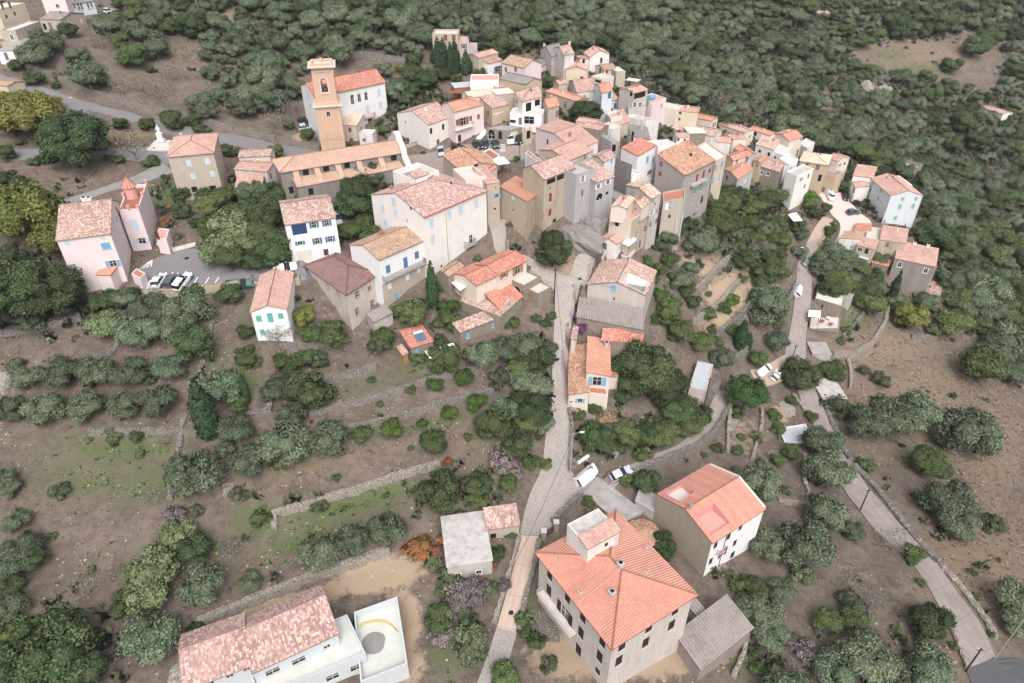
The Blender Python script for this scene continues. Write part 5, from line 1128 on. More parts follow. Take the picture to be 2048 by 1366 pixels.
hs('flat-roofed pink building carrying a blue water tank', 'D', (1092,216), (872,135), (1312,122), h=6.0, roof='flat', parapet=.2, floor='pinkterr', wall='pinkwall', wins=[('L',1035,188,.9,1.3,'c','sh_mint'),('L',915,228,1.2,1.2,'o','sh_pale')])
hs('long beige house with rust shutter behind the parapet terraces', 'D', (1462,300), (1090,224), 5.0, h=5.4, roof='flat', parapet=.1, floor='floorpale', wall='cream', wins=[('L',1178,300,.9,1.5,'c','sh_rust'),('L',1255,305,1.0,1.5,'w','')])
# --- centre
hs('terraced house with tall slatted parapets round its roof', 'D', (1005,468), (640,385), (1202,450), h=5.0, roof='flat', parapet=1.1, floor='floorpale', wall='stainwhite')
hs('small slatted roof terrace left of the tall parapets', 'D', (470,432), (408,348), (635,370), h=4.4, roof='flat', parapet=.9, floor='bluegreyroof', wall='stainwhite')
hs('yellow house with salmon tile slope under the parapet terraces', 'D', (530,562), (402,372), (782,470), base=(545,755), roof='sy0', rise=1.0, wall='yellow', rf='r_salmon', ov=.1)
hs('narrow white house with steep smooth grey roof', 'D', (1062,752), (775,700), (1010,560), h=6.0, roof='sx0', rise=1.0, wall='stainwhite', rf='r_gray', ov=.05, wins=[('L',755,760,.6,1.6,'d',''),('L',690,660,.6,1.6,'d','')])
hs('white house with plain brick red roof and sky blue shutters', 'H', (650,352), (430,240), (905,208), h=9.4, roof='sx0', rise=.5, wall='white', rf='r_red', ov=.1, wins=[('R',785,402,1.0,1.5,'c','sh_sky'),('R',885,400,.9,1.6,'c','sh_sky'),('R',815,580,2.0,1.1,'w','')])
hs('white terrace wing joined to the brick red roof', 'H', (930,226), (795,152), (1200,200), h=9.4, roof='flat', parapet=.35, floor='floorpale', wall='white')
dg = hs('large dark grey house with red shutters and old lichened tile roof', 'H', (1290,612), (925,330), (1702,405), h=12.2, roof='sy0', rise=2.2, wall='mauveg', rf='r_old', ov=.3, so=.15, down=6,
   wins=[('R',1460,655,.9,1.8,'c','sh_red'),('R',1550,607,.9,1.8,'c','sh_red'),('R',1635,557,.9,1.2,'c','sh_red'),('R',1358,690,.6,1.2,'c','mauveg'),('R',1430,828,.9,1.6,'o','sh_mint'),('R',1515,790,.9,1.6,'o','sh_mint'),('R',1595,742,.9,1.6,'o','sh_mint'),('R',1400,980,.7,1.2,'c','mauveg'),('R',1528,950,.9,1.8,'D','hole'),('L',955,600,1.0,1.3,'c','sh_rust'),('L',975,465,.9,1.3,'c','sh_mauve')],
   chim=[(1375,355,.4,.5,'iron')])
dg.balcony('R', (1425,752), (1612,680), 1.0, 'concrete', 'concrete', .2, .35)
gy_ = hs('tall narrow house, grey above and yellow below, right of the dark grey house', 'H', (1712,430), (1440,232), (1866,342), h=11.6, roof='flat', parapet=.4, floor='palecon', wall='yellow', down=6,
   wins=[('R',1712,520,.8,1.5,'o','bluegrey'),('R',1800,468,.8,1.5,'o','bluegrey'),('R',1670,700,.8,1.7,'o','sh_pale'),('R',1762,660,.8,1.6,'o','sh_pale'),('R',1645,890,.8,1.4,'D','sh_brown')])
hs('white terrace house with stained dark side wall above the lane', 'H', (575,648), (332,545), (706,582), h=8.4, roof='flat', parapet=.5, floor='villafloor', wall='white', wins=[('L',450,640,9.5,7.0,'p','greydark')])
hs('small house with mottled tiles behind the white terrace house', 'H', (190,442), (35,352), (346,356), h=6.4, roof='gu', m=.3, wall='offwhite', rf='r_mott', ov=.1, wins=[('R',295,425,.9,1.0,'c','sh_sky')])
hs('blue-grey tower house with flat top and white shutters', 'G', (1312,905), 6.0, (1604,805), h=11.0, roof='flat', parapet=.8, floor='concrete', wall='grayp', down=5, wins=[('R',1408,972,.8,1.3,'o','sh_white'),('R',1400,1180,.5,1.4,'c','sh_rust'),('R',1215,1,.1,.1,'c','sh_rust')][:2])
hs('blue-grey house with small tile roof and low arched window', 'G', (1612,1022), 7.0, (1885,935), h=9.0, roof='sy0', rise=1.6, rf='r_mott', wall='grayp', ov=.1, down=5, wins=[('R',1645,1085,.9,1.0,'o','sh_white'),('R',1790,1018,.9,1.0,'o','sh_white'),('R',1658,1270,1.8,.7,'a','hole'),('R',1775,1187,.8,.7,'d','')])
st_ = hs('tall ochre stone house with red shutters and a row of dark loft openings', 'G', (820,975), (500,812), (1305,792), base=(850,1760), roof='gu', m=.33, kf=.62, wall='stonewarm', rf='r_pink', ov=.15, so=.1, down=5,
   wins=[('R',930,1002,2.5,1.1,'d',''),('R',1070,945,2.2,1.1,'d',''),('R',1205,895,2.2,1.1,'d',''),('R',915,1110,.4,.5,'d',''),('R',1155,1015,.4,.5,'d',''),('R',915,1250,.85,1.9,'c','sh_red'),('R',1150,1145,.85,1.9,'c','sh_red'),
   ('R',908,1480,.8,1.6,'c','sh_red'),('R',978,1625,1.1,1.5,'d',''),('R',1138,1300,.6,.8,'d',''),('R',1148,1460,.5,.6,'d','')])
hs('rough stone house with bright orange single-slope roof at the alley corner', 'G', (570,1312), (140,1085), (805,1130), base=(590,1915), roof='sx1', rise=1.4, wall='stonewarm', rf='r_orange', ov=.15, so=.12, down=5,
   wins=[('R',745,1300,.7,1.1,'w',''),('R',760,1530,.9,1.2,'o','sh_pale'),('R',750,1650,.7,.7,'d',''),('L',350,1245,.6,.8,'c','sh_pale'),('L',340,1450,.6,.8,'w',''),('L',345,1690,.5,.7,'d','')])
hs('long pink-walled house with very wide faded salmon roof', 'G', (1290,545), (700,190), (1640,398), h=8.0, roof='gu', m=.14, wall='pinkwall', rf='r_salmon', ov=.12)
hs('tan gabled house with faded salmon roof in front of the widest salmon roof', 'G', (1200,692), (745,520), (1560,535), h=8.6, roof='gu', m=.2, kf=.55, wall='tan', rf='r_salmon', ov=.12, wins=[('R',1268,718,2.2,1.0,'c','sh_pale'),('R',1445,640,.9,1.2,'w',''),('R',1515,600,.8,1.0,'c','sh_pale')], chim=[(1080,590,.5,.6,'trim')])
hs('old whitewashed tower stub with a blind niche near the square', 'G', (738,720), (530,570), (790,690), h=6.0, roof='flat', parapet=.5, floor='terracotta', wall='stainwhite')
hs('house with dark patched old tiles and grey gable near the church square', 'F', (1150,462), (905,225), (1682,358), h=5.2, roof='gv', m=.28, wall='tan', rf='r_old', ov=.15, wins=[('R',1380,430,.9,1.7,'D','hole')])
hs('red tiled roof terrace with white rail beside the square', 'F', (1640,300), (1480,180), (1745,238), 'terrace', 'terrace', h=3.6, roof='flat', parapet=.35, floor='redtile', wall='offwhite')
fpt = hs('roof terrace house with deep white parapet behind the tallest white house', 'F', (430,600), (95,475), (835,472), h=11.5, roof='flat', parapet=1.2, floor='lanegrey', wall='offwhite', down=5)
hs('small penthouse with speckled pink tiles on the deep white parapet terrace', 'F', (470,582), (350,492), (652,522), 'penthouse', 'penthouse', h=2.6, zabs=fpt.bz + fpt.h + 1.1, down=.3, roof='sy0', rise=.6, wall='offwhite', rf='r_pink', ov=.05)
hs('peach coloured flat house right of the tallest white house', 'F', (1225,610), 7.0, (1542,552), h=9.8, roof='flat', parapet=.4, floor='floorpale', wall='cream', down=5, wins=[('R',1470,680,.9,1.4,'c','sh_white')])
hs('narrow tan house over the dark passage beside the stone alley', 'F', (1548,672), 8.0, (1738,640), h=8.8, roof='sy0', rise=.8, rf='r_salmon', wall='tan', ov=.05, down=5, wins=[('R',1700,848,.8,1.0,'o','sh_sky'),('R',1670,1048,.7,.7,'w',''),('R',1680,720,.3,.3,'d','')])
hs('ochre gabled annex with pink tile edge near the awning', 'F', (1540,520), (1440,485), (1705,410), h=5.0, roof='gu', m=.2, wall='cream', rf='r_coral', ov=.05)
# --- eastern part
hs('far house with long thin salmon roof beneath the palm', 'E', (905,345), (505,212), 4.5, h=4.2, roof='gv', m=.22, wall='cream', rf='r_salmon', ov=.1)
hs('low house with coral roof strip at the back edge of the village', 'D', (1990,468), (1640,392), 4.5, h=4.6, roof='gv', m=.2, wall='cream', rf='r_coral', ov=.1)
hs('sand coloured block with two small windows at the back edge of the village', 'D', (1788,345), (1465,315), 6.0, h=7.0, roof='gv', m=.15, wall='yellow', rf='r_salmon', ov=.05, wins=[('L',1520,352,.7,.7,'d',''),('L',1505,442,.7,.8,'c','sh_rust')])
hs('very wide low house with rough mottled terracotta roof', 'D', (2035,705), (1205,560), 7.5, h=5.2, roof='gv', m=.26, wall='stainwhite', rf='r_mott', ov=.1)
hs('tiny white hut with salmon tiles on top of the wide mottled roof', 'D', (1662,718), (1475,722), 4.0, 'penthouse', 'penthouse', h=5.6, roof='gv', m=.3, wall='white', rf='r_salmon', ov=.05, wins=[('L',1590,760,.6,.7,'d',''),('L',1492,755,.6,.8,'d','')])
hs('flat house with dark stone wall beside the tiny white hut', 'D', (1912,656), (1655,662), 5.5, h=4.6, roof='flat', parapet=.05, floor='palecon', wall='stone')
hs('pale windowless house with rose tiles in the eastern rows', 'E', (692,500), (375,480), 5.5, h=4.8, roof='gv', m=.25, wall='stainwhite', rf='r_salmon', ov=.08)
hs('beige house with blank walls and light salmon roof in the eastern rows', 'E', (735,442), (555,362), (930,436), h=5.2, roof='gu', m=.2, wall='cream', rf='r_salmon', ov=.08)
hs('yellow house with smooth rose roof and arched window', 'E', (735,772), (612,692), (932,700), h=6.2, roof='gu', m=.3, wall='yellow', rf='r_coral', ov=.08, wins=[('R',785,805,.9,1.2,'a','glass'),('R',870,810,1.4,.9,'c','sh_pale')])
hs('pink-beige house with rose gable roof above the yellow house', 'E', (958,722), (765,580), (1072,655), h=6.4, roof='gv', m=.3, wall='oldbeige', rf='r_coral', ov=.08, wins=[('R',965,792,1.2,1.4,'c','sh_pale')])
hs('lichen-grey walled house with small orange-brown roof over the gardens', 'E', (800,1048), (592,895), (1032,900), h=6.0, roof='gu', m=.18, wall='lichen', rf='r_orange', ov=.08, wins=[('R',912,1075,1.6,1.0,'c','sh_pale')])
hs('white house with large speckled cream-pink roof', 'E', (1345,605), (1080,520), (1450,462), h=6.2, roof='sx0', rise=1.2, wall='white', rf='r_lich', ov=.08)
hs('white flat wing right of the speckled cream-pink roof', 'E', (1500,695), (1345,605), (1576,490), h=6.6, roof='flat', parapet=.3, floor='villafloor', wall='white')
hs('ochre house with plain coral roof at the eastern edge', 'E', (1585,472), (1350,357), (1790,405), h=7.4, roof='gu', m=.26, wall='cream', rf='r_coral', ov=.12, wins=[('R',1760,440,.8,1.0,'c','sh_turq')])
hs('red tiled veranda with white posts under the ochre eastern house', 'E', (1722,600), (1603,578), 3.0, 'annex', 'annex', h=4.6, roof='sx0', rise=.8, wall='stone', rf='r_red', ov=.1, wins=[('L',1655,640,1.1,1.5,'w',''),('L',1700,645,.9,1.4,'d','')])
hs('white house with orange roof strip and terrace at the far east row', 'E', (1292,388), (972,285), 4.0, h=4.8, roof='gv', m=.25, wall='white', rf='r_orange', ov=.08, wins=[('L',1000,342,.9,1.2,'d',''),('L',1062,360,1.2,1.2,'d','')])
hs('stone house with rough red tiles and two white-framed windows', 'E', (1430,935), (1145,852), (1576,802), h=7.2, roof='gv', m=.2, wall='stone', rf='r_mott', ov=.1, wins=[('L',1165,950,.9,1.1,'s','frame'),('L',1252,968,.9,1.0,'s','frame'),('R',1500,960,3.9,5.2,'p','white')])
hs('small ochre house with orange tiles left of the stone house', 'E', (1142,795), (1045,762), (1256,702), h=6.2, roof='gu', m=.2, wall='ochre', rf='r_orange', ov=.05, wins=[('L',1090,838,.8,1.0,'c','sh_wood')])
hs('white terrace house with parapet between stone house and grey flat roof', 'E', (1578,828), (1432,735), (1722,742), h=8.0, roof='flat', parapet=.3, floor='villafloor', wall='white', wins=[('R',1600,902,.9,1.5,'o','sh_pale')])
hs('tall pale building with grey flat roof and small chimneys', 'E', (1702,1002), (1540,935), (1952,888), h=10.2, roof='flat', parapet=.5, floor='concrete', wall='offwhite', down=6, wins=[('R',1720,900,.1,.1,'d','')][:0])
k1 = hs('large sand coloured house with cream hip roof above the white van', 'K', (1325,765), (855,690), 9.0, h=9.6, roof='hip', m=.28, wall='ochre', rf='r_cream', ov=.25, down=6, wins=[('L',975,762,.9,.7,'a','sh_mauve'),('L',1155,812,1.0,1.6,'c','sh_mauve'),('L',1190,990,.9,2.0,'d','')])
hs('sand coloured lower wing with pale terrace above the white van', 'K', (1468,962), (1228,895), 5.0, h=6.6, roof='flat', parapet=.7, floor='pavingpink', wall='ochre', down=6, wins=[('L',1250,1187,.9,1.5,'c','sh_mauve')])
hs('salmon roofed rear wing of the large sand coloured house', 'K', (1492,700), (1315,640), 6.0, h=8.6, roof='gv', m=.25, wall='cream', rf='r_salmon', ov=.1)
hs('white flat outbuilding behind the large sand coloured house', 'K', (980,480), (870,400), (1040,370), 'outbuilding', 'outbuilding', h=4.5, roof='flat', parapet=.3, floor='villafloor', wall='white')
wr = hs('large white-blue house with mint green shutters at the eastern tip of the village', 'L', (1080,692), (795,425), (1557,686), base=(948,1112), roof='gv', m=.33, wall='bluewhite', rf='r_salmon', ov=.2, so=.1, down=6,
   wins=[('R',1255,742,.9,1.1,'c','sh_mint'),('R',1458,740,.9,1.1,'c','sh_mint'),('R',1210,860,1.0,1.4,'c','sh_mint'),('R',1412,852,1.0,1.4,'c','sh_mint'),('R',1145,1030,1.0,1.3,'c','sh_mint'),
   ('L',810,500,.9,1.0,'c','sh_mint'),('L',925,612,.9,1.1,'c','sh_mint'),('L',770,608,.9,1.1,'c','sh_mint'),('L',885,735,.9,1.1,'c','sh_mint'),('L',978,825,.8,1.6,'c','sh_white'),('L',825,905,.9,1.5,'D','sh_brown')], chim=[(1010,432,.3,.5,'r_salmon'),(1105,425,.3,.5,'r_salmon')])
hs('rose roofed house joined behind the white-blue house', 'L', (800,425), (505,385), (865,255), h=6.6, roof='sx0', rise=1.6, wall='offwhite', rf='r_salmon', ov=.1)
hs('rose roofed lower house with doorway joined to the white-blue house', 'L', (545,566), (435,482), (760,545), base=(540,800), roof='gu', m=.3, kf=.5, wall='offwhite', rf='r_salmon', ov=.1, wins=[('R',720,780,.9,1.2,'a','glass'),('R',785,795,.8,1.6,'D','sh_brown'),('L',525,625,.8,1.5,'c','sh_mauve')])
hs('roofless stone ruin with collapsed roof among the trees', 'L', (1430,302), (1190,238), (1552,205), 'ruin', 'ruin', h=3.6, roof='flat', parapet=1.2, floor='rubble', wall='ruinw')
hs('tall derelict grey house with rose tiles and two empty windows', 'M', (1815,742), (1222,622), (1852,482), base=(1600,1205), roof='sx0', rise=1.8, wall='ruinw', rf='r_salmon', ov=.1, so=.05, down=6, wins=[('L',1290,715,1.0,1.4,'s','frame'),('L',1665,802,1.0,1.4,'s','frame')], chim=[(1500,420,.7,.5,'white'),(1695,450,.7,.5,'white')])
hs('stone house with flat salmon roof beside the derelict grey house', 'M', (1377,404), (1010,352), (1413,197), h=8.0, roof='sx0', rise=1.0, wall='stonewarm', rf='r_salmon', ov=.08, down=5, wins=[('L',1110,432,.9,1.4,'c','sh_mauve'),('L',985,572,1.0,1.0,'f','sh_mint'),('L',1108,598,1.0,1.0,'f','sh_mint')])
hs('brown tiled lean-to under the stone house with white window surrounds', 'M', (1122,740), (895,682), 3.0, 'annex', 'annex', h=3.2, roof='sx0', rise=.7, wall='stone', rf='r_red', ov=.1)
hs('narrow house with tan tiles and a balcony below the paved forecourt', 'M', (922,494), (678,432), (1005,372), h=6.4, roof='sx0', rise=.8, wall='tan', rf='r_salmon', ov=.08, wins=[('L',715,500,1.1,1.0,'w',''),('L',812,522,.9,1.5,'D','sh_dark')]).balcony('L', (690,602), (842,642), .9, 'pipe', 'white', .6)
hs('white-walled house with brown roof at the corner of the paved forecourt', 'M', (722,345), (430,335), (800,240), h=5.2, roof='sx0', rise=.9, wall='stainwhite', rf='r_tan', ov=.08, wins=[('L',600,455,.9,.8,'c','sh_mint')])
hs('low brown tiled roof directly on the paved forecourt', 'M', (870,230), (640,227), (888,122), 'shed', 'shed', h=2.2, roof='sx0', rise=.6, wall='offwhite', rf='r_red', ov=.05)
hs('pale roof terrace between the brown roofs and the salmon roof', 'M', (1000,362), (800,322), (1035,195), 'terrace', 'terrace', h=5.2, roof='flat', parapet=.3, floor='floorpale', wall='cream')
hs('stone garage with broad cream flat roof beside the concrete road', 'M', (463,1314), (70,1197), (515,1110), 'garage', 'garage', h=3.4, roof='flat', parapet=.06, floor='palecon', wall='stone')
hs('grey concrete block joined to the cream roofed garage', 'M', (592,1207), (470,1172), (672,1090), 'garage', 'garage', h=3.5, roof='flat', parapet=.2, floor='roofconc', wall='concrete')
hs('stone-walled patio crowded with tables below the cream roofed garage', 12, (745,380), (545,385), (752,300), 'terrace', 'terrace', h=1.4, roof='flat', parapet=.3, floor='floorpale', wall='stone')
hs('sloping concrete shed roof beside the road below the patio', 12, (690,552), (572,548), (655,475), 'shed', 'shed', h=2.4, roof='flat', parapet=0, floor='roofconc', wall='concrete')
hs('square stone hut with flat slab roof and dry leaves beside the road', 12, (792,838), (640,842), (715,710), 'hut', 'hut', h=2.6, roof='flat', parapet=0, floor='lichen', wall='stone')
hs('blue-grey pool terrace with white rim left of the concrete road', 12, (575,1105), (395,1135), (522,1000), 'terrace', 'terrace', h=1.2, roof='flat', parapet=.25, floor='bluegreyroof', wall='white')
hs('low house with pink tiles half hidden by trees at the right edge', 4, (1908,662), (1782,622), 6.0, h=3.4, roof='gv', m=.2, wall='offwhite', rf='r_pink', ov=.3, wins=[('L',1860,680,2.0,1.2,'d','')])
hs('tiny pink roofed house alone in the distant woods', 4, (895,82), (822,74), 5.0, h=2.8, roof='gv', m=.25, wall='cream', rf='r_salmon', ov=.2)
hs('fragment of pink tiled roof beneath the derelict grey house', 'M', (1850,1215), (1660,1090), (1862,1010), 'shed', 'shed', h=2.4, roof='sx0', rise=.8, wall='stone', rf='r_pink', ov=.1)
# --- top left corner
hs('flat white-roofed farmhouse with blue framed windows in the top left corner', 'P', (235,474), (0,474), (610,332), h=4.2, roof='flat', parapet=.3, floor='villafloor', wall='tan', wins=[('L',185,590,.8,1.3,'s','sh_pale'),('R',462,540,.8,1.5,'s','sh_pale')])
hs('tan farm building with pale sheet roof and a brown door', 'P', (945,312), (612,306), (1335,208), h=4.6, roof='gv', m=.2, wall='tan', rf='r_sheet', ov=.1, wins=[('L',795,412,.9,1.9,'D','sh_mauve'),('L',705,420,1.0,1.6,'d','')])
hs('pinkish white house with one grilled window at the top left edge', 'P', (985,-120), (615,-110), 8.0, h=7.5, roof='flat', parapet=.2, floor='pinkterr', wall='pinkwall', wins=[('L',905,95,.9,1.0,'w','')])
hs('white conservatory with a row of tall panes at the top left edge', 'P', (1475,15), (1060,72), 5.0, 'conservatory', 'conservatory', h=3.6, roof='sx0', rise=.8, wall='bluewhite', rf='r_gray', ov=.2, wins=[('L',1085,100,.7,1.2,'w',''),('L',1125,98,.7,1.2,'w',''),('L',1172,95,.7,1.2,'w',''),('L',1240,110,.7,1.9,'w',''),('L',1290,105,.7,1.9,'w',''),('L',1385,85,.7,1.9,'w',''),('L',1435,60,.7,1.9,'w','')])
hs('ochre house with dark shutters in the very top left corner', 'P', (385,45), (-40,150), 6.0, h=6.0, roof='flat', parapet=.3, floor='palecon', wall='yellow', wins=[('L',145,75,.9,1.6,'c','sh_mauve'),('L',30,100,.9,1.6,'c','sh_mauve'),('L',235,215,.8,1.0,'d',''),('L',105,262,.8,1.0,'d','')])
hs('low tan roof terrace in front of the flat white-roofed farmhouse', 'P', (470,668), (0,660), 5.0, 'annex', 'annex', h=2.4, roof='flat', parapet=.1, floor='roofconc', wall='tan')
hs('white veranda with a dark door at the left edge below the farmhouse', 'P', (200,800), (-60,800), 4.0, 'annex', 'annex', h=3.2, roof='flat', parapet=.05, floor='roofconc', wall='white', wins=[('L',100,890,.9,2.0,'D','sh_mauve')])
hs('sand coloured gable end cut by the left edge above the yellow plane tree', 0, (14,172), (-30,168), 5.0, 'outbuilding', 'outbuilding', h=3.2, roof='gv', m=.2, wall='yellow', rf='r_tan', ov=.1)
hs('grey stone house with doorway below the yellow house', 'D', (482,782), (285,690), (602,790), h=5.2, roof='flat', parapet=.12, floor='roofconc', wall='grayp', wins=[('R',515,880,.9,1.7,'D','hole'),('L',400,830,.5,.5,'d','')])
hs('white-topped terrace house between the wide salmon roof and the yellow house', 'D', (472,602), (262,545), 4.5, h=5.4, roof='flat', parapet=.25, floor='floorpale', wall='stainwhite', wins=[('L',320,615,.5,.6,'d','')])
hs('brown-walled house with thin salmon roof right behind the wide salmon roof', 'D', (300,610), (40,560), 5.0, h=6.0, roof='gv', m=.2, wall='stone', rf='r_salmon', ov=.08)
hs('low pink-tiled house under the round green tree', 'D', (222,520), (-60,470), 4.0, h=5.6, roof='gv', m=.2, wall='cream', rf='r_salmon', ov=.08)
hs('house with terracotta terrace in front of the loggia openings', 'D', (740,268), (595,130), 5.0, h=4.0, roof='flat', parapet=.3, floor='pinkterr', wall='oldbeige', wins=[('L',670,215,1.0,1.2,'d','')])
hs('narrow red tiled roof between the wide mottled roof and dark grey house', 'D', (1480,800), (1285,640), (1500,800), h=5.0, roof='sx0', rise=.3, wall='stainwhite', rf='r_mott', ov=.05) if 0 else None
# cut level platforms for the buildings into the slope, then lay the ground sheet
for h in HOUSES:
 c_, s_ = cos(h.rz), sin(h.rz); R_ = h.A + h.B + 3
 i0, i1 = np.searchsorted(gx, [h.P.x - R_, h.P.x + R_]); j0, j1 = np.searchsorted(gy, [h.P.y - R_, h.P.y + R_])
 dx, dy = XX[j0:j1, i0:i1] - h.P.x, YY[j0:j1, i0:i1] - h.P.y; ly = (-s_ * dx + c_ * dy) / h.sn; lx = c_ * dx + s_ * dy - h.c * ly
 low = min(h.zl(x, y) for x in (0, h.A) for y in (0, h.B)) - (h.par if h.roof == 'flat' else 0); m = (lx > -.9) & (lx < h.A + .9) & (ly > -.9) & (ly < h.B + .9)
 cap = h.bz + low - (2.0 if h.h > 2.6 else .35); Zs = ZZ[j0:j1, i0:i1]; Zs[m] = np.minimum(Zs[m], max(cap, h.bz - 1.0))
g = link('ground', grid_mesh('ground', XX, YY, ZZ, GM, np.stack([GR, DR, SA, SC], -1)))
tag(g, 'pinkish brown terraced hillside with dry grass and green patches', kind='structure')
# ---------------------------------------------------------------- bell tower and church
tw = House('bell_tower', 'tall square orange-plastered bell tower with a bell in its arched opening', 'N', (440,775), 6.2, (737,757), base=(535,1400), roof='none', wall='towerp', down=5,
   wins=[('R',602,872,.9,.8,'a','glass')], cat='bell tower')
def tower_top():
 w, d, h = tw.A, tw.B, tw.h
 # height of the upper stage from the photo
 dd = ray(q('N', 345, 300)); P = tw.wp(0, 0, 0); t = hypot(P.x, P.y) / hypot(dd.x, dd.y); ht = CZ + dd.z * t - tw.bz
 mb = MB()
 def ring(z, o, th, m=0):
  mb.box(-o, -o, z, w + o, d + o, z + th, m)
 pil = MB()
 for z0, z1, i in ((-2, h - .3, 0), (h + .9, ht - .9, .45)):
  for (x, y) in ((i, i), (w - i, i), (i, d - i), (w - i, d - i)):
   s_ = .55
   pil.box(x - .12 if x < w/2 else x - s_, y - .12 if y < d/2 else y - s_, z0, x + s_ if x < w/2 else x + .12, y + s_ if y < d/2 else y + .12, z1)
 for x in (w * .3, w * .7): pil.box(x - .25, -.1, 1, x + .25, 0, h - .9); pil.box(-.1, x - .25, 1, 0, x + .25, h - .9)
 for (z, o, th) in ((h * .36, .16, .3), (h * .36 + .5, .1, .15), (h * .45, .08, .12)): pil.box(-o, -o, z, w + o, d + o, z + th)
 tw.addpart('pilasters', pil, M['towerp'])
 c = MB()
 for (z, o, th) in ((h - .35, .2, .2), (h - .15, .38, .2), (h + .05, .6, .18)): c.box(-o, -o, z, w + o, d + o, z + th)
 tw.addpart('cornice', c, M['trim'])
 c = MB(); c.box(-.02, -.02, h + .23, w + .02, d + .02, h + .9); tw.addpart('upper_plinth', c, M['towerp'])
 # upper stage: four walls, arched opening front and back, blind sides
 i = .45; a0, a1, b0, b1 = i, w - i, i, d - i; z0, z1 = h + .9, ht; t_ = .55; u = MB()
 xc = (a0 + a1) / 2; hw = .75; zs = z0 + (z1 - z0) * .30; zt = z0 + (z1 - z0) * .62
 for (y0, y1) in ((b0, b0 + t_), (b1 - t_, b1)):
  u.box(a0, y0, z0, xc - hw, y1, z1); u.box(xc + hw, y0, z0, a1, y1, z1); u.box(xc - hw, y0, z0, xc + hw, y1, zs)
  n = 10
  for k in range(n):
   q0, q1 = pi * k / n, pi * (k + 1) / n
   xa, xb = xc + cos(q0) * hw, xc + cos(q1) * hw; za, zb = zt + sin(q0) * hw, zt + sin(q1) * hw
   for yy in (y0, y1): u.face([(xa, yy, za), (xa, yy, z1), (xb, yy, z1), (xb, yy, zb)] if yy == y1 else [(xb, yy, zb), (xb, yy, z1), (xa, yy, z1), (xa, yy, za)])
   u.face([(xa, y0, za), (xb, y0, zb), (xb, y1, zb), (xa, y1, za)])
 u.box(a0, b0 + t_, z0, a0 + t_, b1 - t_, z1); u.box(a1 - t_, b0 + t_, z0, a1, b1 - t_, z1)
 u.box(a0 + t_, b0 + t_, z1 - .3, a1 - t_, b1 - t_, z1 - .1)
 up = tw.addpart('belfry', u, M['towerp'])
 f = MB()  # moulded frame round the opening
 for k in range(10):
  q0, q1 = pi * k / 10, pi * (k + 1) / 10; r0, r1 = hw + .02, hw + .3; y = b0 - .08
  f.face([(xc + cos(q0)*r0, y, zt + sin(q0)*r0), (xc + cos(q0)*r1, y, zt + sin(q0)*r1), (xc + cos(q1)*r1, y, zt + sin(q1)*r1), (xc + cos(q1)*r0, y, zt + sin(q1)*r0)])
 f.box(xc - hw - .3, b0 - .08, zs - .2, xc - hw - .02, b0, zt); f.box(xc + hw + .02, b0 - .08, zs - .2, xc + hw + .3, b0, zt); f.box(xc - hw - .4, b0 - .15, zs - .4, xc + hw + .4, b0, zs - .2)
 tw.addpart('opening_frame', f, M['trim'])
 bl = MB(); n = 16; prof = [(.05, 1.15), (.3, 1.1), (.38, .8), (.42, .4), (.55, .12), (.66, 0)]
 bz = zs + .35; yb = (b0 + b0 + 1.4) / 2 + .5
 for (r0, q0), (r1, q1) in zip(prof[:-1], prof[1:]):
  for k in range(n):
   a, b = 2*pi*k/n, 2*pi*(k+1)/n
   bl.face([(cos(a)*r0, sin(a)*r0, q0), (cos(a)*r1, sin(a)*r1, q1), (cos(b)*r1, sin(b)*r1, q1), (cos(b)*r0, sin(b)*r0, q0)])
 bell = bl.obj('bell', M['bronze'], tw.root, (xc, b0 + 1.0, bz)); y_ = MB(); y_.box(-.72, -.08, 1.15, .72, .08, 1.35); y_.obj('yoke', M['wood'], bell)
 # head: cornices and the broken parapet
 c = MB()
 for (z, o, th, m) in ((ht - .9, .18, .12, 0), (ht - .3, .25, .15, 0), (ht, .55, .18, 0), (ht + .18, .85, .22, 0)): c.box(i - o, i - o, z, w - i + o, d - i + o, z + th)
 tw.addpart('top_cornice', c, M['trim'])
 r = MB(); zz = ht + .4; e = .2
 r.box(i - e, i - e, zz, w - i + e, i + .35, zz + .55); r.box(i - e, d - i - .35, zz, w - i + e, d - i + e, zz + .55); r.box(i - e, i + .35, zz, i + .35, d - i - .35, zz + .55); r.box(w - i - .35, i + .35, zz, w - i + e, d - i - .35, zz + .55)
 r.box(w/2 - .4, d - i - 1.2, zz, w/2 + .1, d - i - .6, zz + 1.0); r.box(w/2 + .7, d - i - 1.4, zz, w/2 + 1.1, d - i - 1.0, zz + .5)
 tw.addpart('parapet', r, M['towerp'])
tower_top()
ai = House('church_aisle', 'lower church aisle with orange lean-to roof and one dark window', 'O', (790,534), 5.0, (1880,330), base=(818,718), roof='sy0', rise=1.2, wall='churchwall', rf='r_church', ov=.15, so=.1, down=5, cat='church',
   wins=[('R',932,580,1.1,1.5,'d','')])
_d = ray(q('O', 620, 378)); _t = (hypot(ai.P.x, ai.P.y) + 3.2) / hypot(_d.x, _d.y); _z = CZ + _d.z * _t
ch = House('church', 'long church nave with orange tile roof, stained apse wall and buttresses', 'O', (620,378), 8.5, (1855,178), h=_z - ai.bz, zabs=_z, roof='gu', hl=True, m=.36, wall='churchwall', rf='r_church', ov=.3, so=.1, down=5, cat='church',
   wins=[('R',880,387,1.3,1.4,'d',''),('R',1087,345,1.3,1.4,'d',''),('R',1302,310,1.3,1.4,'d',''),('R',1780,232,1.4,1.4,'d',''),('R',730,565,1.0,1.6,'d','')])
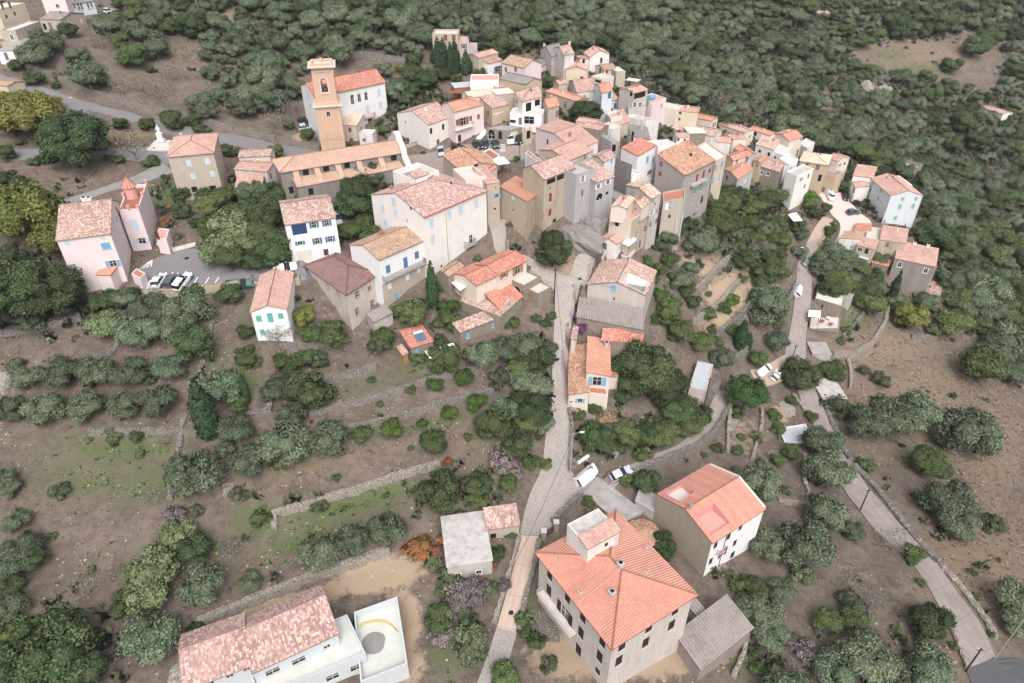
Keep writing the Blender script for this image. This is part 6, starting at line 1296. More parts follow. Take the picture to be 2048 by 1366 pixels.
for (px_, py_) in ((775,400),(992,368),(1207,318),(1420,285),(1640,245)):
 s_, z_ = ch.hit('R', q('O', px_, py_)); mb = MB(); ch_h = ch.h
 mb.face([(s_-.5, 0, ch_h - .3), (s_-.5, 0, ch_h - 3.2), (s_-.5, -2.4, ch_h - 3.2), (s_-.5, -2.4, ch_h - 1.9)]); mb.face([(s_+.5, 0, ch_h - .3), (s_+.5, -2.4, ch_h - 1.9), (s_+.5, -2.4, ch_h - 3.2), (s_+.5, 0, ch_h - 3.2)])
 mb.face([(s_-.5, -2.4, ch_h - 3.2), (s_+.5, -2.4, ch_h - 3.2), (s_+.5, -2.4, ch_h - 1.9), (s_-.5, -2.4, ch_h - 1.9)])
 b_ = ch.addpart('buttress', mb, M['stainwhite']); m2 = MB(); m2.face([(s_-.6, .0, ch_h - .25), (s_-.6, -2.5, ch_h - 1.9), (s_+.6, -2.5, ch_h - 1.9), (s_+.6, 0, ch_h - .25)], [(0, 0), (0, 3), (1.2, 3), (1.2, 0)]); m2.obj('buttress_cap', M['r_church'], b_)
def facade():
 A, B, h = ch.A, ch.B, ch.h; y0, y1 = -4.6, B + 1.5; yc = B / 2
 out = [(y0, -4), (y0, h - 3), (y0 + .4, h - 2.6), (-.8, h - .6), (-.5, h + .4), (0, h + 1.2), (yc - 2.4, h + 2.0), (yc - 1.6, h + 3.1), (yc, h + 3.6), (yc + 1.6, h + 3.1), (yc + 2.4, h + 2.0), (B, h + 1.2), (B + .5, h + .4), (B + .8, h - .6), (y1 - .2, h - 2.6), (y1, h - 3), (y1, -4)]
 mb = MB(); x0, x1 = A, A + .9
 mb.face([(x0, y, z) for y, z in out][::-1]); mb.face([(x1, y, z) for y, z in out])
 n = len(out)
 for i in range(n - 1): (ya, za), (yb, zb) = out[i], out[i + 1]; mb.face([(x0, ya, za), (x0, yb, zb), (x1, yb, zb), (x1, ya, za)])
 ch.addpart('front_facade', mb, M['stainwhite'])
 c = MB()
 for i in range(1, n - 2):
  (ya, za), (yb, zb) = out[i], out[i + 1]; c.face([(x0 - .15, ya, za + .04), (x1 + .25, ya, za + .04), (x1 + .25, yb, zb + .04), (x0 - .15, yb, zb + .04)])
  c.face([(x1 + .25, ya, za + .04), (x1 + .25, ya, za - .2), (x1 + .25, yb, zb - .2), (x1 + .25, yb, zb + .04)])
 ch.addpart('facade_coping', c, M['palecon'])
facade()
# ---------------------------------------------------------------- roads and paving (sheets laid on the ground)
ROADS = []
def road(name, label, pairs, mat, k=0, **kw):
 o = strip(name, label, pairs, M[mat], k=k, **kw)
 for a, b in pairs:
  A_, B_ = at(q(k, *a)), at(q(k, *b)); ROADS.append(((A_ + B_) / 2, (A_ - B_).length / 2))
 for (a, b), (c, d) in zip(pairs[:-1], pairs[1:]):
  A_ = (at(q(k, *a)) + at(q(k, *c))) / 2; B_ = (at(q(k, *b)) + at(q(k, *d))) / 2; ROADS.append(((A_ + B_) / 2, (A_ - B_).length / 2))
 return o
road('street', 'grey cobbled street climbing through the village', [((1187,428),(1222,424)),((1198,452),(1213,450)),((1192,469),(1203,471)),((1171,498),(1196,506)),((1150,520),(1182,553)),((1140,548),(1173,574)),((1112,575),(1156,592)),((1110,618),(1148,618)),((1108,660),(1142,660)),
  ((1104,758),(1137,758)),((1102,834),(1138,837)),((1093,863),(1141,853)),((1082,940),(1141,940)),((1062,984),(1166,988)),((1048,1029),(1128,1031)),((1040,1069),(1078,1072))], 'cobble')
road('ramp', 'pink concrete ramp with joints and a round manhole', [((1040,1070),(1078,1073)),((1026,1143),(1064,1156)),((1010,1200),(1048,1210)),((993,1257),(1034,1264))], 'ramp', zoff=.09)
road('footpath', 'lower cobbled path continuing below the pink ramp', [((993,1257),(1034,1264)),((975,1310),(1020,1316)),((950,1380),(1003,1380))], 'cobble')
road('alley', 'cobbled alley curving behind the restored stone house', [((972,440),(1012,440)),((984,470),(1012,474)),((990,500),(1014,505)),((1010,525),(1050,512)),((1050,548),(1072,524)),((1080,562),(1098,540)),((1112,585),(1140,560))], 'cobble', zoff=.05)
road('yard', 'cobbled yard widening beside the white van', [((1128,945),(1150,1010)),((1165,958),(1180,1000)),((1200,962),(1222,985))], 'cobble', zoff=.08)
road('lane', 'pale lane climbing to the gardens on the right', [((1200,962),(1222,985)),((1252,934),(1262,952)),((1300,912),(1328,925)),((1351,893),(1396,898)),((1390,862),(1426,870)),((1409,837),(1449,842)),((1427,797),(1458,812)),((1436,782),(1456,782))], 'roadconc')
road('road', 'pinkish concrete road with joints winding down the eastern slope', [((1613,487),(1636,478)),((1595,527),(1622,523)),((1592,564),(1623,562)),((1586,620),(1618,620)),((1579,663),(1613,663)),((1570,712),(1612,718)),((1588,760),(1626,762)),((1605,810),(1645,812)),((1632,860),(1668,856)),((1660,915),(1696,905)),((1688,979),(1722,955)),((1720,1022),(1760,1003)),((1752,1062),(1797,1046)),((1825,1129),(1856,1110)),((1870,1200),(1910,1180)),((1905,1268),(1956,1241)),((1934,1340),(1990,1314))], 'roadconc')
road('road_end', 'dark smooth asphalt patch at the lower end of the concrete road', [((1932,1338),(1990,1316)),((1946,1375),(2040,1318)),((1990,1420),(2100,1330))], 'asphaltdark', zoff=.09)
road('track', 'earthen track running up to the paved forecourt', [((1648,432),(1668,441)),((1630,455),(1655,460)),((1613,487),(1638,478))], 'earthroad', zoff=.05)
road('track_spur', 'earth parking spur for the flatbed truck', [((1575,708),(1592,745)),((1540,728),(1560,765)),((1500,742),(1515,775))], 'earthroad', zoff=.05)
road('forecourt', 'pale paved forecourt in front of the white-blue house', [((1634,386),(1682,386)),((1650,408),(1705,410)),((1662,428),(1722,428)),((1680,450),(1742,446)),((1672,480),(1715,472)),((1640,500),(1662,492))], 'plazapale')
road('asphalt_road', 'grey asphalt road coming in from the left', [((-20,146),(-20,158)),((0,150),(0,165)),((70,170),(66,192)),((140,194),(133,219)),((205,213),(200,236)),((275,231),(271,252)),((345,250),(346,270)),((430,264),(432,287)),((520,281),(520,302)),((600,297),(600,318)),((650,306),(650,326))], 'asphalt', zoff=.07)
road('side_lane', 'narrow grey lane leaving the asphalt road towards the pink house', [((322,322),(350,345)),((285,345),(300,362)),((225,368),(230,380)),((150,393),(155,404)),((90,412),(92,424))], 'lanegrey')
road('lay_by', 'grey paved lay-by under the big round oak', [((20,300),(20,322)),((120,298),(120,320)),((220,296),(222,318)),((300,296),(305,326)),((345,300),(345,330))], 'asphalt', zoff=.06)
road('car_park', 'grey asphalt car park between the pink house and the white houses', [((277,545),(275,588)),((306,520),(338,584)),((391,498),(400,581)),((445,520),(450,578)),((520,530),(520,576)),((565,520),(580,570)),((600,508),(615,560)),((640,500),(655,545))], 'asphalt', zoff=.07)
road('square', 'pinkish paved village square with parked cars', [((808,312),(820,352)),((850,308),(862,352)),((900,296),(905,345)),((950,288),(958,330)),((1000,282),(1008,322)),((1045,272),(1052,318)),((1075,270),(1085,300))], 'pavingpink', zoff=.06)
# painted markings
def paint(polys, mat, label, name='road_marking', dz=.11):
 mb = MB(); O = None
 for pl in polys:
  P = [at(p) for p in pl]
  P = [Vector((p.x, p.y, max(H(p.x + .4, p.y), H(p.x - .4, p.y), H(p.x, p.y + .4), H(p.x, p.y)) + dz)) for p in P]
  mb.face(P)
 o = mb.obj(name, M[mat]); tag(o, label, kind='structure')
bays = []
for x in (395, 418, 437): bays.append([(x, 556), (x + 2, 556), (x - 9, 580), (x - 11, 580)])
for i in range(4): bays.append([(277 + i * 8, 541 - i * 2.0), (280 + i * 8, 540 - i * 2), (300 + i * 2, 524 - i), (297 + i * 2, 525 - i)])
for i in range(5): bays.append([(276 + i * 8, 582), (280 + i * 8, 582), (303 + i * 3, 562), (300 + i * 3, 562)])
paint(bays, 'white_paint', 'white bay lines and hatching on the car park')
paint([[q('C', 750 + 5, 985 + i * 24), q('C', 838, 983 + i * 24), q('C', 838, 993 + i * 24), q('C', 752, 995 + i * 24)] for i in range(5)], 'white_paint', 'white crossing bars on the village square')
paint([[(300 + i * 9, 301), (304 + i * 9, 301), (300 + i * 9, 296), (296 + i * 9, 296)] for i in range(5)], 'hoseyellow', 'yellow hatching on the lay-by', dz=.12)
def manhole(p, r, label):
 P = at(p); z = max(H(P.x + .5, P.y), H(P.x - .5, P.y), H(P.x, P.y + .5), H(P.x, P.y - .5), H(P.x, P.y)) + .115; mb = MB(); n = 16
 mb.face([(cos(2*pi*i/n)*r, sin(2*pi*i/n)*r, .02) for i in range(n)]);
 for i in range(n): mb.face([(cos(2*pi*i/n)*r, sin(2*pi*i/n)*r, .02), (cos(2*pi*i/n)*r*1.1, sin(2*pi*i/n)*r*1.1, 0), (cos(2*pi*(i+1)/n)*r*1.1, sin(2*pi*(i+1)/n)*r*1.1, 0), (cos(2*pi*(i+1)/n)*r, sin(2*pi*(i+1)/n)*r, .02)])
 o = mb.obj('manhole_cover', M['iron'], None, (P.x, P.y, z)); tag(o, label, 'manhole cover')
manhole(q(15, 455, 975), .35, 'round manhole cover on the pink concrete ramp')
manhole(q(8, 1030, 1008), .45, 'manhole cover in the middle of the car park'); manhole(q(6, 757, 990), .35, 'manhole cover on the cobbled street by the terrace house')
# ---------------------------------------------------------------- dry-stone walls
def stone_wall(P, s_up, step, up, th, lab, mt, idx):
 r = random.Random(idx); pts = []
 for a, b in zip(P[:-1], P[1:]):
  n = max(1, int(hypot(b.x - a.x, b.y - a.y) / .55))
  for i in range(n): pts.append(a.lerp(b, i / n))
 pts.append(P[-1]); mb = MB(); cop = MB(); rows = []
 for i, p in enumerate(pts):
  a = pts[max(i - 1, 0)]; b = pts[min(i + 1, len(pts) - 1)]; d = Vector((b.x - a.x, b.y - a.y, 0)).normalized(); n = Vector((-d.y, d.x, 0)) * s_up
  zu = max(H(p.x + n.x * 1.2, p.y + n.y * 1.2), H(p.x, p.y)) + up + r.uniform(-.12, .12); zl_ = min(H(p.x - n.x * 1.5, p.y - n.y * 1.5), H(p.x, p.y)) - .6
  j = r.uniform(-.07, .07); t = th * r.uniform(.85, 1.15)
  o1 = p + n * (t * .5 + .25 + j); o0 = p - n * (t * .5 + j)
  rows.append((Vector((o0.x - n.x * .12, o0.y - n.y * .12, zl_)), Vector((o0.x, o0.y, zu)), Vector((o1.x, o1.y, zu + r.uniform(-.05, .05))), Vector((o1.x, o1.y, zl_)), d, n, t))
 for A, B in zip(rows[:-1], rows[1:]):
  for i in range(3):
   f = [A[i], B[i], B[i + 1], A[i + 1]]; mb.face(f if s_up < 0 else f[::-1])
 for e in (rows[0], rows[-1]): mb.face([e[0], e[1], e[2], e[3]])
 for A, B in zip(rows[:-1], rows[1:]):
  c = (A[1] + A[2] + B[1] + B[2]) / 4; d = (B[1] - A[1]); L = d.length / 2 * r.uniform(.55, .95)
  if d.length < .01: continue
  for side in ((-.25, .25) if A[6] > .45 else (0,)):
   hh = r.uniform(.05, .13); cc = c + A[5] * side * A[6]
   cop.obox(cc + Vector((0, 0, hh * .6)), d.normalized() * L, A[5] * (A[6] * (.24 if A[6] > .45 else .5) * r.uniform(.7, 1.1)), Vector((r.uniform(-.02, .02), r.uniform(-.02, .02), hh)))
 mat = {'gray': 'gray', 'pale': 'pale', 'tan': 'stonewarm'}[mt]
 o = mb.obj('stone_wall', M[mat]); tag(o, lab, 'wall', 'dry-stone walls of the terraces')
 c = cop.obj('coping_stones', M['pale' if mt != 'gray' else 'gray'], o); c['kind'] = 'stuff'
for i, t in enumerate(TW): stone_wall(*t, i)
# ---------------------------------------------------------------- boulders
def rock(p, rx, ry, rz_, label, seed, mat='rock', name='boulder', sink=.35, cat='rock'):
 P = at(p); r = random.Random(seed); mb = MB(); nu, nv = 22, 12
 ph = [r.uniform(0, 6) for _ in range(9)]
 def f(u, v):
  x, y, z = cos(u) * sin(v), sin(u) * sin(v), cos(v)
  k = 1 + .16 * sin(2.1 * x + ph[0]) * cos(1.7 * y + ph[1]) + .10 * sin(5 * x + 3 * z + ph[2]) + .06 * sin(11 * y + ph[3]) * cos(9 * z + ph[4]) + .04 * sin(17 * x + 13 * y + ph[5])
  return (x * rx * k, y * ry * k, z * rz_ * k - rz_ * sink)
 for i in range(nu):
  for j in range(nv):
   a = [f(2*pi*i/nu, pi*j/nv), f(2*pi*i/nu, pi*(j+1)/nv), f(2*pi*(i+1)/nu, pi*(j+1)/nv), f(2*pi*(i+1)/nu, pi*j/nv)]
   if j == 0: a = a[:3]
   elif j == nv - 1: a = [a[0], a[1], a[3]]
   mb.face(a)
 o = mb.obj(name, M[mat], None, P, r.uniform(0, 3)); tag(o, label, cat); return o
rock((1160,472), 4.0, 6.0, 3.4, 'huge bare grey boulder bulging beside the cobbled street', 3)
rock((1182,452), 2.2, 3.0, 3.0, 'narrow dark-sided part of the huge boulder next to the street', 4)
rock((1730,172), 5, 4, 3, 'pale rock outcrop in the eastern woods, larger left block', 5, 'pale'); rock((1768,178), 4, 3, 2.4, 'pale rock outcrop in the eastern woods, smaller right block', 6, 'pale')
rock((5,765), 2.5, 2, 2.5, 'white-grey rock at the left edge beside the olive rows', 7, 'pale'); rock((1230,905), 1.2, .8, 1.0, 'upright pale rock on the bank above the lane', 8)
rock((1570,815), 2.5, 2.0, .8, 'flat pale rock slab near the blue-grey pool terrace', 9, 'pale'); rock((1290,905), 1.4, 1.0, .9, 'grey rocks on the bank left of the lane', 10)
rock((1440,1135), 1.6, 1.2, .7, 'grey rock below the corner of the tall orange-roofed house', 11, 'gray'); rock((360,1345), 2.2, 1.6, .9, 'pale rock left of the new villa', 12, 'pale')
# ---------------------------------------------------------------- steps
def steps(p0, p1, w, n, label, mat='pale', rise=.17):
 a, b = at(p0), at(p1); d = Vector((b.x - a.x, b.y - a.y, 0)); L = d.length; d.normalize(); s_ = Vector((-d.y, d.x, 0)); root = empty('steps', a); tag(root, label, 'steps'); zb = b.z - a.z
 for i in range(n):
  t = (i + .5) / n; mb = MB(); c = d * (L * t) + Vector((0, 0, zb * t)); mb.obox(c + Vector((0, 0, -.1)), d * (L / n * .48), s_ * (w / 2), (0, 0, .25)); mb.obj('step', M[mat], root)
steps(q(10, 292, 960), q(10, 290, 890), 1.6, 7, 'small stone staircase in the terrace wall below the blue-green olives')
steps(q(8, 915, 950), q(8, 850, 890), 2.2, 8, 'outside steps with dark edges beside the pink tower', 'trim'); steps(q(8, 930, 945), q(8, 1090, 905), 1.6, 10, 'long low ramp steps above the car park', 'trim')
steps(q(11, 1470, 705), q(11, 1500, 600), 1.6, 12, 'garden staircase along the tall retaining wall', 'gray')
steps(q(12, 20, 1040), q(12, 60, 960), 2.0, 7, 'stone steps down from the lane into the red-earth garden', 'pale')
steps(q('C', 430, 900), q('C', 560, 750), 1.4, 9, 'white outside staircase at the corner of the orange hip-roofed house', 'white')
def round_steps():
 c = at(q(15, 690, 965)); root = empty('round_steps', c); tag(root, 'half-round mossy stone steps between the ramp and the orange palazzo', 'steps')
 for k in range(8):
  r0, r1 = 1.3 + k * .42, 1.7 + k * .42; mb = MB(); n = 12; z = .9 - k * .12
  gm = H(c.x, c.y - r1) - c.z
  for i in range(n):
   a0, a1 = pi * 1.0 + 1.75 * i / n, pi * 1.0 + 1.75 * (i + 1) / n; P = lambda a, r, zz: (cos(a) * r, sin(a) * r, zz)
   z1 = H(c.x + cos(a0)*r1, c.y + sin(a0)*r1) - c.z + .18; z2 = H(c.x + cos(a1)*r1, c.y + sin(a1)*r1) - c.z + .18; zq = H(c.x + cos(a0)*r0, c.y + sin(a0)*r0) - c.z + .14; zw = H(c.x + cos(a1)*r0, c.y + sin(a1)*r0) - c.z + .14
   mb.face([P(a0, r1, z1), P(a1, r1, z2), P(a1, r0 + .15, zw), P(a0, r0 + .15, zq)]); mb.face([P(a0, r1, z1), P(a0, r1, z1 - .4), P(a1, r1, z2 - .4), P(a1, r1, z2)])
  mb.obj('step', M['gray'], root)
round_steps()
def monument():
 c = at(q(1, 940, 850)); root = empty('war_memorial', c, .1); tag(root, 'white stone memorial with steps and standing figure beside the asphalt road', 'monument')
 for k in range(5):
  mb = MB(); mb.box(-3.2 + k*.3, -2.6 + k*.45, k*.22 - .5, 3.2 - k*.3, 2.0, k*.22 + .0); mb.obj('step', M['trim'], root)
 mb = MB(); mb.box(-.9, -.1, 1.0, .9, 1.3, 1.6); mb.box(-.6, .1, 1.6, .6, 1.1, 3.0); mb.box(-.72, .0, 3.0, .72, 1.2, 3.15); mb.obj('pedestal', M['offwhite'], root)
 mb = MB(); n = 10; prof = [(.34, 3.15), (.32, 3.8), (.26, 4.1), (.32, 4.5), (.30, 4.75), (.1, 4.88), (.15, 5.0), (.16, 5.15), (.05, 5.28)]
 for (r0, z0), (r1, z1) in zip(prof[:-1], prof[1:]):
  for i in range(n):
   a, b = 2*pi*i/n, 2*pi*(i+1)/n; mb.face([(cos(a)*r0, .6 + sin(a)*r0*.7, z0), (cos(b)*r0, .6 + sin(b)*r0*.7, z0), (cos(b)*r1, .6 + sin(b)*r1*.7, z1), (cos(a)*r1, .6 + sin(a)*r1*.7, z1)])
 mb.tube((-.3, .6, 4.6), (-.42, .45, 3.9), .09, 6); mb.tube((.3, .6, 4.6), (.45, .4, 4.0), .09, 6); mb.obj('statue', M['white'], root)
monument()
# ---------------------------------------------------------------- poles, lamps, wires
def vtop(P, top):
 d = ray(top); t = P.y / d.y; return CZ + d.z * t
def pole(base, top, label, r=.13, mat='pole', name='utility_pole', cat='utility pole', lamp=None):
 P = at(base); z = vtop(P, top); h = max(2.0, z - P.z); root = empty(name, P); tag(root, label, cat)
 mb = MB(); mb.tube((0, 0, -.5), (0, 0, h), r, 8, r * .75); mb.obj('pole', M[mat], root)
 if lamp:
  L = Vector(lamp); m = MB(); m.tube((0, 0, h - .3), (L.x, L.y, h + .1), .04, 6); m.obj('arm', M[mat], root); m = MB(); m.obox((L.x * 1.25, L.y * 1.25, h + .08), L.normalized() * .38, Vector((-L.y, L.x, 0)).normalized() * .14, (0, 0, .07)); m.obj('lamp_head', M['lamp'], root)
 else:
  m = MB(); m.box(-.5, -.05, h - .45, .5, .05, h - .35); m.obj('crossbar', M[mat], root)
  for x in (-.42, .42): i_ = MB(); i_.tube((x, 0, h - .35), (x, 0, h - .2), .04, 6); i_.obj('insulator', M['lamp'], root)
 return P + Vector((0, 0, h - .25))
w1 = pole((1108,608), (1109,536), 'tall dark pole at the street corner by the restored stone house')
w2 = pole((1140,948), (1145,866), 'pair of pale lamp poles beside the white van', .12, 'pipe', 'street_lamp', 'street lamp', lamp=(1.2, .1, 0))
w3 = pole((1409,811), (1422,755), 'dark wooden pole in front of the blue-grey terrace roof')
w4 = pole((1585,716), (1594,690), 'dark pole rising behind the bushy pine on the concrete road')
w5 = pole((1720,1021), (1745,978), 'dark pole on the middle stretch of the concrete road')
w6 = pole((1931,1343), (1977,1297), 'dark pole standing on the left edge by the asphalt patch')
w7 = pole((1988,1320), (1987,1233), 'street lamp standing beside the dark asphalt patch', .08, 'pipe', 'street_lamp', 'street lamp', lamp=(1.0, .6, 0))
w8 = pole((1581,538), (1591,495), 'street lamp above the grey car on the concrete road', .08, 'pipe', 'street_lamp', 'street lamp', lamp=(1.2, -.1, 0))
pole((949,292), (948,271), 'black street lamp in front of the orange hip-roofed house', .07, 'iron', 'street_lamp', 'street lamp', lamp=(-.6, -.3, 0))
pole((1039,309), (1040,290), 'black street lamp behind the clipped tree on the square', .07, 'iron', 'street_lamp', 'street lamp', lamp=(.5, -.3, 0))
pole((141,212), (138,196), 'thin lamp post on the lower edge of the asphalt road', .06, 'pipe', 'street_lamp', 'street lamp', lamp=(.6, .2, 0))
w9 = pole((1699,407), (1699,391), 'thin dark post on the paved forecourt beside the black car', .07, 'iron', 'street_lamp', 'street lamp', lamp=(.5, .2, 0))
w10 = at((1040,1075)) + Vector((0, 0, 5))
def wire(a, b, label, sag=1.2, r=.03):
 n = 14; mb = MB(); prev = None
 for i in range(n + 1):
  t = i / n; p = a.lerp(b, t) - Vector((0, 0, 4 * sag * t * (1 - t)))
  if prev is not None: mb.tube(prev, p, r, 4, cap=False)
  prev = p
 o = mb.obj('cable', M['iron']); tag(o, label, 'cable', None)
wire(w1, w2, 'overhead cable following the cobbled street down to the lamp poles', 1.0);
pb_ = pal.wp(0, pal.B * .9, pal.h - 1.0); wire(w2, at((1015,1180)) + Vector((0, 0, 3)), 'overhead cable crossing above the cobbled yard towards the ramp', 1.5)
wire(w1, st_.wp(0, 0, 4), 'overhead cable from the tall dark pole to the ochre stone house', .6); wire(w1, rt.wp(.5, 6, rt.h), 'overhead cable from the tall dark pole to the terrace house', .5)
# ---------------------------------------------------------------- awnings, pergolas, small structures
def awning(k, pts, h, label, mat='sail', posts=True, name='awning', cat='awning'):
 P = [at(q(k, *p), h) for p in pts]; zm = sum(p.z for p in P) / len(P); P = [at_z(q(k, *p), zm) for p in pts]
 c = sum(P, Vector()) / len(P); root = empty(name, Vector((c.x, c.y, H(c.x, c.y)))); tag(root, label, cat); o = root.location; mb = MB()
 mb.face([p - o for p in P]); mb.face([p - o - Vector((0, 0, .05)) for p in P][::-1])
 for a, b in zip(P, P[1:] + P[:1]): mb.face([a - o, b - o, b - o - Vector((0, 0, .05)), a - o - Vector((0, 0, .05))])
 mb.obj('canopy', M[mat], root)
 if posts:
  for p in P: m = MB(); m.tube((p.x - o.x, p.y - o.y, H(p.x, p.y) - o.z - .2), (p.x - o.x, p.y - o.y, zm - o.z), .05, 6); m.obj('post', M['iron'], root)
awning('I', [(262,525),(365,492),(370,460),(430,450),(580,565),(450,575),(375,632)], 3.4, 'white star-shaped shade sail stretched beside the restored stone house')
awning(10, [(1362,168),(1452,145),(1460,180),(1392,212)], 2.4, 'cream fabric awning left of the two in the garden below the stone house')
awning(10, [(1488,133),(1520,124),(1546,166),(1512,177)], 2.4, 'cream fabric awning right of the two in the garden below the stone house')
awning('F', [(1620,298),(1795,248),(1900,350),(1700,378)], 3.2, 'pale green-white flat awning over the tavern terrace')
awning('J', [(592,602),(695,508),(762,565),(672,642)], 5.2, 'cream square awning over the roof terrace above the street')
awning('O', [(308,218),(515,212),(510,258),(350,272)], 3.0, 'white pergola cloth between the low tiled houses')
awning('D', [(1275,330),(1310,290),(1460,318),(1432,375)], 4.2, 'white canopy at the beige house behind the parapet terraces')
awning('L', [(1162,388),(1205,388),(1412,540),(1350,530)], 5.5, 'long white panel behind the roof of the white-blue house')
awning(12, [(545,258),(625,265),(622,312),(540,302)], 3.4, 'cream canopy left of the cluttered patio')
awning(7, [(790,695),(850,680),(895,740),(830,745)], 2.6, 'small white garden gazebo roof below the pale building')
awning('A', [(275,1040),(560,1020),(600,1080),(300,1075)], 3.0, 'bare wooden pergola beams left of the white hall', 'wood')
def pergola(k, pts, h, label):
 P = [at(q(k, *p), h) for p in pts]; zm = sum(p.z for p in P) / 4; P = [at_z(q(k, *p), zm) for p in pts]; c = sum(P, Vector()) / 4; root = empty('pergola', Vector((c.x, c.y, H(c.x, c.y)))); tag(root, label, 'pergola'); o = root.location
 for p in P: m = MB(); m.tube((p.x - o.x, p.y - o.y, -2.5 + 0), (p.x - o.x, p.y - o.y, zm - o.z), .06, 6); m.obj('post', M['white_paint'], root)
 for i in range(6): t = i / 5; m = MB(); m.tube(P[0].lerp(P[1], t) - o, P[3].lerp(P[2], t) - o, .05, 4); m.obj('beam', M['white_paint'], root)
pergola('J', [(1100,250),(1180,210),(1290,260),(1220,330)], 6.5, 'white slatted pergola frame on the white terrace of the ochre row')
wtr = hs('white raised terrace on arched supports below the white pergola', 'J', (1165,385), (1062,345), (1285,300), 'terrace', 'terrace', h=4.6, roof='flat', parapet=.25, floor='floorpale', wall='white', wins=[('R',1215,440,2.0,2.6,'d','')])
j1a = hs('tall corner house, beige street side and ochre garden side, with red terrace', 'J', (705,350), (455,262), (892,215), base=(690,810), roof='flat', parapet=.6, floor='pinkterr', wall='cream', down=6,
   wins=[('R',775,355,.8,1.4,'c','bluegrey'),('R',868,297,.8,1.4,'c','bluegrey'),('R',850,447,1.0,1.5,'o','bluegrey'),('R',757,507,1.0,1.5,'o','bluegrey'),('R',795,620,1.1,1.9,'D','sh_blue'),('L',535,368,1.0,1.8,'D','hole')])
j1a.wallobj.data.materials.append(M['ochre'])
for p in j1a.wallobj.data.polygons:
 if p.normal.y < -.9: p.material_index = 1
hs('upper storey with lichened tile roof on the tall corner house, street side', 'J', (645,205), (470,182), (745,95), 'penthouse', 'house', h=3.0, zabs=j1a.bz + j1a.h + 2.2, down=.4, roof='gu', m=.3, wall='cream', rf='r_lich', ov=.1, wins=[('R',650,218,.5,.6,'d','')])
hs('upper storey with lichened tile roof on the tall corner house, garden side', 'J', (815,208), (715,110), (902,125), 'penthouse', 'house', h=2.6, zabs=j1a.bz + j1a.h + 1.8, down=.4, roof='gu', m=.25, wall='cream', rf='r_lich', ov=.1, wins=[('L',745,215,.8,.6,'w','')])
hs('beige row house with many small windows between corner house and white terrace', 'H', (842,935), (498,748), (968,868), h=11.8, roof='gu', m=.22, kf=.5, wall='oldbeige', rf='r_lich', ov=.1, down=7,
   wins=[('R',865,965,.9,1.1,'w',''),('R',950,1092,.8,1.1,'w',''),('R',842,1128,.9,1.2,'o','sh_white'),('R',938,1222,.7,1.2,'c','sh_mauve'),('R',822,1292,.7,1.2,'c','sh_mauve'),('R',890,1010,.6,.5,'d','')])
hs('beige row house with orange terrace roof and plants beside the dark grey house', 'H', (1000,985), (1000,850), (1300,925), h=10.5, roof='flat', parapet=.3, floor='terracotta', wall='tan', down=7,
   wins=[('R',1115,992,.8,1.6,'c','bluegrey'),('R',1230,1072,.8,1.5,'c','bluegrey'),('R',1050,1042,.9,1.4,'c','sh_white'),('R',1085,1180,.6,.8,'d','')])
aw = hs('small pale house with tile gable and roof terrace at the bend of the street', 'J', (540,612), (343,550), (690,497), h=6.0, roof='gu', m=.3, wall='offwhite', rf='r_salmon', ov=.12, down=5, wins=[('L',392,637,1.1,1.4,'c','sh_mauve')])
hs('low walled terrace under the cream square awning', 'J', (650,768), (545,712), (762,655), 'terrace', 'terrace', h=3.6, roof='flat', parapet=.8, floor='terracotta', wall='offwhite')
# solar panels and tank
def solar(h, x0, x1, y0, y1, label, tank=True):
 root = empty('solar_heater', h.wp(0, 0, 0), h.rz); tag(root, label, 'solar panel')
 for i in range(2):
  a = x0 + (x1 - x0) * i / 2 + .03; b = x0 + (x1 - x0) * (i + 1) / 2 - .03; mb = MB(); z0 = h.zl(x0, y0) + .12; z1 = h.zl(x0, y1) + .5
  mb.face([(a, y0, z0), (b, y0, z0), (b, y1, z1), (a, y1, z1)]); mb.face([(a, y0, z0 - .08), (a, y1, z1 - .08), (b, y1, z1 - .08), (b, y0, z0 - .08)]); mb.face([(a, y0, z0 - .08), (b, y0, z0 - .08), (b, y0, z0), (a, y0, z0)])
  mb.obj('collector', M['solar'], root)
 if tank: mb = MB(); mb.tube((x0, y1 + .1, z1 + .15), (x1, y1 + .1, z1 + .15), .25, 12); mb.obj('tank', M['lamp'], root)
for h in HOUSES:
 l = h.root['label']
 if l.startswith('garden shed with red'): solar(h, 1.6, 3.4, .8, 2.6, 'solar water heater with white tank on the garden shed')
 if 'blue water tank' in l:
  root = empty('water_tank', h.wp(h.A * .45, h.B * .5, h.h - .2), h.rz); tag(root, 'blue water tank on the flat pink roof', 'water tank'); mb = MB(); mb.tube((-1.2, 0, .7), (1.2, 0, .7), .75, 14); mb.obj('tank', M['sh_sky'], root); mb = MB(); mb.box(-.9, -.5, 0, -.7, .5, .4); mb.box(.7, -.5, 0, .9, .5, .4); mb.obj('cradle', M['pipe'], root)
 if l.startswith('stone-walled patio'):
  for i, (fx, fy, c, lab) in enumerate([(.3,.3,'wood','round wooden patio table at the left of the cluttered patio'),(.55,.6,'clothred','patio table with red cloth in the middle of the cluttered patio'),(.78,.4,'sh_white','white patio table at the right of the cluttered patio')]):
   root = empty('patio_table', h.wp(h.A * fx, h.B * fy, h.h - h.par)); tag(root, lab, 'table'); mb = MB(); mb.tube((0, 0, .7), (0, 0, .76), .6, 12); mb.obj('table_top', M[c], root); mb = MB(); mb.tube((0, 0, 0), (0, 0, .7), .05, 6); mb.obj('leg', M['iron'], root)
  solar(h, h.A*.45, h.A*.75, h.B*.75, h.B*.95, 'dark blue panel leaning at the back of the cluttered patio', False)
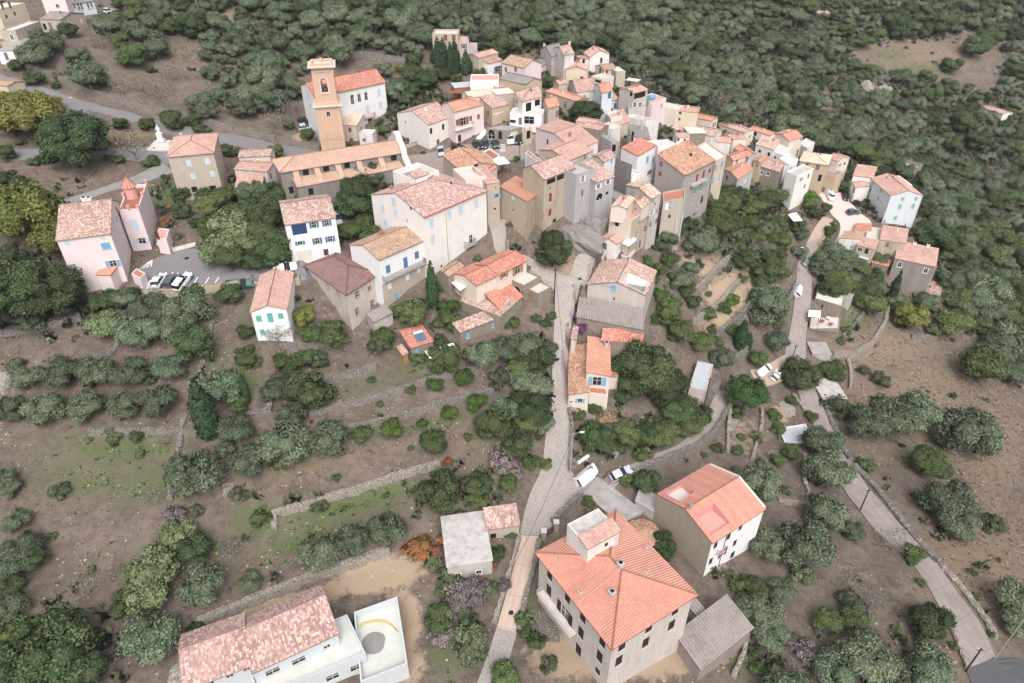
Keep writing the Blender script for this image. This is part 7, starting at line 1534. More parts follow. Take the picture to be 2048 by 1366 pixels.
# sign lettering on the ochre house: letters as flat raised strokes
def lettering():
 s0, z0 = s26.hit('R', q('C', 668, 520)); s1, z1 = s26.hit('R', q('C', 806, 492)); L = s1 - s0; n = 7; mb = MB(); w = L / n
 # too small to read in the photo: an oval emblem, a run of close upright strokes and a rising tail
 zc_ = lambda x: z0 + (z1 - z0) * x / L
 em = [(s0 + .15 + .16 * cos(2*pi*i/10), -.04, zc_(.15) + .26 * sin(2*pi*i/10)) for i in range(10)]
 mb.face(em); x = .5
 for k, hh in enumerate((.5, .52, .55, .5, .58, .42, .4, .38, .36)):
  if x > L - .5: break
  mb.box(s0 + x, -.045, zc_(x) - .25 + (.15 if k > 5 else 0), s0 + x + .13, -.005, zc_(x) - .25 + hh); x += .2
 mb.face([(s0 + x, -.04, zc_(x)), (s0 + L, -.04, zc_(L) + .05), (s0 + L, -.04, zc_(L) + .3), (s0 + x, -.04, zc_(x) + .25)])
 s26.addpart('lettering', mb, M['white_paint'])
lettering()
# grave-like white slab behind the van, litter stones near the shed
tr = at(q(11, 478, 1215), .6); mb = MB(); mb.tube((-1.2, -.5, .35), (1.2, .5, .35), .33, 12); root = empty('gas_tank', at(q(11, 478, 1220)), .35); tag(root, 'long white cylindrical tank lying behind the white van', 'tank'); mb.obj('tank', M['white_paint'], root); mb = MB(); mb.box(-.8, -.5, -.1, -.6, .3, .12); mb.box(.6, -.3, -.1, .8, .5, .12); mb.obj('feet', M['concrete'], root)
def pillar(p, h, label):
 P = at(p); root = empty('gate_pillar', P); tag(root, label, 'gate pillar'); mb = MB(); mb.box(-.35, -.35, -.5, .35, .35, h); mb.obj('shaft', M['stonewarm'], root); mb = MB(); mb.box(-.45, -.45, h, .45, .45, h + .12); mb.box(-.3, -.3, h + .12, .3, .3, h + .3); mb.obj('cap', M['trim'], root); return P
g1 = pillar((1087,1078), 1.9, 'left stone gate pillar at the palazzo entrance'); g2 = pillar((1112,1060), 1.9, 'right stone gate pillar at the palazzo entrance')
root = empty('iron_gate', g1); tag(root, 'black iron gate between the two stone pillars of the palazzo', 'gate'); d = g2 - g1; L = d.length
for i in range(1, 12): mb = MB(); p = d * (i / 12); mb.tube((p.x, p.y, p.z + .1), (p.x, p.y, p.z + 1.6), .025, 4); mb.obj('bar', M['iron'], root)
mb = MB(); mb.tube((d.x*.05, d.y*.05, d.z*.05 + 1.45), (d.x*.95, d.y*.95, d.z*.95 + 1.45), .03, 4); mb.tube((d.x*.05, d.y*.05, d.z*.05 + .3), (d.x*.95, d.y*.95, d.z*.95 + .3), .03, 4); mb.obj('rail', M['iron'], root)
# ---------------------------------------------------------------- vehicles
def loft(mb, secs, m=0):
 """sections: (x, half width bottom, half width top, z bottom, z top)"""
 R = []
 for (x, w0, w1, z0, z1) in secs:
  b = min(.12, (z1 - z0) * .3); R.append([(x, -w0, z0), (x, -w0 - .0, z0 + (z1 - z0) * .55), (x, -w1, z1 - b), (x, -w1 + .14, z1), (x, w1 - .14, z1), (x, w1, z1 - b), (x, w0, z0 + (z1 - z0) * .55), (x, w0, z0)])
 for A, B in zip(R[:-1], R[1:]):
  for i in range(8): j = (i + 1) % 8; mb.face([A[i], A[j], B[j], B[i]], None, m)
 mb.face(R[0], None, m); mb.face(R[-1][::-1], None, m)
def car(rear, front, label, paint, typ='hatch', cat='car', scale=1.0):
 a, b = at(rear), at(front); ang = atan2(b.y - a.y, b.x - a.x); c = (a + b) / 2
 z = max(H(c.x, c.y), (H(a.x, a.y) + H(b.x, b.y)) / 2) + .08
 pitch = atan2(H(c.x + cos(ang)*1.5, c.y + sin(ang)*1.5) - H(c.x - cos(ang)*1.5, c.y - sin(ang)*1.5), 3)
 roll = atan2(H(c.x - sin(ang), c.y + cos(ang)) - H(c.x + sin(ang), c.y - cos(ang)), 2)
 nm = {'van': 'parked_van', 'pickup': 'parked_pickup', 'flatbed': 'flatbed_truck'}.get(typ, 'parked_car')
 root = empty(nm, (c.x, c.y, z)); root.rotation_euler = (roll, -pitch, ang); root.scale = (scale,) * 3; tag(root, label, cat, 'vehicles parked in the village')
 L = {'hatch': 4.1, 'suv': 4.6, 'van': 5.2, 'pickup': 5.0, 'flatbed': 5.4, 'small': 3.6}[typ]; h = L / 2; w = .88 if typ != 'van' else .98
 body = MB(); gl = MB(); rf = MB()
 if typ in ('hatch', 'suv', 'small'):
  H0 = {'hatch': .88, 'suv': 1.0, 'small': .85}[typ]; H1 = {'hatch': 1.45, 'suv': 1.65, 'small': 1.42}[typ]
  loft(body, [(-h, w*.86, w*.8, .35, H0*.85), (-h + .15, w, w*.92, .25, H0), (h - 1.2, w, w*.92, .22, H0), (h - .25, w*.95, w*.85, .25, H0*.78), (h, w*.8, w*.72, .35, H0*.65)])
  loft(gl, [(-h + .15, w*.86, w*.72, H0 - .05, H0 + .1), (-h + .55, w*.88, w*.74, H0 - .05, H1 - .03), (h - 2.1, w*.88, w*.74, H0 - .05, H1 - .03), (h - 1.15, w*.84, w*.8, H0 - .05, H0 + .03)])
  loft(rf, [(-h + .45, w*.78, w*.72, H1 - .06, H1 + .02), (h - 2.15, w*.78, w*.72, H1 - .06, H1 + .02)])
  for sy in (-1, 1):
   for x in (-h + .75, -h + 1.75, h - 1.75): rf.obox((x, sy * w * .82, (H0 + H1) / 2), (.05, 0, 0), (0, .03, 0), (0, -sy * .0, (H1 - H0) / 2))
 elif typ == 'van':
  loft(body, [(-h, w*.95, w*.86, .35, 1.9), (-h + .1, w, w*.88, .3, 1.95), (h - 1.9, w, w*.88, .3, 1.95), (h - 1.0, w, w*.9, .3, 1.2), (h - .1, w*.95, w*.85, .3, .95), (h, w*.9, w*.8, .4, .8)])
  gl.obox((h - 1.42, 0, 1.6), (.37, 0, -.33), (0, w*.82, 0), (.02, 0, .03));
  for sy in (-1, 1): gl.obox((h - 1.9, sy * (w*.95), 1.45), (.4, 0, 0), (0, .03, 0), (0, 0, .25))
  gl.obox((-h - .01, 0, 1.5), (.02, 0, 0), (0, w*.7, 0), (0, 0, .22)); rf.obox((-.3, 0, 1.97), (1.7, 0, 0), (0, w*.6, 0), (0, 0, .02))
 else:
  bed = -h; split = .3 if typ == 'pickup' else .7
  loft(body, [(split, w, w*.9, .3, 1.0), (h - 1.1, w, w*.9, .3, 1.0), (h - .1, w*.95, w*.85, .3, .92), (h, w*.85, w*.8, .35, .75)])
  loft(gl, [(split + .05, w*.86, w*.76, .95, 1.6), (h - 1.9, w*.86, w*.76, .95, 1.6), (h - 1.1, w*.84, w*.8, .95, 1.03)])
  loft(rf, [(split, w*.8, w*.74, 1.56, 1.64), (h - 1.95, w*.8, w*.74, 1.56, 1.64)])
  body.box(bed, -w, .55, split, w, .68); t = .06
  for (x0, y0, x1, y1) in ((bed, -w, split, -w + t), (bed, w - t, split, w), (bed, -w + t, bed + t, w - t), (split - t, -w + t, split, w - t)): body.box(x0, y0, .68, x1, y1, 1.0)
 body.obj('body', M[paint], root); gl.obj('windows', M['glass'], root); rf.obj('roof', M[paint], root)
 def wheel():
  m = MB(); m.tube((0, -.1, 0), (0, .1, 0), .32, 14); return m.mesh('wheel', M['tyre'])
 def rim():
  m = MB(); m.tube((0, -.115, 0), (0, .115, 0), .19, 10); return m.mesh('rim', M['rim'])
 for x in (-h + .8, h - .8):
  for y in (-w + .08, w - .08): wo = link('wheel', shared('wheel', wheel), root, (x, y, .32)); link('rim', shared('rim', rim), wo)
 for sy in (-1, 1):
  m = MB(); m.obox((h - .08, sy * w * .62, .68), (.1, 0, 0), (0, .16, 0), (0, 0, .07)); m.obj('headlight', M['headlight'], root)
  m = MB(); m.obox((-h + .02, sy * w * .72, .8), (.05, 0, 0), (0, .1, 0), (0, 0, .12)); m.obj('taillight', M['taillight'], root)
  m = MB(); m.obox((h - 1.7, sy * (w + .08), 1.0), (.08, 0, 0), (0, .08, 0), (0, 0, .06)); m.obj('mirror', M[paint], root)
car((1148,968),(1186,936),'large white van parked on the cobbled yard','car_white','van','van')
car((1222,962),(1256,944),'pale blue-white car parked half behind the bush by the lane','car_silver')
car((313,578),(329,554),'white hatchback, leftmost of the three cars in the car park','car_white'); car((338,579),(352,557),'dark slate car, middle of the three in the car park','car_slate'); car((360,581),(377,560),'white car, rightmost of the three in the car park','car_white','suv')
car((460,571),(503,570),'dark green pickup parked along the car park wall','car_green','pickup','pickup')
car((552,545),(590,537),'white off-road car in front of the white house with blue shutters','car_white','suv')
car((668,420),(680,437),'dark green car squeezed beside the white house with blue shutters','car_slate'); car((665,435),(680,452),'silver car under the trees beside the blue-shuttered white house','car_silver')
car((600,248),(622,244),'dark car, rear one beside the bell tower','car_black'); car((600,260),(625,256),'silver car, front one beside the bell tower','car_silver')
car((1020,277),(1022,293),'white van with its nose towards the viewer on the square','car_white','van','van'); car((1037,278),(1037,293),'black off-road car next to the white van on the square','car_black','suv')
car((988,284),(994,300),'dark blue pickup on the square beside the white crossing bars','car_navy','pickup','pickup'); car((968,288),(975,300),'blue-grey car in the row of three on the square','car_navy'); car((950,291),(961,301),'black car under the lamp in front of the orange hip-roofed house','car_black','small'); car((912,300),(925,300),'black car beside the potted shrubs on the square','car_black','small')
car((882,302),(884,316),'silver car alone on the left of the square','car_silver')
car((1653,385),(1662,405),'white minivan on the paved forecourt','car_white','van','van',.9); car((1687,388),(1691,404),'black car under the tree on the paved forecourt','car_black'); car((1692,429),(1718,426),'dark teal hatchback in the middle of the paved forecourt','car_slate')
car((1604,536),(1616,516),'grey car driving on the concrete road','car_grey'); car((1587,597),(1592,570),'white van half hidden by leaves on the concrete road','car_white','van','van',.9)
car((1508,757),(1541,731),'white flatbed truck on the earth spur','car_white','flatbed','truck'); car((1541,764),(1555,744),'small white off-road car beside the flatbed truck','car_white','small')
car((209,28),(228,23),'small white car at the top left near the tan farm building','car_white','small')
# ---------------------------------------------------------------- thin air: far slopes fade very slightly
def haze():
 mb = MB(); mb.box(-1200, -400, -60, 1300, 1500, 112); m = bpy.data.materials.new('haze'); m.use_nodes = True; nt = m.node_tree; nt.nodes.remove(nt.nodes['Principled BSDF'])
 v = nt.nodes.new('ShaderNodeVolumePrincipled'); v.inputs['Color'].default_value = (.86, .9, .95, 1); v.inputs['Density'].default_value = HAZE; nt.links.new(v.outputs[0], nt.nodes['Material Output'].inputs['Volume'])
 o = mb.obj('haze', m); tag(o, 'thin pale haze over the valley', 'haze', kind='stuff')
HAZE = .00010
haze()
# ---------------------------------------------------------------- trees: crown meshes of leaf clumps, in units of the crown radius
def leaf_mesh(name, lobes, n, size, mat, seed, core=.8, droop=0.0, fill=.25, aspect=.55):
 r = np.random.RandomState(seed); L = np.array(lobes, float)
 wgt = L[:, 3] ** 2; wgt /= wgt.sum(); pick = r.choice(len(L), n, p=wgt)
 d = r.normal(size=(n, 3)); d /= np.linalg.norm(d, axis=1)[:, None]; d[:, 2] = np.where(d[:, 2] < -.3, -d[:, 2] * .5, d[:, 2])
 rad = L[pick, 3] * (1 - fill * r.rand(n) ** 2 + .10 * r.randn(n))
 bump_ = 1 + .10 * np.sin(d[:, 0] * 9 + pick) * np.cos(d[:, 1] * 8 + pick * 2.1)
 c = L[pick, :3] + d * (rad * bump_)[:, None] * np.array([1, 1, L[0, 4] if L.shape[1] > 4 else .85])
 # keep only cards outside every other lobe's core
 keep = np.ones(n, bool)
 for j in range(len(L)):
  dist = np.linalg.norm(c - L[j, :3], axis=1); keep &= ~((dist < L[j, 3] * .72) & (pick != j))
 c = c[keep]; d = d[keep]; pick = pick[keep]; n = len(c)
 nrm = d + r.normal(size=(n, 3)) * .55; nrm[:, 2] += .25; nrm /= np.linalg.norm(nrm, axis=1)[:, None]
 t = np.cross(nrm, r.normal(size=(n, 3))); t /= np.linalg.norm(t, axis=1)[:, None]; b = np.cross(nrm, t)
 s = size * (.6 + .8 * r.rand(n))[:, None]; NV = d * .8 + nrm * .45; NV /= np.linalg.norm(NV, axis=1)[:, None]; NV = np.repeat(NV, 4, 0)
 P = np.stack([c - t * s, c + b * s * aspect, c + t * s, c - b * s * aspect], 1); P[:, 2, 2] -= droop * size
 V = P.reshape(-1, 3); clump = r.rand(len(L))[pick]
 lv = np.clip(.25 + .35 * clump + .4 * r.rand(n), 0, 1); lv = np.repeat(lv, 4)
 Fc = np.arange(n * 4).reshape(-1, 4)
 if core > 0:
  cv, cf, cl = [], [], []; base = len(V)
  for j in range(len(L)):
   nu, nv_ = 7, 5; o = base + len(cv)
   for a in range(nv_ + 1):
    for u in range(nu):
     th, ph = pi * a / nv_, 2 * pi * u / nu; k = L[j, 3] * core * (1 + .12 * r.randn())
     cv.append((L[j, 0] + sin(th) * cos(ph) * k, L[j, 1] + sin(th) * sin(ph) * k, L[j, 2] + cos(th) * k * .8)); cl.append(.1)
   for a in range(nv_):
    for u in range(nu): cf.append((o + a * nu + u, o + (a + 1) * nu + u, o + (a + 1) * nu + (u + 1) % nu, o + a * nu + (u + 1) % nu))
  V = np.vstack([V, np.array(cv)]); lv = np.concatenate([lv, np.array(cl)]); C_ = np.array(cv); N_ = C_ / (np.linalg.norm(C_, axis=1)[:, None] + 1e-6); NV = np.vstack([NV, N_]); Fc = np.vstack([Fc, np.array(cf)])
 me = bpy.data.meshes.new(name); me.vertices.add(len(V)); me.vertices.foreach_set('co', V.astype(np.float32).ravel())
 nf = len(Fc); me.loops.add(nf * 4); me.loops.foreach_set('vertex_index', Fc.astype(np.int32).ravel()); me.polygons.add(nf)
 me.polygons.foreach_set('loop_start', np.arange(0, nf * 4, 4, dtype=np.int32)); me.polygons.foreach_set('loop_total', np.full(nf, 4, dtype=np.int32)); me.update(calc_edges=True)
 a = me.attributes.new('lv', 'FLOAT', 'POINT'); a.data.foreach_set('value', lv.astype(np.float32)); a = me.attributes.new('nv', 'FLOAT_VECTOR', 'POINT'); a.data.foreach_set('vector', NV.astype(np.float32).ravel()); me.materials.append(M[mat]); return me
def lobes_round(seed, n=13, rx=1.0, rz=.8, lr=(.34, .5), flat=.85, ground=-.45):
 r = random.Random(seed); L = [(0, 0, 0, .62, flat)]
 for i in range(n):
  a = 2 * pi * (i * .618 + r.uniform(-.08, .08)); z = r.uniform(ground, .78); k = sqrt(max(.05, 1 - z * z)) * r.uniform(.55, .78) if z > 0 else r.uniform(.5, .75)
  q_ = r.uniform(*lr); L.append((cos(a) * k * rx, sin(a) * k * rx, z * rz * .78, q_, flat))
 return L
def trunk_mesh(name, seed, mat, h, spread=.5, r0=.09, n=5, bare=False):
 r = random.Random(seed); mb = MB(); top = Vector((r.uniform(-.08, .08), r.uniform(-.08, .08), -h * .45)); mb.tube((0, 0, -h - .4), (0, 0, -h * .9), r0 * 1.3, 7, r0, cap=False); mb.tube((0, 0, -h * .9), top, r0, 7, r0 * .75, cap=False)
 def br(p, d, l, rr, dep):
  e = p + d * l; mb.tube(p, e, rr, 5, rr * .55, cap=False)
  if dep > 0:
   for k in range(3 if bare else 2):
    nd_ = (d + Vector((r.uniform(-.8, .8), r.uniform(-.8, .8), r.uniform(-.1, .7)))).normalized(); br(e, nd_, l * r.uniform(.55, .8), rr * .55, dep - 1)
 for i in range(n):
  a = 2 * pi * i / n + r.uniform(-.4, .4); d = Vector((cos(a), sin(a), r.uniform(.5, 1.1))).normalized(); br(top, d, spread * r.uniform(.7, 1.1), r0 * .6, 3 if bare else 1)
 return mb.mesh(name, M[mat])
PROTO = {}
def proto(k, n_var, fn): PROTO[k] = [fn(i) for i in range(n_var)]
T_OL = [trunk_mesh('trunk', i, 'barkgrey', .95, .5, .09) for i in range(2)]; T_OK = [trunk_mesh('trunk', 10 + i, 'bark', .95, .5, .085) for i in range(2)]; T_SM = [trunk_mesh('trunk', 20, 'bark', .9, .4, .05)]
T_BA = [trunk_mesh('trunk', 30 + i, 'barkgrey', .9, .55, .05, 5, True) for i in range(3)]; T_PI = [trunk_mesh('trunk', 40, 'bark', 1.5, .5, .07)]
proto('o', 5, lambda i: (leaf_mesh('crown', lobes_round(100 + i, 15, 1.0, .85), 5200, .050, 'l_olive', i, droop=.5), T_OL[i % 2]))
proto('d', 4, lambda i: (leaf_mesh('crown', lobes_round(200 + i, 16, 1.0, .9, (.3, .46)), 5000, .050, 'l_oak', 50 + i), T_OK[i % 2]))
proto('D', 2, lambda i: (leaf_mesh('crown', lobes_round(230 + i, 34, 1.0, .85, (.2, .34)), 11000, .034, 'l_oak', 60 + i), T_OK[i % 2]))
proto('g', 3, lambda i: (leaf_mesh('crown', lobes_round(300 + i, 12, 1.0, .85), 4400, .053, 'l_green', 70 + i), T_OK[i % 2]))
proto('l', 2, lambda i: (leaf_mesh('crown', lobes_round(400 + i, 9, .9, .8, (.42, .55)), 3000, .065, 'l_bright', 80 + i), T_SM[0]))
proto('y', 2, lambda i: (leaf_mesh('crown', lobes_round(500 + i, 15, 1.0, .85, (.28, .42)), 5000, .05, 'l_yellow', 90 + i), T_OK[i % 2]))
proto('f', 2, lambda i: (leaf_mesh('crown', lobes_round(600 + i, 14, 1.0, .8, (.28, .42)), 3800, .066, 'l_fig', 110 + i), T_OL[i % 2]))
proto('p', 1, lambda i: (leaf_mesh('crown', lobes_round(900, 22, 1.0, .8, (.28, .4), ground=-.2), 6000, .045, 'l_pine', 120), T_PI[0]))
proto('b', 3, lambda i: (leaf_mesh('crown', lobes_round(700 + i, 10, 1.0, .8), 420, .05, 'l_sparse', 130 + i, core=0, fill=.7), T_BA[i]))
proto('B', 2, lambda i: (leaf_mesh('crown', lobes_round(720 + i, 10, 1.0, .8), 60, .04, 'l_mauve', 135 + i, core=0, fill=.7), T_BA[i]))
proto('s', 3, lambda i: (leaf_mesh('crown', lobes_round(800 + i, 7, 1.0, .75, (.35, .5)), 1500, .09, 'l_green', 140 + i), T_SM[0]))
proto('S', 3, lambda i: (leaf_mesh('crown', lobes_round(820 + i, 8, 1.0, .75, (.35, .5)), 1700, .085, 'l_scrub', 150 + i), T_SM[0]))
proto('m', 1, lambda i: (leaf_mesh('crown', lobes_round(840, 9, 1.0, .7), 1500, .07, 'l_mauve', 160, core=.6), T_SM[0]))
proto('v', 1, lambda i: (leaf_mesh('crown', lobes_round(850, 9, .8, 1.0), 1900, .085, 'l_bougain', 161), T_SM[0]))
proto('r', 1, lambda i: (leaf_mesh('crown', lobes_round(860, 8, 1.0, .6), 1500, .08, 'l_red', 162), T_SM[0]))
proto('t', 1, lambda i: (leaf_mesh('crown', lobes_round(870, 8, 1.0, .7), 1500, .08, 'l_dry', 163), T_SM[0]))
def cyp(seed):
 L = [(0, 0, z, rr, 1.0) for z, rr in ((-.1, .095), (.0, .125), (.1, .145), (.2, .15), (.3, .15), (.4, .142), (.5, .13), (.6, .115), (.7, .095), (.8, .07), (.9, .045), (.97, .025))]
 r = random.Random(seed); L += [(cos(a) * .07, sin(a) * .07, r.uniform(0, .6), .09, 1.0) for a in [r.uniform(0, 6.3) for _ in range(10)]]
 return leaf_mesh('crown', L, 3600, .028, 'l_cyp', seed, fill=.1, core=.85)
CYP = [cyp(1), cyp(2)]
def tk(): mb = MB(); mb.tube((0, 0, -.2), (0, 0, .12), .03, 6); return mb.mesh('trunk', M['bark'])
CYPT = tk()
NAMES = {'o': ('olive_tree', 'olive tree', 'grey-green olive tree'), 'd': ('oak_tree', 'oak tree', 'dark green evergreen oak'), 'D': ('oak_tree', 'oak tree', 'very large dark evergreen oak'), 'g': ('green_tree', 'tree', 'mid green broadleaf tree'),
   'l': ('citrus_tree', 'citrus tree', 'bright green citrus tree'), 'y': ('plane_tree', 'plane tree', 'yellow-green plane tree'), 'f': ('fig_tree', 'fig tree', 'light green fig tree'), 'p': ('pine_tree', 'pine tree', 'round-topped bright green pine'),
   'b': ('sparse_tree', 'tree', 'thin half-bare tree'), 'B': ('bare_tree', 'bare tree', 'leafless grey tree'), 's': ('bush', 'bush', 'green bush'), 'S': ('shrub', 'shrub', 'dusty olive-green shrub'), 'm': ('shrub', 'shrub', 'dry purplish shrub'),
   'v': ('bougainvillea', 'flowering shrub', 'purple bougainvillea'), 'r': ('shrub', 'shrub', 'reddish leaved shrub'), 't': ('shrub', 'shrub', 'straw-coloured dry shrub'), 'c': ('cypress', 'cypress', 'slender dark cypress')}
TREES = []
def tree(k, p, w, hz=1.0):
 """k kind, p crown centre in the photo, w crown width in photo px"""
 r = 2.0
 for _ in range(3):
  up = r * (.72 if k not in 'sSmvrt' else .35)
  if k == 'p': up = r * 1.25
  P = at(p, up); zc_ = P.y * CT - (P.z - CZ) * ST; r = w / 2 * zc_ / F * 1.0
 g = H(P.x, P.y); v = random.Random(int(p[0] * 7 + p[1] * 13)); cr, tr_ = PROTO[k][v.randrange(len(PROTO[k]))]
 nm = NAMES[k][0]; root = empty(nm, (P.x, P.y, g), v.uniform(0, 6.28))
 th = {'p': 1.5, 's': .35, 'S': .35, 'm': .35, 'v': .6, 'r': .3, 't': .3}.get(k, .72)
 up = max(P.z - g, r * th * .8)
 z = v.uniform(.9, 1.08) * hz
 c = link('crown', cr, root, (0, 0, up)); c.scale = (r, r, r * z)
 t = link('trunk', tr_, root, (0, 0, up)); t.scale = (r, r, max(up / .9, .3) if k != 'p' else up / 1.5)
 TREES.append([root, k, p, w]); return root
def cypress(base, top, w, lab=None):
 P = at(base); h = vtop(P, top) - P.z; h = max(3.0, h); zc_ = P.y * CT - (P.z + h/2 - CZ) * ST; r = w / 2 * zc_ / F
 v = random.Random(int(base[0])); root = empty('cypress', P, v.uniform(0, 6)); c = link('crown', CYP[v.randrange(2)], root, (0, 0, h * .08)); s = r / .17; c.scale = (s, s, h * .93); t = link('trunk', CYPT, root); t.scale = (s, s, h * .9)
 TREES.append([root, 'c', ((base[0] + top[0]) / 2, (base[1] + top[1]) / 2), w]); return root
def palm(p, w, label, th=3.5):
 P = at(p, th); g = H(P.x, P.y); zc_ = P.y * CT - (P.z - CZ) * ST; r = w / 2 * zc_ / F; root = empty('palm_tree', (P.x, P.y, g)); tag(root, label, 'palm'); mb = MB(); mb.tube((0, 0, -.4), (0, 0, th), .28, 8, .22); mb.obj('trunk', M['bark'], root)
 v = random.Random(int(p[0])); nf = 34
 def frond():
  m = MB(); n = 9; prev = None
  for i in range(n + 1):
   t = i / n; x = t * 1.0; z = .45 * t - .75 * t * t
   if prev: m.tube(prev, (x, 0, z), .012, 4, cap=False)
   if i > 0:
    l = .26 * sin(pi * min(1, t * .9 + .1)) + .03
    for sy in (-1, 1): m.face([(x - .05, 0, z), (x + .02, 0, z), (x + .09, sy * l, z - l * .45), (x + .04, sy * l, z - l * .45)])
   prev = (x, 0, z)
  me = m.mesh('frond', M['l_palm']); a = me.attributes.new('lv', 'FLOAT', 'POINT'); a.data.foreach_set('value', np.random.RandomState(3).rand(len(me.vertices)).astype(np.float32)); a = me.attributes.new('nv', 'FLOAT_VECTOR', 'POINT'); a.data.foreach_set('vector', np.tile([.2, 0, 1], len(me.vertices)).astype(np.float32)); return me
 fm = shared('frond', frond)
 for i in range(nf):
  f = link('frond', fm, root, (0, 0, th)); f.scale = (r * v.uniform(.85, 1.1),) * 3; f.rotation_euler = (v.uniform(-.2, .2), -v.uniform(-.35, .95), 2.4 * i)
# --- trees read off the photo
def T(k, zk, *items):
 z = ZR[zk][2]
 for it in items: tree(k, q(zk, it[0], it[1]), it[2] * z, *(it[3:] if len(it) > 3 else ()))
T('o', 9, (180,610,190),(375,580,235),(600,570,215),(820,575,215),(1050,555,205),(60,800,190),(272,800,240),(535,785,210),(775,775,200),(985,760,240),(930,185,260),(1150,190,290),(840,330,240),(1000,310,220),(1205,1210,330),(1370,670,250),(30,1230,140))
T('D', 9, (90,90,560),(330,80,420)); T('d', 9, (650,130,170),(780,105,170),(1195,400,290,1.05)); T('g', 9, (1480,770,130),(845,975,90),(1520,320,110),(1530,500,150)); T('f', 9, (660,270,230))
T('s', 9, (1430,590,90),(1480,445,60),(1550,430,70),(870,1080,70),(560,990,40),(1190,85,130),(1410,85,150)); T('b', 9, (1010,1000,110),(1100,1120,90))
cypress(q(9,1310,965), q(9,1185,615), 52); cypress(q(9,1540,755), q(9,1470,575), 17)
T('o', 10, (550,385,160),(640,530,170),(330,600,200),(400,770,210),(600,680,280),(835,650,225),(1670,190,190),(1900,150,190),(1960,370,180),(1150,1150,200),(960,1210,190),(790,1270,235),(2010,560,130))
T('d', 10, (720,390,270),(1920,480,220),(1985,570,130),(1445,940,240),(1650,900,160),(1870,690,170),(1990,190,130),(815,235,66)); T('g', 10, (1470,210,190),(1740,565,215),(1025,630,120),(1410,680,175),(1880,265,140),(620,235,160),(700,215,120),(1140,95,125),(1650,980,120),(1820,900,120))
T('l', 10, (1420,350,92),(1580,310,105),(1648,450,120),(1500,500,98),(1182,597,128),(1350,560,62)); T('s', 10, (1120,460,46),(1285,383,70),(880,865,52),(1075,330,50),(1600,640,60),(1290,700,40),(1560,1050,60),(430,230,90),(380,170,60),(350,225,60),(1320,215,90),(470,1080,120),(100,170,80))
T('m', 10, (1790,770,170),(1850,830,130),(1440,60,60),(1800,270,100)); T('r', 10, (1490,770,60),(1330,1240,180)); T('b', 10, (300,1240,150),(420,1190,90),(1700,330,80),(560,80,150)); T('t', 10, (1820,690,50),(1620,940,10))
T('o', 13, (60,80,150),(110,300,170),(60,600,240),(1000,1070,380),(1320,735,300),(1640,700,150),(150,470,240),(70,870,200)); T('d', 13, (400,1150,480),(150,1270,420),(230,560,170),(1280,490,240,1.0),(1280,1010,120),(60,720,180)); T('D', 13, (560,1290,300)); T('f', 13, (1170,390,240),(1010,600,330),(960,780,300)); T('d', 13, (820,850,190))
T('b', 13, (570,730,220),(1500,490,200),(740,640,140),(1010,150,160)); T('s', 13, (350,400,60),(330,100,40),(150,1010,200),(30,1060,150)); T('S', 13, (1560,130,120),(1290,240,100),(600,620,60)); T('m', 13, (1150,260,150),(770,1180,110))
T('s', 15, (890,350,80),(450,520,90),(530,1010,110),(530,1080,90),(600,1130,110),(1730,810,120),(620,1150,60),(60,850,80)); T('d', 15, (1310,590,150,1.2),(1215,235,170),(380,640,100)); T('g', 15, (1100,225,85),(1170,215,80),(50,1000,170),(420,1330,180),(1650,200,90)); T('S', 15, (240,1130,220),(200,1000,130),(250,1200,160),(110,780,150),(30,700,120),(1680,750,70),(330,830,110))
T('m', 15, (170,880,200),(260,850,180),(120,950,160),(420,820,90),(60,1100,160)); T('r', 15, (30,620,110),(350,700,80),(60,560,80)); T('b', 15, (160,920,190),(90,640,130)); T('f', 15, (70,960,120),(60,1050,80))
T('o', 16, (200,200,240),(590,375,230),(755,475,130),(460,560,330),(235,560,200),(230,960,240),(260,1080,220),(1310,300,300),(1360,430,230),(600,130,280),(820,1230,330),(650,1290,260),(1200,1270,260),(1700,880,250),(1720,1020,200),(960,1330,260),(110,930,150)); T('g', 16, (1180,75,220),(160,800,130),(210,850,110),(1110,600,120),(600,1010,175),(740,1000,185),(310,60,90)); T('d', 16, (1205,1000,245)); T('l', 16, (130,770,90))
T('b', 16, (1000,540,210),(760,780,190),(880,880,190),(960,1120,140),(400,1300,160),(1030,780,110),(550,1060,150)); T('m', 16, (480,1190,180),(380,1130,120),(800,920,130)); T('s', 16, (820,90,110),(1450,860,70),(1150,780,60),(190,1290,100),(170,1180,90),(350,240,70),(1000,1050,60),(450,1350,90),(1340,1150,60),(1560,1080,50),(1090,650,80)); T('B', 16, (400,1310,150))
T('o', 12, (270,240,290),(330,460,160),(1060,980,340),(1220,930,320),(930,1010,280),(1570,1070,370),(1840,470,270),(1700,160,270),(640,1130,260),(1880,620,200),(1320,210,160),(1560,50,170),(1720,260,200)); T('d', 12, (490,690,250,1.1),(1860,300,230),(700,130,180),(900,130,220)); T('g', 12, (1310,1250,220),(1680,640,300),(1500,175,180),(210,585,135),(950,235,190),(740,80,200),(700,640,150),(720,700,120),(1480,360,240),(430,1180,120)); T('y', 12, (1210,310,230)); T('g', 12, (1120,270,90)); T('p', 12, (140,800,285))
T('l', 12, (45,200,95),(15,265,60)); T('s', 12, (110,60,80),(30,380,70),(320,950,110),(340,1040,110),(210,1080,80),(80,1180,80),(230,1250,60),(560,960,90),(430,850,90),(790,390,80),(110,1090,70),(60,910,90),(600,80,70),(750,460,70)); cypress(q(12,90,510), q(12,95,320), 28); cypress(q(12,140,515), q(12,140,405), 20); T('S', 12, (700,870,200),(900,660,90),(780,930,150)); T('f', 12, (350,350,100))
cypress(q(12,1062,240), q(12,1110,0), 20)
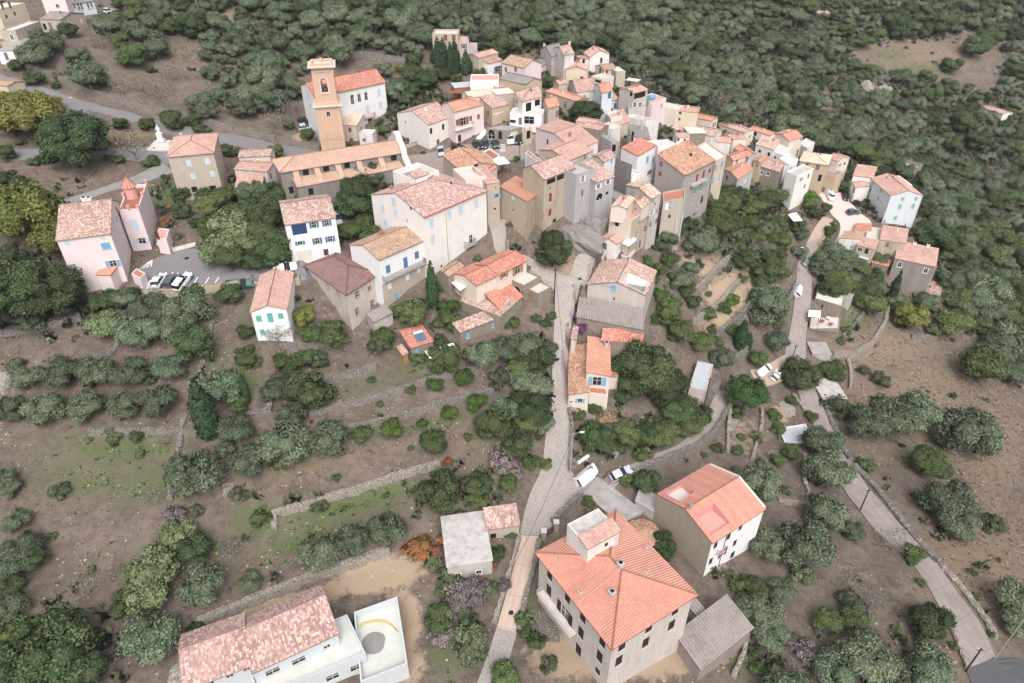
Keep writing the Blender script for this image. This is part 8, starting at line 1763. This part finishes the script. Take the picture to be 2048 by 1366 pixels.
T('d', 6, (550,690,200,1.15),(550,800,260,1.0),(620,760,180)); T('o', 6, (1410,680,200),(1520,985,190),(1600,905,140),(1690,690,250)); T('g', 6, (1430,1190,210),(1370,905,115),(1440,850,160),(1570,1080,130),(1640,660,120),(1740,1255,130)); T('d', 6, (1620,1150,130),(1520,600,120),(1600,560,130)); T('l', 6, (1840,1190,105),(1915,1130,95),(1730,1090,50),(1370,1090,120)); T('s', 6, (1270,850,110),(1330,980,80),(1330,1290,100),(240,1310,130),(430,1280,90),(540,1260,80),(1410,1040,50),(1320,740,60),(1255,660,80)); T('v', 6, (1610,450,100)); T('r', 6, (1590,480,70))
T('g', 7, (660,610,190),(720,560,150),(300,680,200),(250,610,130),(310,800,230),(720,900,190),(380,640,170),(950,630,120),(980,690,90),(560,660,150)); T('d', 7, (340,560,160),(440,560,160),(620,1120,230),(680,1010,200),(1180,500,110),(860,780,110),(720,1090,160),(480,1030,160)); T('l', 7, (930,560,120),(960,600,110),(530,750,130),(1090,810,90),(490,860,60)); T('s', 7, (1060,650,80),(1120,760,60),(1080,860,50),(460,700,70),(900,830,90),(100,1180,90),(240,1250,50),(410,1290,90),(340,1340,90),(760,790,60)); T('b', 7, (570,920,180),(760,1000,150),(690,560,180),(830,1080,110)); T('o', 7, (1050,1050,220),(1180,1000,200),(1100,950,180),(650,1300,260),(160,900,220),(870,960,110),(620,800,120),(880,850,90)); T('y', 7, (1140,1170,190)); T('m', 7, (110,690,70),(610,980,110)); T('d', 7, (1000,480,60)); T('r', 7, (900,750,60))
palm(q(7, 1190, 420), 34, 'small palm beside the rose roofed house near the paved forecourt', 3.0); palm(q(3, 1785, 665), 50, 'large feathery palm standing behind the eastern rows of houses', 4.5); palm(q(8, 850, 650), 28, 'low palm on the lawn beside the pink tower', 1.6)
T('D', 11, (930,520,520),(1110,660,360)); T('g', 11, (860,650,260)); T('d', 11, (780,740,120),(1190,820,200),(560,1040,260),(100,870,270),(60,500,260),(200,450,130)); T('g', 11, (830,1050,200),(1000,1050,220),(1290,900,240),(1250,800,180),(1210,250,230),(1380,330,200),(660,1080,200),(1120,100,210)); T('o', 11, (690,1000,160),(50,330,200),(110,680,250),(1530,450,190)); T('s', 11, (960,930,110),(1060,940,120),(450,870,120),(1380,650,70),(1680,1040,70),(1500,1130,100),(1800,1060,90),(1650,1150,90),(930,1180,150),(1400,1180,60),(1650,880,90),(200,180,90),(1500,320,100),(1450,220,90),(1600,230,140),(80,1230,150),(200,1250,110)); T('t', 11, (640,900,150),(720,920,100)); T('v', 11, (450,140,110),(470,220,100)); T('s', 11, (575,825,110,.8),(520,810,70,.8)); T('l', 11, (1250,800,90))
T('d', 5, (100,350,290),(60,470,180),(790,180,260),(760,300,260),(840,60,250),(760,20,220),(850,430,180),(200,560,130),(930,110,160),(700,260,150)); T('g', 5, (150,620,180),(200,700,150),(740,500,190),(1200,1110,250),(600,1240,230),(450,1260,180),(640,1290,150),(1080,1090,100),(1400,1160,110)); T('y', 5, (390,1110,190)); T('l', 5, (1460,1060,165),(980,1260,150)); T('b', 5, (210,1220,230)); T('d', 5, (1260,1040,130),(1410,1300,110)); T('g', 5, (1490,1150,180)); T('s', 5, (1680,690,60),(1350,1200,70),(1560,940,40)); cypress(q(5,1355,1050), q(5,1305,705), 27); T('s', 5, (1400,910,80))
T('D', 8, (250,180,500)); T('y', 8, (60,720,250),(120,830,180)); T('d', 8, (1000,545,145),(985,670,150),(1550,720,280),(1640,950,280),(1310,250,110),(1500,1020,200),(560,60,110)); T('f', 8, (1330,800,340),(1260,950,280),(1430,900,260)); T('g', 8, (1200,640,220),(920,60,140),(1300,580,180),(1080,760,80),(1110,110,80),(1650,265,120)); T('o', 8, (1490,540,210)); T('d', 8, (750,65,110)); T('b', 8, (650,230,260),(600,170,180)); T('B', 8, (1165,470,190)); T('s', 8, (780,330,110),(470,300,60),(560,310,60),(200,300,60),(880,440,70),(1370,260,80),(1660,1350,90)); T('r', 8, (905,640,70),(890,740,60),(860,760,60)); T('d', 8, (1330,1250,190,.6)); T('s', 8, (1060,1255,170),(40,330,60))
T('y', 1, (90,590,200),(190,640,260),(60,720,200),(290,610,140)); T('o', 1, (510,440,220),(840,180,200),(905,285,145),(610,160,140),(270,250,190),(200,330,180),(660,130,150),(450,320,130),(1160,600,170),(1200,650,120),(1460,560,200),(1560,580,180),(1400,620,160),(1540,480,200),(1560,390,200)); T('d', 1, (95,380,90),(390,175,110),(200,455,110),(320,490,60),(855,720,90),(240,240,110),(60,1060,180),(30,890,120),(1120,700,90)); T('b', 1, (580,230,150),(990,430,110),(820,500,100),(900,530,120),(1070,430,90),(700,500,130),(1380,640,110),(1600,690,170),(980,500,90),(1240,500,110),(1680,620,150),(940,580,110)); T('g', 1, (770,320,180),(1000,690,125),(1790,790,90),(700,250,120),(1680,730,70),(470,60,40)); T('s', 1, (880,410,60),(200,940,80),(120,830,60),(690,930,80),(870,950,90),(1150,745,60),(330,440,60),(1210,760,50))
cypress(q('A',150,690), q('A',135,110), 22); cypress(q('A',240,700), q('A',215,130), 24); cypress(q('A',430,740), q('A',390,170), 26); cypress(q('A',360,760), q('A',355,190), 15); cypress(q('A',620,760), q('A',590,320), 20); cypress(q('A',690,740), q('A',680,470), 10); cypress(q(2,745,200), q(2,740,110), 7); cypress(q(2,785,205), q(2,775,65), 8); cypress(q('A',50,560), q('A',40,350), 12)
T('d', 2, (880,350,180),(980,400,200),(790,430,160),(860,480,140),(1120,350,130),(890,230,140)); T('g', 2, (1230,370,90),(1040,330,120),(660,790,110),(880,330,120)); T('o', 2, (650,310,150),(740,480,180),(820,540,130),(480,80,200),(300,170,260),(100,60,150),(60,280,120)); T('y', 2, (780,300,90)); T('s', 2, (960,960,40),(900,840,90),(860,860,80),(1200,900,50),(1330,500,80),(1400,330,90),(1440,260,60),(1410,360,70))
T('D', 'B', (840,1170,540,.85)); T('g', 'B', (330,720,250),(60,600,140)); T('b', 'B', (1330,650,180)); T('l', 'B', (1790,1130,220,.7)); T('g', 'B', (1450,1140,120)); T('l', 'C', (1015,1190,110)); T('g', 'F', (180,300,150));
T('d', 'E', (1975,1060,120),(720,310,110),(400,1290,190),(850,1270,170),(1200,1290,170)); T('g', 'E', (280,60,110),(980,1240,110)); T('m', 'H', (1390,1120,130)); T('s', 'H', (790,730,60),(890,745,40),(1060,800,90),(1330,1200,100))
T('y', 4, (1950,650,60)); T('d', 4, (1745,275,150),(1860,190,120),(1960,190,110),(1610,375,120),(750,625,150),(990,505,105),(1545,145,170),(1310,165,150),(1980,420,130),(1830,560,90),(1700,700,180),(1690,650,110))
T('o', 0, (1700,560,44),(1745,580,46),(1760,520,38),(1690,530,40),(1930,610,60),(1950,560,56),(1900,560,50),(1990,700,70),(2030,750,60),(250,600,50),(60,640,60),(1010,820,60),(1040,760,56),(1010,700,60),(960,710,56),(1470,960,60),(1530,1240,50),(1560,1180,60),(1790,600,44))
T('g', 0, (1720,540,40),(1660,560,36),(700,460,44),(730,420,46),(480,430,60),(460,520,70),(430,470,70),(1050,850,60),(1065,800,50),(520,470,60),(1250,860,50),(1330,870,60),(1380,860,50)); T('d', 0, (540,480,60),(500,400,50),(660,480,50),(1080,830,50),(1350,820,70),(1400,830,50),(1290,870,60),(1750,555,40),(1640,580,30)); T('S', 0, (560,760,40),(900,700,40),(1000,760,50),(630,720,44),(760,690,50),(1100,700,36),(980,860,50),(1870,660,40),(1920,840,44),(1760,760,40),(1640,1010,50),(1600,1150,50),(1880,940,50),(1700,1200,50),(1980,1050,50),(1100,1330,40),(230,870,36),(120,980,44),(450,900,40),(300,760,30),(30,730,36),(640,1010,36),(720,870,36),(560,930,40))
T('y', 0, (60,235,120),(50,430,150),(120,475,110))
# --- woods: fill the rest by scattering over the ground between what already stands there
OCC = [(t[0].location.x, t[0].location.y, t[3] / 2 * (t[0].location.y * CT - (t[0].location.z - CZ) * ST) / F) for t in TREES]
def inpoly(p, poly):
 x, y = p; c = False; n = len(poly)
 for i in range(n):
  x0, y0 = poly[i]; x1, y1 = poly[i - 1]
  if (y0 > y) != (y1 > y) and x < (x1 - x0) * (y - y0) / (y1 - y0) + x0: c = not c
 return c
CELL = {}
def occ_add(x, y, r): CELL.setdefault((int(x // 8), int(y // 8)), []).append((x, y, r))
for o_ in OCC: occ_add(*o_)
def free(x, y, r, k=.80):
 for i in range(-1, 2):
  for j in range(-1, 2):
   for (a, b, c) in CELL.get((int(x // 8) + i, int(y // 8) + j), ()):
    if (a - x) ** 2 + (b - y) ** 2 < ((c + r) * k) ** 2: return False
 for h in HOUSES:
  dx, dy = x - h.P.x, y - h.P.y
  if abs(dx) > 30 or abs(dy) > 30: continue
  c, s = cos(h.rz), sin(h.rz); lx, ly = c * dx + s * dy, -s * dx + c * dy
  if -r * .7 < lx < h.A + r * .7 and -r * .7 < ly < h.B + r * .7: return False
 for (m, w) in ROADS:
  if (m.x - x) ** 2 + (m.y - y) ** 2 < (w + r * .6) ** 2: return False
 return True
WOODS = [
 ([(380,40),(420,-40),(1260,-40),(1235,95),(1150,86),(1090,82),(960,95),(930,60),(865,60),(830,110),(720,95),(600,112),(602,190),(560,235),(500,228),(440,200),(410,120)], (2.0, 4.6), 'oooodoS', 460),
 ([(1235,-40),(2120,-40),(2120,640),(2000,650),(1920,600),(1880,500),(1845,462),(1850,380),(1800,338),(1690,305),(1640,285),(1560,250),(1450,228),(1420,200),(1330,172),(1250,140)], (1.7, 4.8), 'ooodogSdbSo', 1700),
 ([(230,10),(330,-40),(420,-40),(380,60),(300,60)], (2.0, 3.2), 'dog', 30),
 ([(1880,560),(2100,640),(2100,760),(1960,700),(1880,640)], (2.5, 4.5), 'oog', 30),
 ([(1560,1250),(1800,1300),(1850,1400),(1500,1400)], (2.2, 3.6), 'oo', 20),
 ([(400,390),(560,380),(560,520),(420,470)], (1.6, 2.6), 'dgg', 25),
 ([(680,380),(750,370),(760,470),(690,500)], (1.8, 2.8), 'dd', 12),
 ([(0,430),(90,420),(110,500),(0,520)], (2.5, 4.0), 'yd', 10),
 ([(0,950),(60,980),(90,1080),(80,1160),(0,1250)], (2.0, 3.2), 'og', 14),
 ([(1380,400),(1560,400),(1580,470),(1560,560),(1500,540),(1420,470)], (1.4, 2.6), 'dggos', 60),
]
EXC = [[(1685,108),(1740,80),(1940,58),(1962,80),(2010,95),(2012,180),(1915,172),(1895,152),(1760,142)], [(1640,165),(1672,160),(1668,232),(1638,235)], [(1708,158),(1785,162),(1785,192),(1705,188)], [(1925,288),(1985,280),(1990,312),(1930,322)],
    [(1962,320),(1988,325),(1978,400),(1955,400)], [(1545,52),(1600,56),(1640,84),(1560,82)], [(1820,285),(1860,300),(1850,330),(1815,320)], [(440,10),(560,5),(560,28),(450,30)], [(520,8),(600,0),(610,14),(530,22)], [(1480,92),(1560,100),(1550,118),(1480,110)], [(1840,240),(1880,250),(1870,290),(1845,280)]]
RW = random.Random(11); nw = 0; WP = []
for poly, (r0, r1), kinds, cap in WOODS:
 x0, x1 = min(p[0] for p in poly), max(p[0] for p in poly); y0, y1 = min(p[1] for p in poly), max(p[1] for p in poly); miss = 0; n = 0
 while n < cap and miss < 420:
  p = (RW.uniform(x0, x1), y0 + (y1 - y0) * RW.random() ** 1.15)
  if not inpoly(p, poly) or any(inpoly(p, e) for e in EXC): miss += .25; continue
  k = RW.choice(kinds); r = RW.uniform(r0, r1) * (.55 if k in 'Ss' else 1)
  P = at(p, r * .7)
  if not free(P.x, P.y, r, .82 if p[1] < 700 else .9): miss += 1; continue
  zc_ = P.y * CT - (P.z - CZ) * ST; WP.append((2 * r * F / zc_ / .93, k, p, P, r)); occ_add(P.x, P.y, r); n += 1; miss = 0; nw += 1
FAM = {'o': 'olive_tree', 'd': 'oak_tree', 'D': 'oak_tree', 'S': 'shrub', 'm': 'shrub', 'r': 'shrub', 't': 'shrub', 's': 'bush', 'g': 'green_tree'}
cnt = {}
for t in TREES: f = FAM.get(t[1], t[1]); cnt[f] = cnt.get(f, 0) + 1
REST = {}
for (w_, k, p, P, r_) in sorted(WP, key=lambda a: -a[0]):
 f = FAM.get(k, k)
 if cnt.get(f, 0) < (285 if f != 'shrub' else 120): tree(k, p, w_); cnt[f] = cnt.get(f, 0) + 1
 else: REST.setdefault(k, []).append((P, r_))
def many(name, label, pts, crown):
 me = bpy.data.meshes.new(name); me.vertices.add(len(pts)); me.vertices.foreach_set('co', np.array([tuple(p) for p, r in pts], dtype=np.float32).ravel())
 v = np.random.RandomState(len(pts)); sc = np.array([[r, r, r * v.uniform(.85, 1.1)] for p, r in pts], dtype=np.float32); ro = np.array([[0, 0, v.uniform(0, 6.28)] for _ in pts], dtype=np.float32)
 for nm, ar in (('sc', sc), ('ro', ro)): a = me.attributes.new(nm, 'FLOAT_VECTOR', 'POINT'); a.data.foreach_set('vector', ar.ravel())
 me.materials.append(crown.data.materials[0]); o = link(name, me); ng = bpy.data.node_groups.new(name, 'GeometryNodeTree')
 ng.interface.new_socket('Geometry', in_out='INPUT', socket_type='NodeSocketGeometry'); ng.interface.new_socket('Geometry', in_out='OUTPUT', socket_type='NodeSocketGeometry')
 gi = ng.nodes.new('NodeGroupInput'); go = ng.nodes.new('NodeGroupOutput'); ob = ng.nodes.new('GeometryNodeObjectInfo'); ob.inputs['Object'].default_value = crown; ob.inputs['As Instance'].default_value = True
 ip = ng.nodes.new('GeometryNodeInstanceOnPoints'); ng.links.new(gi.outputs[0], ip.inputs['Points']); ng.links.new(ob.outputs['Geometry'], ip.inputs['Instance'])
 for nm, sk in (('sc', 'Scale'), ('ro', 'Rotation')):
  na = ng.nodes.new('GeometryNodeInputNamedAttribute'); na.data_type = 'FLOAT_VECTOR'; na.inputs['Name'].default_value = nm; ng.links.new(na.outputs['Attribute'], ip.inputs[sk])
 ng.links.new(ip.outputs[0], go.inputs[0]); md = o.modifiers.new('scatter', 'NODES'); md.node_group = ng; tag(o, label, 'woodland', kind='stuff')
STUFFN = {'o': ('olive_woods', 'grey-green olive woods farther off'), 'd': ('oak_woods', 'dark evergreen oak woods farther off'), 'S': ('maquis', 'dusty maquis shrubs between the far trees'), 'g': ('green_woods', 'fresher green trees farther off'), 's': ('far_bushes', 'green bushes between the far trees')}
for k, pts in REST.items():
 src = [t for t in TREES if t[1] == k]; vs = {}
 for t in src: c = [ch for ch in t[0].children if ch.name.startswith('crown')][0]; vs.setdefault(c.data.name, c)
 many(STUFFN[k][0], STUFFN[k][1], pts, list(vs.values())[0])
print('REST', {k: len(v) for k, v in REST.items()}, cnt)
# --- labels: each told by its place among its kind
LM = [('orange-roofed palazzo', 1230,1190), ('tall house with orange gable roof', 1420,1010), ('square concrete shed', 930,1080), ('new villa', 540,1270), ('cottage with orange tiles', 1180,750), ('white van on the yard', 1165,950), ('tallest white house', 870,440),
   ('house with turquoise shutters', 545,610), ('brown-roofed house', 680,600), ('pink house', 190,470), ('square grey-brown house', 390,320), ('bell tower', 645,210), ('white palazzo', 700,190), ('church', 690,310), ('village square', 990,290), ('fortified house', 900,80),
   ('lettered ochre house', 985,225), ('dark grey house', 1390,370), ('stone house with red shutters', 1110,380), ('restored stone house', 980,570), ('garden solar shed', 845,680), ('long corrugated barn roof', 1225,625), ('blue-grey terrace roof', 1395,750), ('tall retaining wall', 1475,720),
   ('flatbed truck', 1525,745), ('square slab-roofed hut', 1665,780), ('cream-roofed garage', 1660,590), ('derelict grey house', 1825,540), ('white-blue house', 1790,420), ('roofless ruin', 1820,330), ('paved forecourt', 1690,430), ('tan field with green patch', 1850,110), ('bare brown field', 1960,140),
   ('lone pink-roofed house', 1640,27), ('house at the right edge', 1985,222), ('pale rock outcrop', 1740,172), ('top left farmhouse', 40,80), ('memorial', 325,275), ('car park', 400,540), ('thick leaning cypress', 410,810), ('small stone staircase', 457,975), ('long pale-topped terrace wall', 710,985),
   ('boulder wall above the villa', 600,1170), ('blue-grey pool terrace', 1590,865), ('curved lawn wall', 1750,680), ('lower road bend', 1840,1130), ('asphalt patch', 1990,1350), ('corrugated barn', 1430,1260), ('white-grey rock at the left edge', 5,765), ('palm behind the eastern rows', 1457,230),
   ('upper end of the village', 1150,110), ('earthen track', 1640,460), ('gravel garden terrace', 1430,540), ('white terrace with pergola', 1345,430), ('farm building', 120,50), ('top edge of the picture', 700,0), ('top edge above the field', 1750,0), ('top edge above the village', 1250,0), ('dirt patch in the woods', 1590,70),
   ('bottom left corner', 0,1366), ('right edge below the woods', 2048,650), ('woodland clearing', 1655,200), ('winding footpath in the woods', 1970,360), ('eastern row of white houses', 1560,330), ('asphalt road', 200,220), ('grey side lane', 200,380), ('white van on the concrete road', 1588,585), ('grey car on the concrete road', 1608,527)]
ORD = ['', 'second ', 'third ', 'fourth ', 'fifth ', 'sixth ', 'seventh ', 'eighth ', 'ninth ', 'tenth ', 'eleventh ', 'twelfth ', 'thirteenth ', 'fourteenth ', 'fifteenth ', 'sixteenth ', 'seventeenth ', 'eighteenth ', 'nineteenth ', 'twentieth '] + [a + b for a in ('twenty-', 'thirty-') for b in ('first ', 'second ', 'third ', 'fourth ', 'fifth ', 'sixth ', 'seventh ', 'eighth ', 'ninth ')]
def side(dx, dy):
 if abs(dx) > abs(dy): return 'to the left of' if dx < 0 else 'to the right of'
 return 'above' if dy < 0 else 'below'
bykind = {}
for t in TREES: bykind.setdefault(NAMES[t[1]][2], []).append(t)
used_lab = set()
for desc, L in bykind.items():
 ranks = {}
 for li, (nm, lx, ly) in enumerate(LM):
  secs = {}
  for ti, t in enumerate(L):
   dx, dy = t[2][0] - lx, t[2][1] - ly; secs.setdefault(side(dx, dy), []).append((hypot(dx, dy), ti))
  for s_, arr in secs.items():
   arr.sort()
   for rk, (d, ti) in enumerate(arr[:34]): ranks.setdefault(ti, []).append((rk + d / 60, rk, nm, s_, d))
 for ti, t in enumerate(L):
  nm = NAMES[t[1]]; t[0]['category'] = nm[1]; t[0]['group'] = {'olive tree': 'olive trees of the slopes and woods', 'oak tree': 'evergreen oaks among the houses and woods', 'cypress': 'cypresses'}.get(nm[1], nm[1] + 's scattered over the hillside')
  c = sorted(ranks.get(ti, []))
  for _, rk, ln, s_, d in c:
   lab = '%s, %s %s the %s' % (desc, (ORD[rk] + 'nearest one').strip(), s_, ln)
   if len(lab.split()) <= 16 and lab not in used_lab: t[0]['label'] = lab; used_lab.add(lab); break
  else: t[0]['label'] = desc + ' deep in the woods beyond the village'; print('NOLABEL', desc, t[2])
print('TREES', len(TREES), 'woods', nw, {k: len(v) for k, v in bykind.items()})
# ---------------------------------------------------------------- low growth: tufts, weeds, leaf litter, small stones
def scatter(name, label, n, wfun, size, mat, seed, blades=5, hgt=.25, flat=False, solid=False):
 r = np.random.RandomState(seed); out = []
 m = 0; PX = r.uniform(-60, 2110, n * 6); PY = r.uniform(-10, 1400, n * 6)
 # sample in the ground plane: density is per area of ground
 jj = r.randint(0, ZZ.shape[0] - 1, n * 14); ii = r.randint(0, ZZ.shape[1] - 1, n * 14); fx = r.rand(n * 14); fy = r.rand(n * 14)
 u = PXU[jj, ii]; v = PYV[jj, ii]; ok = (u > -40) & (u < 2090) & (v > -20) & (v < 1390) & (wfun(jj, ii) > r.rand(n * 14))
 jj, ii, fx, fy = jj[ok][:n], ii[ok][:n], fx[ok][:n], fy[ok][:n]; n = len(jj)
 x = gx[ii] + fx * GS; y = gy[jj] + fy * GS
 z = (ZZ[jj, ii] * (1 - fx) + ZZ[jj, ii + 1] * fx) * (1 - fy) + (ZZ[jj + 1, ii] * (1 - fx) + ZZ[jj + 1, ii + 1] * fx) * fy
 # keep roads clear
 k = np.ones(n, bool)
 for (mm, w) in ROADS: k &= (x - mm.x) ** 2 + (y - mm.y) ** 2 > (w + .2) ** 2
 x, y, z = x[k], y[k], z[k]; n = len(x); s = size * (.5 + r.rand(n) * 1.0)
 if solid:
  B = np.array([(-1,-1,-.4),(1,-1,-.4),(1,1,-.4),(-1,1,-.4),(-.7,-.6,.6),(.7,-.7,.5),(.6,.7,.6),(-.6,.6,.7)]); Fq = np.array([(0,1,5,4),(1,2,6,5),(2,3,7,6),(3,0,4,7),(4,5,6,7)])
  a = r.rand(n) * 6.28; ca, sa = np.cos(a)[:, None], np.sin(a)[:, None]; bx = B[None, :, 0] * (.6 + .8 * r.rand(n))[:, None]; by = B[None, :, 1] * (.6 + .6 * r.rand(n))[:, None]
  V = np.stack([x[:, None] + (bx * ca - by * sa) * s[:, None], y[:, None] + (bx * sa + by * ca) * s[:, None], z[:, None] + B[None, :, 2] * s[:, None] * .7], -1).reshape(-1, 3)
  Fc = (Fq[None] + (np.arange(n) * 8)[:, None, None]).reshape(-1, 4); lv = np.repeat(r.rand(n), 8)
 else:
  a = r.rand(n, blades) * 6.28; off = r.normal(size=(n, blades, 2)) * s[:, None, None] * .5
  hx, hy = np.cos(a) * s[:, None] * .5, np.sin(a) * s[:, None] * .5; hh = hgt * s[:, None] / size * (.4 + .9 * r.rand(n, blades)); tl = r.normal(size=(n, blades, 2)) * s[:, None, None] * .35
  bx = x[:, None] + off[..., 0]; by = y[:, None] + off[..., 1]; bz = np.broadcast_to(z[:, None], bx.shape) - .03
  P = np.stack([np.stack([bx - hx, by - hy, bz], -1), np.stack([bx + hx, by + hy, bz], -1), np.stack([bx + hx * .6 + tl[..., 0], by + hy * .6 + tl[..., 1], bz + hh], -1), np.stack([bx - hx * .6 + tl[..., 0], by - hy * .6 + tl[..., 1], bz + hh * .9], -1)], 2)
  V = P.reshape(-1, 3); Fc = np.arange(len(V)).reshape(-1, 4); lv = np.repeat(r.rand(n * blades), 4)
 me = bpy.data.meshes.new(name); me.vertices.add(len(V)); me.vertices.foreach_set('co', V.astype(np.float32).ravel()); nf = len(Fc); me.loops.add(nf * 4); me.loops.foreach_set('vertex_index', Fc.astype(np.int32).ravel()); me.polygons.add(nf)
 me.polygons.foreach_set('loop_start', np.arange(0, nf * 4, 4, dtype=np.int32)); me.polygons.foreach_set('loop_total', np.full(nf, 4, dtype=np.int32)); me.update(calc_edges=True)
 at_ = me.attributes.new('lv', 'FLOAT', 'POINT'); at_.data.foreach_set('value', lv.astype(np.float32)); at_ = me.attributes.new('nv', 'FLOAT_VECTOR', 'POINT'); q_ = r.normal(size=(len(V), 3)) * .35 + [0, 0, 1]; at_.data.foreach_set('vector', q_.astype(np.float32).ravel()); me.materials.append(M[mat]); o = link(name, me); tag(o, label, name.replace('_', ' '), kind='stuff')
NZ1 = vnoise(XX, YY, 9.0, 21) + vnoise(XX, YY, 3.0, 22) * .6; NZ2 = vnoise(XX, YY, 12.0, 23) + vnoise(XX, YY, 2.5, 24) * .7
SAc = 1 - np.clip(SA, 0, 1); near = np.clip(1.4 - YY / 260, .15, 1)
scatter('weeds', 'bright green weeds spreading over the terraces', 16000, lambda j, i: np.clip(GR[j, i] * 1.6 + NZ1[j, i] * .5 - .35, 0, 1) * SAc[j, i], .34, 'l_weed', 1, 6, .22)
scatter('dry_grass', 'straw coloured dry grass over the slopes', 26000, lambda j, i: np.clip(.12 + DR[j, i] * .8 + NZ2[j, i] * .6, 0, 1) * SAc[j, i] * near[j, i], .30, 'l_dry', 2, 5, .20)
scatter('scrub', 'dark low scrub under and between the trees', 20000, lambda j, i: np.clip(SC[j, i] * 1.1 + np.maximum(NZ1[j, i], 0) * .12, 0, 1) * SAc[j, i], .75, 'l_scrub', 3, 12, .8)
scatter('undergrowth', 'mixed green undergrowth between the garden trees', 5000, lambda j, i: np.clip(SC[j, i] * .8 + GR[j, i] * .3 - .1, 0, 1) * SAc[j, i] * near[j, i], .5, 'l_green', 4, 9, .5)
scatter('loose_stones', 'small pale loose stones on the bare ground', 9000, lambda j, i: np.clip(.25 + NZ2[j, i], 0, 1) * near[j, i], .10, 'rubble', 5, solid=True)
